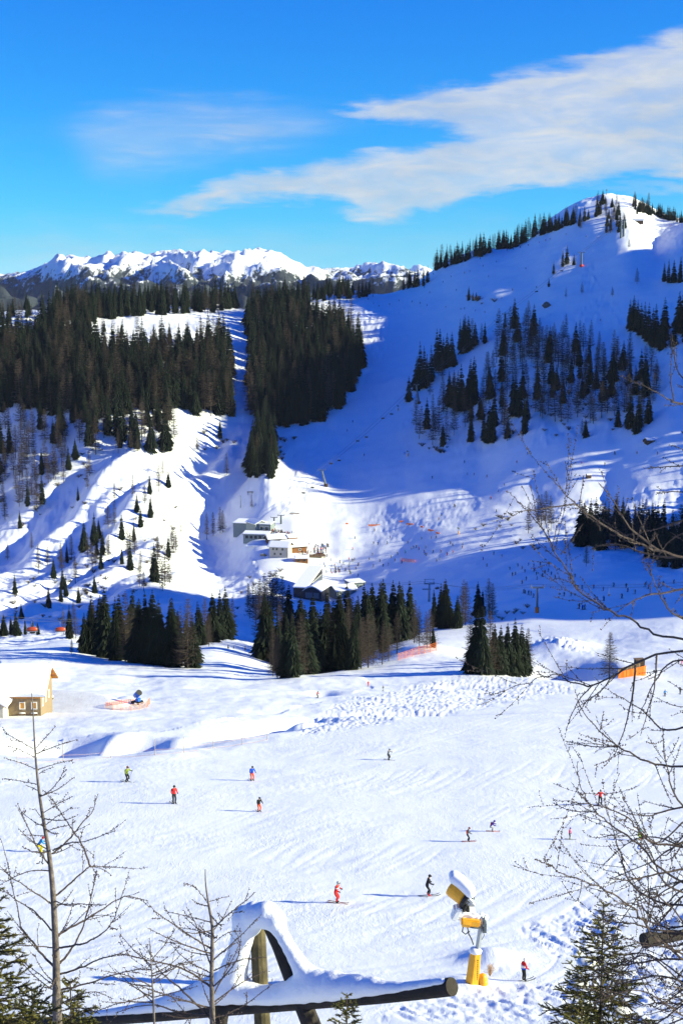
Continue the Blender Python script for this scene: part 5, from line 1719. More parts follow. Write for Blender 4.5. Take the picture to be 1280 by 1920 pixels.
MB().box((.2, 0, .8), (.6, .8, .55)).build('control_box', BLUE_M, bg_)

# far yellow snow lances
for px, py, lab in ((746, 770, 'far yellow snow gun on the shaded run beside the wooded slope'), (764, 856, 'far yellow snow gun at the foot of the right wooded slope'), (859, 1002, 'far yellow snow gun above the sunlit practice area')):
    q = on_ground(px, py)
    e = thing('far_snow_gun', q, 0, lab, 'snow gun')
    MB().tube([(0, 0, -.5), (0, 0, 2.2)], [.4, .36], 8).build('base', YEL, e)
    MB().tube([(0, 0, 2.2), (0, 0, 3.4)], .16, 8).build('pole', STEEL, e)
    MB().tube([(.5, 0, 3.5), (-.7, 0, 4.4)], [.45, .6], 10).build('drum', PAINT_GR, e)

# ------------------------------------------------------------------ yellow snow gun in front
q = on_ground(886, 1842)
K = mpp(q)                                    # metres per photograph pixel here
SG = thing('yellow_snow_gun', q, 0, 'yellow tower snow gun with a snow cap standing at the piste edge', 'snow gun')
def L(px, py, dy=0.0):
    """photograph pixel -> local point of the gun (dy = metres away from the viewer)"""
    return Vector(((px - 886) * K, dy, (1842 - py) * K / CP + .0))
# column: hexagonal tapered casing
def ring(c, rx, ry, n=6, ph=0.0):
    return [Vector(c) + Vector((rx * math.cos(ph + 6.2832 * i / n), ry * math.sin(ph + 6.2832 * i / n), 0)) for i in range(n)]
def loft(rings, m=0):
    b = MB()
    n = len(rings[0])
    vs = [v_ for r_ in rings for v_ in r_]
    fs = [tuple(range(n))[::-1], tuple((len(rings) - 1) * n + k for k in range(n))]
    for i in range(len(rings) - 1):
        for k in range(n):
            fs.append((i * n + k, i * n + (k + 1) % n, (i + 1) * n + (k + 1) % n, (i + 1) * n + k))
    return b.add(vs, fs, m)
loft([ring(L(885, 1850), .40, .40, 6, .35), ring(L(885, 1838), .40, .40, 6, .35), ring(L(890, 1782), .33, .33, 6, .35), ring(L(890, 1780), .30, .30, 6, .35)]).build('base_casing', YEL, SG, bevel=.03)
col_sn = loft([ring(L(890, 1782.5), .335, .335, 10), ring(L(890, 1779), .34, .34, 10), ring(L(889, 1775), .26, .26, 10), ring(L(888, 1773), .1, .1, 10)])
col_sn.build('casing_snow', ROOF_SNOW, SG, smooth=True)
# lettering strip on the casing: small dark vertical marks, too far to read
tx = MB()
r_ = random.Random(3)
for i in range(11):
    a_ = L(892.5 + .1 * i * .2, 1829 - 3.6 * i)
    tx.box((a_.x + .01, -.366 + .0055 * i * .55, a_.z), (.05 + .03 * r_.random(), .012, .055))
tx.build('lettering', BLACK, SG)
# grey mast, slightly leaning
mast = MB()
A0, A1 = L(893, 1785), L(900, 1728)
mast.tube([A0, A1], [.14, .13], 4)
mast.build('mast', STEEL, SG)
MB().tube([L(900, 1735), L(901, 1718), L(902, 1710)], [.19, .2, .17], 8).build('swivel', STEEL, SG)
hd = MB()
hd.ball(L(900, 1716), (.2, .24, .28), 10, 8)
hd.build('swivel_cap', STEEL, SG, smooth=True)
det = MB()
for k in range(5):
    det.box(L(904 + 2 * (k % 2), 1738 - 6 * k, -.18 - .05 * (k % 2)), (.12, .16, .14))
det.box(L(907, 1733), (.12, .4, .5))
det.tube([L(898, 1725, -.2), L(905, 1745, -.25), L(901, 1755, -.16)], .02, 5)
det.build('hydraulics', PAINT_GR, SG)
# arm
ar = MB()
for dy in (-.22, .22):
    ar.tube([L(905, 1733, dy), L(885, 1731, dy), L(867, 1727, dy)], .045, 6)
ar.build('arm', PAINT_GR, SG)
# machine box with snow on it
MB().box(L(867, 1708, .1), (1.15, .65, .62), rot=Matrix.Rotation(R(8), 3, 'Y')).build('compressor_box', WHITE, SG, bevel=.05)
MB().box(L(879, 1719, -.32), (1.0, .34, .36), rot=Matrix.Rotation(R(6), 3, 'Y')).build('yellow_box', YEL, SG, bevel=.06)
MB().tube([L(864, 1719, -.3), L(878, 1721, -.3)], .24, 10).build('fan_housing', YEL, SG)
MB().box(L(853, 1703, -.1), (.3, .7, .75), rot=Matrix.Rotation(R(28), 3, 'Y')).build('side_panel', WHITE, SG, bevel=.05)
# hoses
hs_ = MB()
hs_.tube([L(866, 1727, -.2), L(864, 1738, -.25), L(870, 1744, -.2), L(878, 1740, -.1)], .035, 6)
hs_.tube([L(873, 1728, -.2), L(876, 1742, -.3), L(881, 1752, -.25), L(885, 1764, -.2)], .035, 6)
hs_.build('hose', BLACK, SG, smooth=True)
# turbine drum: axis from the motor (lower right) to the mouth (upper left, towards the viewer)
mot, mouth = L(884, 1684, -.38), L(847, 1661, .42)
ax = (mouth - mot).normalized()
def axp(t, off=(0, 0, 0)):
    return mot.lerp(mouth, t) + Vector(off)
MB().tube([axp(.35), axp(.45), axp(.9), axp(1.0), axp(1.02)], [.38, .49, .54, .52, .49], 18).build('drum', YEL, SG, smooth=False)
MB().tube([axp(1.021), axp(1.03)], [.46, .46], 18).build('fan_grille', BLACK, SG)
MB().tube([axp(.22), axp(.36)], [.52, .54], 16).build('nozzle_ring', BLACK, SG)
MB().tube([axp(-.05), axp(.05), axp(.22)], [.05, .19, .30], 12).build('motor_cone', STEEL, SG)
br = MB()
for k in range(6):
    th = k * 1.047
    a_ = ax.orthogonal().normalized()
    b_ = ax.cross(a_)
    o_ = math.cos(th) * a_ + math.sin(th) * b_
    br.tube([axp(.12) + o_ * .22, axp(.3) + o_ * .5], .03, 5)
br.build('guard', BLACK, SG)
fk = MB()
fk.tube([axp(.35) + Vector((0, -.5, -.1)), L(866, 1692, -.45), L(868, 1700, -.2)], .06, 6)
fk.tube([axp(.35) + Vector((0, .5, -.1)), L(868, 1692, .35), L(868, 1700, .1)], .06, 6)
fk.box(L(868, 1697), (.5, .5, .25))
fk.build('yoke', BLACK, SG)

def snow_lump(name, balls, parent, voxel, smooth_it=6, m=None):
    """one lump of snow grown from overlapping balls (joined by a voxel remesh)"""
    b = MB()
    for c, r in balls:
        b.ball(c, r, 14, 9)
    me_ = bpy.data.meshes.new('tmp')
    me_.from_pydata([tuple(v_) for v_ in b.v], [], b.f)
    o = bpy.data.objects.new('tmp', me_)
    COL.objects.link(o)
    rm = o.modifiers.new('r', 'REMESH')
    rm.mode = 'VOXEL'
    rm.voxel_size = voxel
    sm = o.modifiers.new('s', 'SMOOTH')
    sm.iterations = smooth_it
    sm.factor = .5
    dg = bpy.context.evaluated_depsgraph_get()
    out = bpy.data.meshes.new_from_object(o.evaluated_get(dg))
    bpy.data.objects.remove(o)
    out.name = name
    out.materials.clear()
    out.materials.append(m or ROOF_SNOW)
    out.polygons.foreach_set('use_smooth', np.ones(len(out.polygons), dtype=bool))
    o = bpy.data.objects.new(name, out)
    COL.objects.link(o)
    o.parent = parent
    return o
SNOW_C = mat('crusted_snow', (0.85, 0.865, 0.885), 0.65, spec=0.2, bump=0.9, bscale=14.0)
bl = []
for t in np.linspace(.28, 1.02, 8):
    h_ = .36 + .18 * math.sin(math.pi * min(1, t * .8))
    for dy in (-.25, 0, .25):
        bl.append((axp(t) + Vector((.10, dy, h_ + .08 * (1 - abs(dy) * 3))), (.30, .28, .30)))
bl.append((axp(.95) + Vector((.02, 0, .55)), (.22, .25, .2)))
snow_lump('drum_snow', bl, SG, .06, 5)
bl = [(L(858 + 8 * i, 1706 + 1.5 * i - 6 * math.sin(i), .05 * i - .15), (.24, .3, .13)) for i in range(7)] + [(L(893, 1712, 0), (.2, .25, .14)), (L(900, 1709), (.17, .2, .1))]
snow_lump('box_snow', bl, SG, .05, 4)
# orange padding at the foot
pd = MB()
pd.ball(L(904, 1835, -.05), (.26, .24, .34), 12, 8)
pd.ball(L(905, 1841, -.05), (.27, .26, .24), 12, 8)
pd.build('foot_padding', YEL, SG, smooth=True)
o = bush_geo(311, 30).build('dry_shrub', mat('dry_grass', (0.45, 0.27, 0.13), 0.9), None)
o.location = on_ground(919, 1834) + Vector((0, .3, 0))
o.scale = (.42, .42, .5)
tag(o, 'dry brown shrub at the foot of the yellow snow gun', 'shrub')

# ------------------------------------------------------------------ snow-laden log fence in the foreground
LOG = mat('weathered_log', (0.036, 0.029, 0.024), 0.85, var=0.5, vscale=5, bump=0.7, bscale=14)
LOG2 = mat('mossy_log', (0.12, 0.098, 0.05), 0.85, var=0.5, vscale=6, bump=0.7, bscale=16)
FE0 = at(487, 1850, 14.6)
FE = thing('log_fence', (FE0.x, FE0.y, gz(FE0.x, FE0.y)), 0, 'log rail fence with crossed posts buried in deep snow in the foreground', 'fence')
FO = Vector(FE.location)
def yl(px):
    return float(np.interp(px, [-60, 100, 400, 640, 850], [18.2, 17.0, 15.4, 14.4, 13.5]))
def lp(px, py, dy=0.0):
    y = yl(px) + dy
    return at(px, py, y) - FO
pts = [(-60, 1932), (60, 1921), (150, 1914), (300, 1903), (420, 1892), (560, 1881), (700, 1868), (800, 1856), (847, 1850)]
rad_px = [12, 12, 13, 13, 14, 14, 16, 18, 18.5]
MB().tube([lp(x, y) for x, y in pts], [r * yl(x) / FPX for (x, y), r in zip(pts, rad_px)], 14).build('rail', LOG, FE, smooth=False)
def post(pp, w, m, dy):
    return MB().tube([lp(x, y, dy) for x, y in pp], [r * yl(pp[0][0]) / FPX for r in w], 12).build('post', m, FE)
post([(484, 1735), (486, 1800), (490, 1880), (494, 1960), (500, 2420)], [14, 16, 16, 17, 17], LOG2, .16)
post([(500, 1735), (520, 1775), (545, 1838), (575, 1900), (610, 1990), (760, 2420)], [9, 11, 13, 19, 21, 21], LOG, .02)
post([(470, 1735), (448, 1790), (430, 1850), (415, 1905), (396, 2000), (310, 2420)], [10, 11, 12, 15, 18, 18], LOG, .10)
P = lambda x, y, r, dy=0.0: (lp(x, y, dy), (r * yl(x) / FPX,) * 3)
bl = [P(458, 1722, 27), P(478, 1716, 29), P(500, 1716, 29), P(516, 1726, 24), P(468, 1732, 27), P(458, 1742, 26), P(454, 1760, 25), P(450, 1778, 25), P(446, 1796, 26), P(440, 1814, 29), P(436, 1832, 32),
      P(524, 1744, 17), P(534, 1762, 16), P(543, 1778, 16), P(553, 1795, 18), P(563, 1812, 20), P(575, 1828, 24), P(590, 1842, 27)]
_prof = [(120, 1908, 4), (150, 1904, 6), (200, 1899, 8), (250, 1893, 11), (290, 1887, 14), (325, 1880, 19), (355, 1872, 24), (385, 1862, 29), (412, 1852, 34), (436, 1852, 34), (460, 1860, 26), (485, 1866, 22), (510, 1866, 22), (535, 1862, 25),
         (560, 1854, 30), (585, 1848, 33), (612, 1848, 32), (640, 1850, 28), (668, 1850, 24), (696, 1850, 21), (724, 1852, 16), (752, 1852, 12), (780, 1848, 11), (806, 1844, 10), (832, 1840, 8.5)]
x = 120.0
_rf = random.Random(12)
while x < 834:
    y, r = (float(np.interp(x, [q_[0] for q_ in _prof], [q_[k_] for q_ in _prof])) for k_ in (1, 2))
    r *= _rf.uniform(.94, 1.06)
    bl.append(P(x, y, r))
    bl.append(P(x, y - r * .15, r * .85, .10))
    bl.append(P(x, y + r * .1, r * .8, -.06))
    if r > 20:
        bl.append(P(x + 6, y + 2, r * .8, .3))
    x += r * .42
snow_lump('fence_snow', bl, FE, .028, 7, SNOW_C)
# second rail at the right edge
RO = at(1260, 1752, 15)
FR = thing('log_rail', (RO.x, RO.y, gz(RO.x, RO.y)), 0, 'dark log rail end sticking in from the right edge', 'fence')
q0 = Vector(FR.location)
MB().tube([at(1206, 1764, 15) - q0, at(1260, 1752, 15.2) - q0, at(1400, 1722, 15.8) - q0], [15 * 15 / FPX] * 3, 14).build('rail', LOG, FR)
MB().tube([at(1330, 1700, 15.7) - q0, at(1345, 2420, 15.7) - q0], [.1, .11], 10).build('post', LOG, FR)
snow_lump('rail_snow', [(at(x, y, 15.1) - q0, (r * 15 / FPX,) * 3) for x, y, r in [(1215, 1746, 8), (1232, 1741, 11), (1250, 1736, 13), (1270, 1731, 15), (1290, 1726, 16), (1320, 1720, 16), (1350, 1716, 15)]], FR, .025, 6)
# ------------------------------------------------------------------ skiers
SKIN = mat('skin', (0.55, 0.33, 0.24), 0.6)
def cloth(name, col):
    return mat('cloth_' + name, col, 0.75, var=0.18, vscale=9.0)
CL = dict(green=(0.17, 0.23, 0.025), black=(0.014, 0.014, 0.017), red=(0.70, 0.02, 0.02), blue=(0.01, 0.09, 0.62), orange=(0.80, 0.10, 0.03), yellow=(0.75, 0.62, 0.02), sky=(0.02, 0.27, 0.60),
          grey=(0.16, 0.17, 0.19), lgrey=(0.40, 0.41, 0.43), purple=(0.08, 0.03, 0.28), pink=(0.82, 0.06, 0.16), teal=(0.02, 0.20, 0.27), lime=(0.45, 0.60, 0.03), white=(0.80, 0.80, 0.80), dred=(0.35, 0.02, 0.02), brown=(0.20, 0.05, 0.03))
CLM = {k: cloth(k, v) for k, v in CL.items()}
POSES = {
 # joints in metres for a figure 1.75 m tall, moving towards +x; left is +y
 'glide': dict(hip=(-.10, 0, .86), chest=(.02, 0, 1.22), neck=(.08, 0, 1.42), head=(.13, 0, 1.56), kn=((.13, .13, .47), (.13, -.13, .47)), an=((-.02, .13, .10), (.02, -.13, .10)), el=((.06, .30, 1.10), (.10, -.30, 1.10)), ha=((.30, .30, 1.00), (.34, -.30, 1.02))),
 'stand': dict(hip=(-.03, 0, .92), chest=(.0, 0, 1.28), neck=(.03, 0, 1.48), head=(.06, 0, 1.61), kn=((.05, .12, .50), (.05, -.12, .50)), an=((-.01, .12, .10), (.01, -.12, .10)), el=((-.02, .29, 1.15), (.02, -.29, 1.15)), ha=((.18, .27, .98), (.22, -.27, 1.0))),
 'turn': dict(hip=(-.14, .12, .80), chest=(.02, .06, 1.13), neck=(.10, .02, 1.32), head=(.16, 0, 1.46), kn=((.14, .20, .44), (.12, -.08, .46)), an=((-.03, .12, .10), (.03, -.16, .10)), el=((.06, .40, 1.08), (.10, -.28, .98)), ha=((.26, .50, 1.0), (.34, -.34, .86))),
 'arms': dict(hip=(-.06, 0, .88), chest=(.02, 0, 1.24), neck=(.06, 0, 1.44), head=(.10, 0, 1.58), kn=((.10, .15, .48), (.10, -.15, .48)), an=((-.02, .16, .10), (.02, -.16, .10)), el=((.02, .38, 1.20), (.04, -.38, 1.20)), ha=((.14, .60, 1.12), (.16, -.58, 1.10))),
 'crouch': dict(hip=(-.22, 0, .70), chest=(.04, 0, 1.00), neck=(.18, 0, 1.16), head=(.27, 0, 1.28), kn=((.16, .15, .46), (.16, -.15, .46)), an=((-.04, .14, .10), (.0, -.14, .10)), el=((.18, .30, .86), (.20, -.30, .86)), ha=((.42, .28, .86), (.44, -.28, .86))),
}
def body_mesh(pose, sub=1):
    """one continuous body grown around the joints; every face knows its region (0 jacket, 1 trousers, 2 boots, 3 gloves, 4 face)"""
    P_ = POSES[pose]
    V_ = lambda q: Vector(q)
    hip, ch, nk, hd_ = (V_(P_[k]) for k in ('hip', 'chest', 'neck', 'head'))
    mid = hip.lerp(ch, .5)
    verts, edges, rad, reg = [], [], [], []
    def add(p, r):
        verts.append(tuple(p)); rad.append(r)
        return len(verts) - 1
    segs = []
    def link(a, b, g_):
        edges.append((a, b)); segs.append((Vector(verts[a]), Vector(verts[b]), g_))
    i_hip = add(hip, (.155, .135)); i_mid = add(mid, (.15, .14)); i_ch = add(ch, (.175, .15)); i_sh = add(ch.lerp(nk, .6), (.14, .12)); i_nk = add(nk, (.062, .062))
    i_hd = add(hd_, (.095, .09)); i_tp = add(hd_ + Vector((0.01, 0, .10)), (.075, .07))
    link(i_hip, i_mid, 0); link(i_mid, i_ch, 0); link(i_ch, i_sh, 0); link(i_sh, i_nk, 0); link(i_nk, i_hd, 4); link(i_hd, i_tp, 4)
    sh = ch.lerp(nk, .55)
    for k, sy in enumerate((1, -1)):
        kn, an, el, ha = V_(P_['kn'][k]), V_(P_['an'][k]), V_(P_['el'][k]), V_(P_['ha'][k])
        th = add(hip + Vector((.0, sy * .10, -.06)), (.115, .115))
        ikn = add(kn, (.082, .082)); icf = add(kn.lerp(an, .4), (.078, .078)); ian = add(an + Vector((0, 0, .10)), (.075, .075)); ift = add(an + Vector((.02, 0, 0)), (.07, .06)); ito = add(an + Vector((.16, 0, -.02)), (.05, .05))
        link(i_hip, th, 1); link(th, ikn, 1); link(ikn, icf, 1); link(icf, ian, 1); link(ian, ift, 2); link(ift, ito, 2)
        ish = add(sh + Vector((0, sy * .19, .02)), (.085, .085)); iel = add(el, (.068, .068)); iwr = add(el.lerp(ha, .8), (.055, .055)); iha = add(ha, (.052, .045)); ifi = add(ha + (ha - el).normalized() * .07, (.035, .035))
        link(i_sh, ish, 0); link(ish, iel, 0); link(iel, iwr, 0); link(iwr, iha, 3); link(iha, ifi, 3)
    me_ = bpy.data.meshes.new('b')
    me_.from_pydata(verts, edges, [])
    o = bpy.data.objects.new('b', me_)
    COL.objects.link(o)
    md = o.modifiers.new('s', 'SKIN')
    md.use_smooth_shade = True
    for v_, r_ in zip(me_.skin_vertices[0].data, rad):
        v_.radius = r_
    me_.skin_vertices[0].data[0].use_root = True
    if sub:
        sm = o.modifiers.new('u', 'SUBSURF')
        sm.levels = sub
    dg = bpy.context.evaluated_depsgraph_get()
    out = bpy.data.meshes.new_from_object(o.evaluated_get(dg))
    bpy.data.objects.remove(o)
    idx_ = []
    for p_ in out.polygons:
        c_ = p_.center
        best, bg = 9, 0
        for a_, b_, g_ in segs:
            d_ = b_ - a_
            t = max(0, min(1, (c_ - a_).dot(d_) / max(d_.length_squared, 1e-9)))
            dist = (a_ + d_ * t - c_).length
            if dist < best:
                best, bg = dist, g_
        if bg == 0 and c_.z < hip.z - .06:
            bg = 1
        idx_.append(bg)
    out.polygons.foreach_set('material_index', np.array(idx_, dtype=np.int32))
    out.polygons.foreach_set('use_smooth', np.ones(len(out.polygons), dtype=bool))
    return out
BODY = {k: body_mesh(k) for k in POSES}
def skier(px, py, hpx, pose, rz, jac, tro, hel, label, boots='black', gloves='black', poles=(), ski='grey', mirror=False, extra=None, size=None):
    q = on_ground(px, py)
    s = mpp(q)
    h = hpx * s / CP
    P_ = POSES[pose]
    k = h / (P_['head'][2] + .20)
    e = thing('person', q, rz, label, 'person', scale=k)
    if mirror:
        e.scale = (k, -k, k)
    me_ = BODY[pose].copy()
    me_.name = 'body'
    for m in (CLM[jac], CLM[tro], CLM[boots], CLM[gloves], SKIN):
        me_.materials.append(m)
    o = bpy.data.objects.new('body', me_)
    COL.objects.link(o)
    o.parent = e
    hd_ = Vector(P_['head'])
    MB().ball(hd_ + Vector((-.012, 0, .045)), (.128, .115, .115), 12, 8).build('helmet', CLM[hel], e, smooth=True)
    MB().box(hd_ + Vector((.105, 0, .015)), (.05, .17, .07)).build('goggles', CLM['black'], e, bevel=.012)
    nz = MB().ball(hd_ + Vector((.10, 0, -.035)), (.02, .016, .022), 6, 4)
    nz.build('nose', SKIN, e)
    for a_ in P_['an']:
        b = MB()
        n = 8
        top, bot = [], []
        x0, x1 = -.72, .95
        rows = []
        for i in range(n + 1):
            x = x0 + (x1 - x0) * i / n
            z = .025 + (.10 * max(0, (x - .62) / .33) ** 2)
            w = .05 - .012 * math.sin(math.pi * i / n) - (.03 if i == n else 0)
            rows.append([(a_[0] + x, a_[1] - w, z), (a_[0] + x, a_[1] + w, z), (a_[0] + x, a_[1] + w, z + .022), (a_[0] + x, a_[1] - w, z + .022)])
        vs = [v_ for r_ in rows for v_ in r_]
        fs = [(0, 1, 2, 3), tuple(4 * n + i for i in (3, 2, 1, 0))]
        for i in range(n):
            for c_ in range(4):
                fs.append((4 * i + c_, 4 * i + (c_ + 1) % 4, 4 * i + 4 + (c_ + 1) % 4, 4 * i + 4 + c_))
        b.add(vs, fs).build('ski', CLM[ski], e)
    if extra == 'stripes':
        for sy in (1, -1):
            i_ = 0 if sy == 1 else 1
            el = Vector(P_['el'][i_]); sh = Vector(P_['chest']).lerp(Vector(P_['neck']), .55) + Vector((0, sy * .19, .02))
            MB().tube([sh.lerp(el, .45), sh.lerp(el, .6)], .086, 10).build('sleeve_band', CLM['white'], e)
        MB().tube([Vector(P_['chest']) + Vector((0, 0, -.02)), Vector(P_['chest']) + Vector((0, 0, .03))], .185, 12).build('chest_band', CLM['white'], e)
    if extra == 'tricolour':
        c_ = Vector(P_['chest']); h_ = Vector(P_['hip'])
        MB().tube([h_.lerp(c_, .12), h_.lerp(c_, .42)], [.19, .185], 14).build('jacket_hem', CLM['blue'], e)
        MB().tube([h_.lerp(c_, .42) + Vector((-.05, 0, 0)), h_.lerp(c_, .95) + Vector((-.06, 0, 0))], [.165, .165], 14).build('jacket_back', CLM['white'], e)
    if extra in ('pack', 'vest'):
        c_ = Vector(P_['chest'])
        MB().box(c_ + Vector((-.17, 0, -.06)), (.14, .28, .40)).build('rucksack', CLM['dred' if extra == 'pack' else 'orange'], e, bevel=.03)
    if extra == 'hivis':
        c_ = Vector(P_['chest']); h_ = Vector(P_['hip'])
        MB().tube([h_.lerp(c_, .35), h_.lerp(c_, .75)], [.178, .185], 12).build('jacket_panel', CLM['orange'], e)
    for i_, nm in poles:
        ha = Vector(P_['ha'][i_])
        tip = Vector((ha.x - .55, ha.y * 1.35, .03))
        M = Matrix.Translation(q) @ Matrix.Rotation(rz, 4, 'Z') @ Matrix.Diagonal((k, -k if mirror else k, k, 1))
        a_, c_ = M @ (ha + Vector((.04, 0, .10))), M @ tip
        o = MB().tube([a_ - q, c_ - q], [.011, .008], 5)
        d_ = (c_ - a_).normalized()
        o.tube([c_ - q - d_ * .09, c_ - q - d_ * .07], .045, 8)
        o.tube([a_ - q, a_ - q + d_ * .12], .018, 6)
        o = o.build('ski_pole', CLM['grey'], None)
        o.location = q
        tag(o, ' '.join(('ski pole in %s hand of %s' % (nm, label.split(',')[0])).split()[:16]), 'ski pole', 'ski poles held by skiers')
    return e
BOTH = ((0, 'left'), (1, 'right'))
skier(238, 1466, 32, 'turn', R(-35), 'green', 'black', 'brown', 'skier in olive green jacket and black trousers, leaning into a turn', poles=BOTH)
skier(327, 1507, 37, 'stand', R(-55), 'red', 'black', 'black', 'skier in a long red jacket and black trousers, hooded', poles=((1, 'right'),))
skier(473, 1464, 30, 'glide', R(-70), 'blue', 'orange', 'black', 'skier in bright blue jacket and red-orange trousers', poles=((1, 'right'),))
skier(486, 1522, 30, 'glide', R(-60), 'black', 'orange', 'black', 'skier in black jacket and red-orange trousers')
skier(77, 1597, 30, 'crouch', R(20), 'sky', 'yellow', 'dred', 'skier in turquoise jacket and yellow trousers, crouching behind the sapling', boots='yellow', ski='black')
skier(728, 1425, 23, 'turn', R(-30), 'grey', 'black', 'grey', 'skier all in grey with a hood, alone high on the piste', poles=BOTH)
skier(631, 1693, 44, 'glide', R(-20), 'red', 'red', 'lgrey', 'ski instructor in an all-red suit with white sleeve bands', extra='stripes', ski='brown', poles=((0, 'left'),))
skier(802, 1680, 43, 'glide', R(10), 'black', 'black', 'black', 'skier dressed all in black with red boots', boots='red', ski='grey', poles=((1, 'right'),))
skier(877, 1578, 29, 'glide', R(5), 'grey', 'black', 'brown', 'skier in dark jacket with an orange vest and black trousers', extra='vest', ski='dred')
skier(922, 1559, 23, 'crouch', R(-10), 'purple', 'lgrey', 'purple', 'skier in purple jacket with a red rucksack and pale grey trousers', extra='pack', ski='orange')
skier(1067, 1574, 24, 'stand', R(-15), 'pink', 'black', 'purple', 'small skier in pink jacket with purple helmet', boots='green')
skier(1124, 1509, 31, 'arms', R(-85), 'red', 'black', 'grey', 'skier in red jacket and black trousers with both arms held out', poles=())
skier(1198, 1575, 25, 'arms', R(-50), 'teal', 'lime', 'teal', 'skier in teal and orange jacket with lime trousers behind the larch twigs', boots='orange', extra='hivis')
skier(981, 1840, 47, 'stand', R(25), 'red', 'black', 'white', 'skier in red, white and blue jacket beside the yellow snow gun', extra='tricolour', poles=())
skier(595, 1309, 14, 'glide', R(-40), 'dred', 'black', 'black', 'distant skier in dark red below the large near tree group')
skier(690, 1287, 11, 'stand', R(-60), 'red', 'red', 'black', 'distant skier in red right of the large near tree group')
skier(718, 1296, 11, 'stand', R(-60), 'grey', 'lgrey', 'grey', 'distant skier in grey right of the one in red')
skier(1245, 1306, 14, 'turn', R(-80), 'sky', 'black', 'blue', 'distant skier with bluish jacket below the orange banner')
skier(1274, 1302, 14, 'stand', R(-70), 'black', 'black', 'black', 'distant skier in black at the right edge below the banner')
skier(1271, 1245, 11, 'stand', R(-60), 'black', 'black', 'black', 'distant skier in black at the right edge above the banner')
skier(1277, 1246, 8, 'stand', R(-60), 'pink', 'pink', 'pink', 'distant child in pink beside the skier at the right edge')

# tiny skiers on the far slopes: copies of a few simple figures
TINY = []
def tiny_proto(jac, tro):
    me_ = body_mesh('glide', 0)
    me_.name = 'person'
    bm = bmesh.new(); bm.from_mesh(me_)
    for ymm in (.13, -.13):
        r_ = bmesh.ops.create_cube(bm, size=1)
        for v_ in r_['verts']:
            v_.co = Vector((v_.co.x * 1.7 + .1, v_.co.y * .1 + ymm, v_.co.z * .04 + .04))
        for f_ in {f for v_ in r_['verts'] for f in v_.link_faces}:
            f_.material_index = 2
    r_ = bmesh.ops.create_icosphere(bm, subdivisions=1, radius=.125, matrix=Matrix.Translation((.12, 0, 1.60)))
    for f_ in {f for v_ in r_['verts'] for f in v_.link_faces}:
        f_.material_index = 3
    bm.to_mesh(me_); bm.free()
    for m in (CLM[jac], CLM[tro], CLM['black'], CLM['black'], SKIN):
        me_.materials.append(m)
    return me_
for jt in (('black', 'black'), ('grey', 'black'), ('red', 'black'), ('blue', 'black'), ('brown', 'black'), ('orange', 'grey'), ('black', 'dred'), ('teal', 'black')):
    TINY.append(tiny_proto(*jt))
rt = random.Random(9)
def tiny(px, py, label, group, col=None, sc=1.0):
    q = on_ground(px, py, 480)
    if q is None: return
    o = bpy.data.objects.new('person', TINY[rt.choice((0, 0, 0, 1, 1, 3, 4, 7, 6, 2)) if col is None else col])
    COL.objects.link(o)
    o.location = q
    o.rotation_euler = (0, 0, rt.uniform(0, 6.28))
    o.scale = (sc * rt.uniform(.95, 1.15),) * 3
    tag(o, label, 'person', group)
VR = 'tiny skiers on the shaded valley run'
for x, y in [(978, 1067), (983, 1073), (1000, 1063), (1002, 1070), (1005, 1078), (1006, 1087), (1015, 1066), (1016, 1082), (1021, 1075), (1028, 1062), (1033, 1078), (960, 1080), (978, 1095), (955, 1068), (940, 1045), (925, 1040), (1000, 1072), (1012, 1060), (990, 1060), (1027, 1072), (1068, 1087), (1090, 1104), (1077, 1082), (1112, 1103), (1150, 1100), (1173, 1102), (1208, 1100), (1210, 1097), (1234, 1102), (1243, 1098), (1262, 1094), (1215, 1104), (1130, 1108), (1057, 1118), (1070, 1118), (1131, 1127), (984, 1113), (990, 1115), (995, 1116), (1000, 1120), (981, 1112), (1085, 1142), (1091, 1143), (1095, 1143),
             (970, 1062), (966, 1078), (986, 1088), (1040, 1085), (905, 1050), (912, 1062), (1176, 1110), (1190, 1114), (1165, 1122)]:
    tiny(x, y, 'tiny skier in the throng on the shaded valley run right of the village', VR, sc=1.1)
for x, y in [(745, 1040), (760, 1037), (771, 1030), (780, 1027), (775, 1028), (785, 1031), (795, 1036), (798, 1028), (812, 1036), (826, 1036), (838, 1041), (849, 1037), (818, 1053), (824, 1049), (740, 1052), (733, 1046), (753, 1056), (712, 1053), (718, 1062), (698, 1041), (692, 1050), (661, 1031), (700, 1020), (708, 1021), (726, 1020), (665, 1010), (731, 1009), (764, 1019), (808, 1010), (817, 1009), (790, 1011), (848, 1024), (866, 1028), (867, 1022), (700, 1063), (728, 1060), (844, 1020), (799, 1042), (796, 1040)]:
    tiny(x, y, 'tiny skier on the sunlit practice area right of the village', 'tiny skiers on the sunlit practice area', sc=1.1)
for x, y in [(851, 950), (853, 951), (822, 975), (827, 967), (702, 996), (706, 985), (876, 890), (888, 891), (934, 922), (945, 910), (810, 897), (920, 936), (765, 854), (758, 852), (651, 809), (661, 792), (682, 855), (1063, 889), (1152, 853), (1193, 851), (1232, 852), (1133, 872), (1090, 870), (1018, 870), (988, 852), (968, 868), (1151, 851), (870, 868), (912, 895), (930, 960), (1043, 899)]:
    tiny(x, y, 'tiny lone skier on the wide runs above the village', 'tiny lone skiers above the village', sc=1.15)
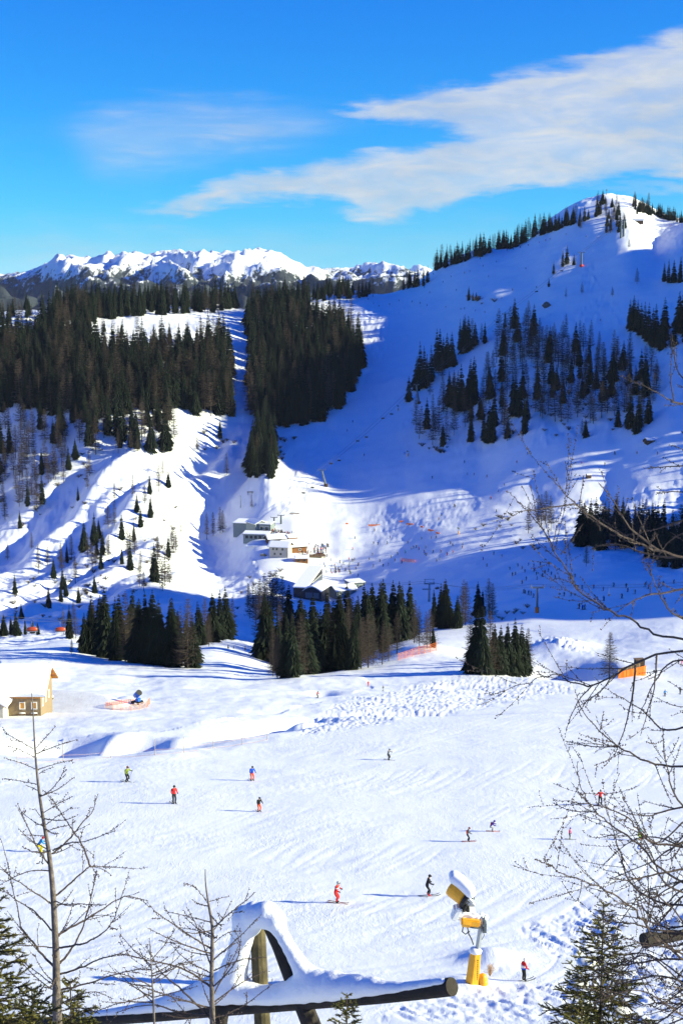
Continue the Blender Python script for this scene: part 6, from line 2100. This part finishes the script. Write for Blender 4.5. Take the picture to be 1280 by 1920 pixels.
for x, y in [(650, 565), (690, 562), (700, 570), (748, 565), (772, 567), (787, 570), (863, 581), (870, 580), (891, 584), (908, 587), (931, 593), (710, 575), (730, 572), (800, 574), (835, 577), (905, 500), (930, 492), (950, 470), (955, 468), (962, 468), (975, 465), (990, 461), (1010, 456), (1022, 452), (1030, 450), (1060, 441), (870, 513), (880, 510), (900, 486), (985, 505), (1005, 540), (830, 530), (855, 545), (1120, 447), (1098, 444), (1125, 602), (1209, 671), (1251, 665), (1240, 640), (1268, 690), (1262, 419), (1255, 425), (1220, 425), (826, 500), (840, 498), (812, 515), (805, 550), (795, 540), (845, 520), (915, 520), (940, 560), (960, 545)]:
    tiny(x, y, 'tiny skier high on the broad slope of the right hill', 'tiny skiers high on the right hill', sc=1.2)
for i in range(62):
    t = rt.random()
    tiny(495 + 55 * t + rt.uniform(-12, 10), 994 + 10 * t + rt.uniform(-3, 4), 'tiny skier in the queue beside the upper lift station', 'tiny skiers queueing at the upper station', sc=1.05)
for i in range(70):
    tiny(rt.uniform(566, 618), rt.uniform(1022, 1046), 'tiny guest in the crowd on and around the sun terrace', 'tiny guests around the sun terrace', sc=1.1)
for i in range(34):
    tiny(rt.uniform(600, 672), rt.uniform(1046, 1082), 'tiny skier gliding between the terrace and the lower station', 'tiny skiers below the terrace', sc=1.1)

# ------------------------------------------------------------------ bare larch saplings and branches close to the viewer
TW_BARK = mat('larch_bark', (0.105, 0.075, 0.062), 0.85, var=0.4, vscale=30, bump=0.6, bscale=60)
TRUNK_BARK = mat('sapling_bark', (0.20, 0.165, 0.145), 0.85, var=0.5, vscale=22, bump=0.8, bscale=40)
def smooth_path(pts, n=4):
    out = []
    for i in range(len(pts) - 1):
        p0 = pts[max(i - 1, 0)]; p1 = pts[i]; p2 = pts[i + 1]; p3 = pts[min(i + 2, len(pts) - 1)]
        for k in range(n):
            t = k / n
            out.append(.5 * ((2 * p1) + (p2 - p0) * t + (2 * p0 - 5 * p1 + 4 * p2 - p3) * t * t + (3 * p1 - p0 - 3 * p2 + p3) * t ** 3))
    out.append(pts[-1])
    return out
def branch_mesh(paths, name, parent, seed, px_m, spurs=True, twigs=.5, m=None):
    """one branch with its side twigs and short spurs as one mesh; paths: list of (points, r0, r1)"""
    r = random.Random(seed)
    b = MB()
    todo = [(p, a_, c_, 0) for p, a_, c_ in paths]
    while todo:
        pts, r0, r1, lev = todo.pop()
        sp_ = smooth_path(pts, 5 if lev == 0 else 3)
        # slight zigzag
        L_ = sum((y - x).length for x, y in zip(sp_[:-1], sp_[1:]))
        jit = L_ * .006
        sp_ = [sp_[0]] + [q + Vector((r.uniform(-1, 1), r.uniform(-1, 1), r.uniform(-1, 1))) * jit for q in sp_[1:]]
        n = len(sp_)
        rr_ = [r0 + (r1 - r0) * i / (n - 1) for i in range(n)]
        b.tube(sp_, rr_, 5 if lev == 0 else 3, caps=False)
        # spurs: stubby shoots every few centimetres
        if spurs:
            acc = 0
            for i in range(n - 1):
                seg = sp_[i + 1] - sp_[i]
                k_ = int(seg.length / (px_m * 4.2) + r.random())
                for _ in range(k_):
                    c_ = sp_[i].lerp(sp_[i + 1], r.random())
                    d_ = (seg.orthogonal().normalized() * r.uniform(-1, 1) + seg.cross(seg.orthogonal()).normalized() * r.uniform(-1, 1))
                    if d_.length < .1: continue
                    d_.normalize()
                    ln = px_m * r.uniform(1.6, 3.2)
                    b.tube([c_, c_ + d_ * ln], [px_m * 1.25, px_m * .8], 3, caps=True)
        if lev < 2:
            for _ in range(int(L_ / px_m / 34 * twigs * (1 if lev == 0 else .6) + r.random())):
                i = r.randrange(max(1, n // 5), n - 1) if n > 2 else 0
                d_ = (sp_[min(i + 1, n - 1)] - sp_[i]).normalized()
                sd_ = Vector((r.uniform(-1, 1), r.uniform(-1, 1), r.uniform(-.8, 1.0)))
                dd = (d_ * .75 + sd_ * .75).normalized()
                ln = L_ * r.uniform(.14, .34)
                s0 = sp_[i]
                mid = s0 + dd * ln * .55 + Vector((0, 0, -.03 * ln))
                todo.append(([s0, mid, s0 + dd * ln + Vector((0, 0, .05 * ln * r.uniform(-1, 1.5)))], min(r0, rr_[i]) * .55, px_m * .30, lev + 1))
    return b.build(name, m or TW_BARK, parent)
def sapling(name, label, y, trunk, rads, branches, seed, group=None, auto=0):
    r = random.Random(seed)
    px_m = y / FPX
    b0 = at(trunk[-1][0], trunk[-1][1], y)
    base = Vector((b0.x, y, gz(b0.x, y)))
    e = thing(name, base, 0, label, 'tree', group)
    tp = [at(px, py, y) - base for px, py in trunk]
    if tp[-1].z > 0.0:
        tp.append(Vector((tp[-1].x, tp[-1].y, -0.2)))
        rads = rads + [rads[-1] * 1.2]
    MB().tube(smooth_path(tp, 3), list(np.interp(np.linspace(0, len(rads) - 1, 3 * (len(tp) - 1) + 1), range(len(rads)), [q * px_m for q in rads])), 9).build('trunk', TRUNK_BARK, e, smooth=True)
    for k, br in enumerate(branches):
        dep = r.uniform(-.55, .55)
        n = len(br)
        tot = math.hypot(br[-1][0] - br[0][0], br[-1][1] - br[0][1]) * px_m
        pts = [at(px, py, y + dep * tot * i / (n - 1)) - base for i, (px, py) in enumerate(br)]
        thick = max(.8, min(2.6, tot / px_m / 72))
        branch_mesh([(pts, thick * px_m, .45 * px_m)], 'branch', e, seed * 100 + k, px_m, twigs=.9)
    for k in range(auto):
        t = r.uniform(.25, .95)
        i = int(t * (len(trunk) - 1)); f = t * (len(trunk) - 1) - i
        c_ = Vector((*trunk[i], 0)).lerp(Vector((*trunk[min(i + 1, len(trunk) - 1)], 0)), f)
        th = r.uniform(0, 6.28)
        ln = (35 + 110 * t) * r.uniform(.5, 1.1) * px_m
        p0 = at(c_.x, c_.y, y) - base
        dv_ = Vector((math.cos(th), math.sin(th), r.uniform(-.05, .5)))
        branch_mesh([([p0, p0 + dv_ * ln * .55 - Vector((0, 0, .05 * ln)), p0 + dv_ * ln + Vector((0, 0, .06 * ln))], 1.3 * px_m, .4 * px_m)], 'branch', e, seed * 1000 + k, px_m, twigs=.5)
    return e
Z3 = lambda pts: [(x / 3, 1280 + y / 3) for x, y in pts]
LB = [Z3(p_) for p_ in [
 [(190, 372), (100, 322), (25, 280)], [(200, 372), (260, 305), (315, 245)], [(205, 400), (330, 350), (435, 320)], [(195, 420), (130, 385), (65, 360)], [(200, 485), (120, 452), (45, 430)], [(210, 490), (320, 455), (410, 435)], [(210, 572), (120, 555), (28, 537)],
 [(222, 512), (260, 490), (305, 475)], [(225, 612), (180, 590), (145, 575)], [(232, 640), (290, 600), (340, 540), (370, 465)], [(250, 730), (330, 680), (410, 640)], [(252, 790), (225, 745), (195, 708)], [(255, 812), (190, 780), (135, 740)], [(262, 800), (330, 745), (410, 700)],
 [(265, 832), (340, 812), (410, 795)], [(262, 862), (190, 858), (120, 855)], [(278, 1025), (215, 930), (150, 800), (98, 676)], [(300, 945), (380, 905), (480, 890), (650, 832)], [(300, 962), (400, 870), (470, 780), (515, 735), (552, 622)], [(510, 1035), (470, 930), (420, 840), (350, 740), (285, 640)],
 [(315, 1197), (400, 1125), (480, 1055), (520, 1032), (600, 1035), (750, 1045)], [(520, 1034), (580, 1050), (630, 1085)], [(298, 1250), (220, 1195), (130, 1135), (70, 1100), (0, 1030)], [(283, 1060), (180, 1058), (80, 1095), (0, 1138)], [(300, 1402), (200, 1290), (100, 1228), (0, 1150)],
 [(320, 1250), (420, 1245), (520, 1248), (600, 1250)], [(330, 1420), (450, 1350), (560, 1285), (700, 1206), (840, 1230)], [(520, 1310), (590, 1308), (645, 1316)], [(330, 1490), (430, 1478), (530, 1440), (600, 1390), (650, 1310), (695, 1165)], [(338, 1580), (410, 1490), (470, 1370), (510, 1220), (545, 1055)],
 [(295, 1490), (200, 1482), (100, 1478), (0, 1468)], [(300, 1592), (200, 1480), (120, 1370), (85, 1200), (10, 880)], [(333, 1640), (450, 1605), (580, 1550), (690, 1530), (840, 1562)], [(338, 1730), (480, 1695), (660, 1640), (840, 1600)], [(330, 1820), (430, 1760), (540, 1740), (640, 1780)], [(312, 1710), (250, 1660), (170, 1600), (90, 1540)],
 [(305, 1880), (200, 1840), (100, 1780), (0, 1690)], [(330, 1850), (450, 1830), (560, 1860)], [(325, 1790), (390, 1700), (450, 1660)]]]
sapling('larch_sapling', 'tall bare larch sapling with spreading knobbly branches at the left foreground', 10.0,
        [(60, 1300), (63, 1345), (66, 1400), (70, 1450), (76, 1500), (84, 1550), (91, 1590), (97, 1640), (101, 1690), (104, 1750), (106, 1800), (107, 1860), (109, 1935)],
        [.8, 1.3, 1.8, 2.4, 3.0, 3.6, 4.2, 5.0, 5.8, 6.6, 7.4, 8.6, 10], LB, 21, auto=16)
Z2 = lambda pts: [(x / 2, 1500 + y / 2) for x, y in pts]
MBR = [Z2(p_) for p_ in [
 [(797, 460), (720, 440), (630, 420)], [(797, 480), (880, 410), (960, 345)], [(775, 380), (735, 330), (690, 310)], [(775, 385), (820, 370), (860, 362)], [(792, 560), (700, 500), (600, 430), (575, 410)], [(790, 575), (680, 540), (550, 478)], [(800, 600), (880, 530), (970, 440)],
 [(788, 700), (700, 640), (560, 602), (450, 575)], [(800, 760), (900, 690), (1000, 640)], [(790, 780), (650, 740), (500, 690)], [(795, 740), (860, 620), (905, 530)], [(790, 650), (700, 600), (640, 540)], [(800, 640), (900, 600), (1000, 590)], [(792, 800), (700, 800), (560, 770), (430, 800)],
 [(798, 820), (900, 780), (1020, 690)], [(790, 820), (690, 720), (600, 640), (560, 560)], [(790, 620), (740, 480), (700, 400)], [(800, 700), (860, 640), (900, 560), (880, 480)], [(793, 520), (740, 490), (680, 480)], [(797, 540), (850, 500), (900, 490)]]]
sapling('larch_sapling', 'slim bare larch sapling in front of the snow-covered fence', 12.0,
        [(385, 1630), (386, 1660), (392, 1700), (398, 1735), (398, 1780), (397, 1830), (398, 1880), (399, 1935)], [.8, 1.4, 2.4, 3.2, 3.8, 4.4, 5.0, 5.8], MBR, 22, auto=14)
# low twiggy saplings between the two
sapling('larch_sapling', 'low twiggy larch sapling below the left sapling\'s right branches', 11.0, [(282, 1770), (284, 1810), (286, 1850), (290, 1935)], [.7, 1.1, 1.6, 2.4],
        [[(284, 1800), (310, 1770), (330, 1740)], [(284, 1810), (250, 1780), (225, 1750)], [(286, 1840), (330, 1810), (380, 1800)], [(286, 1850), (240, 1830), (190, 1820)], [(287, 1870), (330, 1860), (370, 1850)], [(287, 1880), (230, 1880), (170, 1900)]], 23, auto=10)
# the larch at the right edge
RBR = [
 [(1300, 1206), (1240, 1192), (1180, 1162), (1130, 1140), (1085, 1105), (1048, 1045), (1010, 985), (975, 945), (950, 920)], [(1035, 1025), (1040, 1000), (1046, 980)], [(1050, 1040), (1080, 1000), (1090, 985)], [(1085, 1100), (1050, 1085), (1030, 1090)],
 [(1300, 1062), (1240, 1035), (1180, 1012), (1110, 970), (1065, 935), (1034, 892)], [(1085, 950), (1090, 915), (1094, 890)], [(1075, 945), (1010, 955), (960, 960)], [(1160, 1000), (1110, 975), (1080, 950)], [(1240, 1035), (1180, 990), (1150, 940), (1120, 905)],
 [(1300, 1216), (1230, 1228), (1170, 1255), (1110, 1284), (1065, 1276), (1042, 1264), (995, 1278), (940, 1296)], [(1190, 1248), (1180, 1330), (1150, 1420)], [(1150, 1265), (1120, 1300), (1075, 1330)], [(1230, 1228), (1225, 1290), (1200, 1380)], [(1110, 1284), (1080, 1320), (1060, 1370)],
 [(1300, 1040), (1250, 1045), (1200, 1035), (1150, 1020), (1105, 1030)], [(1300, 1095), (1250, 1110), (1200, 1120), (1150, 1150)], [(1300, 1440), (1240, 1436), (1180, 1412), (1140, 1385), (1100, 1345), (1080, 1310)], [(1160, 1400), (1110, 1400), (1060, 1390)], [(1300, 1340), (1250, 1370), (1200, 1330), (1150, 1300)],
 [(1300, 1680), (1240, 1632), (1200, 1585), (1155, 1555), (1115, 1522), (1090, 1480), (1080, 1430)], [(1300, 1592), (1230, 1582), (1200, 1560), (1170, 1530), (1120, 1510), (1035, 1500)], [(1115, 1522), (1070, 1520), (1035, 1505)], [(1290, 1840), (1230, 1760), (1190, 1708), (1140, 1672), (1090, 1652), (1036, 1628), (1018, 1606)], [(1090, 1652), (1080, 1690), (1052, 1652)],
 [(1300, 1702), (1230, 1690), (1180, 1652), (1165, 1610), (1150, 1560), (1130, 1500)], [(1300, 1620), (1230, 1640), (1180, 1650), (1135, 1645)], [(1300, 1500), (1250, 1520), (1210, 1530), (1160, 1520)], [(1300, 1760), (1220, 1742), (1180, 1730), (1120, 1730)], [(1300, 1800), (1230, 1800), (1170, 1810), (1110, 1800)],
 [(1300, 1690), (1250, 1660), (1220, 1600), (1190, 1540)], [(1300, 1860), (1240, 1830), (1180, 1840), (1140, 1850)], [(1300, 1890), (1240, 1880), (1190, 1890)], [(1300, 1560), (1270, 1500), (1250, 1440), (1240, 1380)], [(1300, 1640), (1260, 1700), (1200, 1780), (1150, 1850)],
 [(1300, 765), (1270, 755), (1240, 742), (1200, 718)], [(1262, 752), (1256, 710), (1258, 660)], [(1290, 762), (1272, 700), (1264, 645)], [(1300, 872), (1260, 874), (1215, 878)], [(1300, 924), (1260, 922), (1230, 924)], [(1300, 955), (1250, 985), (1200, 1000)], [(1300, 975), (1260, 1010), (1230, 1050)],
 [(1300, 1180), (1260, 1150), (1230, 1100), (1215, 1060)], [(1300, 1250), (1260, 1240), (1220, 1290), (1195, 1350)], [(1300, 1720), (1250, 1740), (1200, 1700), (1160, 1690)], [(1300, 1820), (1260, 1780), (1210, 1770), (1170, 1760)]]
_rx = random.Random(5)
RBX = []
for k_ in range(24):                       # the dense lower branches
    y0_ = _rx.uniform(1560, 1930)
    ln_ = _rx.uniform(70, 200)
    RBX.append([(1336, y0_), (1290, y0_ - _rx.uniform(0, 40)), (1300 - ln_ * .55, y0_ - _rx.uniform(-20, 70)), (1300 - ln_, y0_ - _rx.uniform(-40, 120))])
sapling('larch_tree', 'large bare larch at the right edge reaching in with long knobbly branches', 9.0,
        [(1352, 120), (1350, 320), (1346, 520), (1342, 720), (1338, 900), (1334, 1100), (1330, 1300), (1326, 1500), (1320, 1700), (1314, 1850), (1314, 1960)], [.6, 2, 3.6, 5.2, 7, 8.5, 10, 11.5, 13, 14, 15], [[((1336, y_ ) if x_ >= 1290 else (x_, y_)) for x_, y_ in q_] for q_ in RBR] + RBX + [[(1343 - (y_ - 720) * .008, y_), (1400, y_ - 20), (1450 + 60 * (k_ % 3), y_ - 50 + 30 * (k_ % 4))] for k_, y_ in enumerate(range(300, 1900, 75))], 24, auto=60)

# ------------------------------------------------------------------ small spruces close to the viewer
NEEDLE_N = mat('young_spruce_needles', (0.17, 0.145, 0.03), 0.8, spec=0.15, var=0.5, vscale=4.0, col2=(0.075, 0.085, 0.022))
def young_spruce(px, top, y, height, radius, label, seed, whorls=16, per=7, group=None, snow=0):
    r = random.Random(seed)
    u, _ = ray(px, top)
    tp = at(px, top, y)
    base = Vector((tp.x, y, tp.z - height))
    g0 = gz(base.x, y)
    e = thing('young_spruce', (base.x, y, g0), 0, label, 'tree', group)
    O = Vector(e.location)
    H = tp.z - g0
    MB().tube([(0, 0, -.1), (0, 0, H * .5), (0, 0, H)], [.035, .02, .004], 6).build('trunk', BARK, e)
    def sprig(b, p0, p1, nl, dens):
        d_ = p1 - p0
        Ls = d_.length
        d_.normalize()
        b.tube([p0, p1], [.006, .003], 3, caps=False, m=1)
        n = int(Ls / dens)
        a_ = d_.orthogonal().normalized(); c_ = d_.cross(a_)
        for i in range(n):
            q = p0.lerp(p1, (i + r.random()) / n)
            th = r.uniform(0, 6.28)
            o_ = (math.cos(th) * a_ + math.sin(th) * c_)
            if o_.z < -.3: o_.z *= .4
            tip = q + (o_ * .8 + d_ * .75).normalized() * nl * r.uniform(.7, 1.1)
            w = d_.cross(o_).normalized() * .0042
            k = len(b.v)
            b.add([q - w, q + w, tip], [(0, 1, 2)], 0)
    snowb = []
    for wv in range(whorls):
        a = (wv + r.uniform(-.3, .3)) / whorls
        z = H - .03 - (height - .05) * a
        a = max(a, .02)
        rad = radius * (a ** .8) * r.uniform(.8, 1.15) + .05
        b = MB()
        n = max(3, int(per * (.6 + .5 * a)))
        ph = r.uniform(0, 6.28)
        for k in range(n):
            th = ph + 6.283 * k / n + r.uniform(-.25, .25)
            ln = rad * r.uniform(.75, 1.15)
            dv_ = Vector((math.cos(th), math.sin(th), r.uniform(.0, .35) - .35 * a))
            p0 = Vector((0, 0, z))
            pm = p0 + dv_ * ln * .6
            p1 = p0 + dv_ * ln + Vector((0, 0, .10 * ln))
            sprig(b, p0, pm, .028, .0034)
            sprig(b, pm, p1, .030, .0030)
            for q in range(int(2 + ln / .055)):
                t = r.uniform(.2, .92)
                s0 = p0.lerp(pm, t / .6) if t < .6 else pm.lerp(p1, (t - .6) / .4)
                ta = th + r.choice((-1, 1)) * r.uniform(.5, 1.0)
                sl = ln * r.uniform(.22, .42) * (1.15 - .6 * t)
                sprig(b, s0, s0 + Vector((math.cos(ta), math.sin(ta), r.uniform(-.25, .25))) * sl, .026, .0030)
            if snow and a > .45 and r.random() < snow:
                snowb.append((pm + Vector((0, 0, .02)), (ln * .26, ln * .26, .035)))
        b.build('branch_whorl', [NEEDLE_N, BARK], e)
    for c_, r_ in snowb:
        MB().ball(c_, r_, 9, 6).build('snow_clump', ROOF_SNOW, e, smooth=True)
    return e
young_spruce(1131, 1692, 14.0, 1.65, .62, 'small olive green spruce in front of the bank at lower right', 61, 20, 8, snow=.12)
young_spruce(-22, 1640, 9.0, 1.3, .34, 'yellowish young spruce at the left edge behind the sapling', 62, 13, 8)
young_spruce(132, 1835, 10.5, .6, .30, 'low young spruce at the foot of the left sapling', 63, 8, 7)
young_spruce(650, 1862, 13.0, .6, .26, 'little spruce tip under the log rail', 64, 8, 6)
young_spruce(60, 1850, 9.5, .5, .34, 'low young spruce in the bottom left corner', 65, 7, 7)
young_spruce(1090, 1872, 12.5, .6, .3, 'low young spruce in the snow at the lower right bank', 66, 7, 7, snow=.3)

# ------------------------------------------------------------------ haze
_top, _low = 5.0, float(Z.min())
for o_ in COL.objects:
    if o_.type == 'MESH' and o_.name.startswith(('mountains', 'distant', 'cable', 'person', 'spruce')) and o_.parent is None:
        n_ = len(o_.data.vertices)
        if o_.name.startswith(('mountains', 'distant', 'spruce_forest', 'cable')):
            q_ = np.empty(n_ * 3); o_.data.vertices.foreach_get('co', q_)
            _top = max(_top, float(q_[2::3].max()) + o_.location.z)
            _low = min(_low, float(q_[2::3].min()) + o_.location.z)
_top = max(_top, 170.0) + 6.0
_low -= 1.0
print('HAZE', _low, _top)
hz = MB().box((0, 0, (_top + _low) / 2), (112000, 112000, _top - _low)).build('haze', [], None)
tag(hz, kind='stuff')
hm = bpy.data.materials.new('haze')
hm.use_nodes = True
hn = hm.node_tree
hn.nodes.clear()
ho = hn.nodes.new('ShaderNodeOutputMaterial')
hv = hn.nodes.new('ShaderNodeVolumePrincipled')
hv.inputs['Color'].default_value = (0.75, 0.85, 1.0, 1)
hv.inputs['Density'].default_value = 0.000010
hv.inputs['Anisotropy'].default_value = 0.2
hn.links.new(hv.outputs[0], ho.inputs['Volume'])
hz.data.materials.append(hm)
scene.cycles.volume_bounces = 1
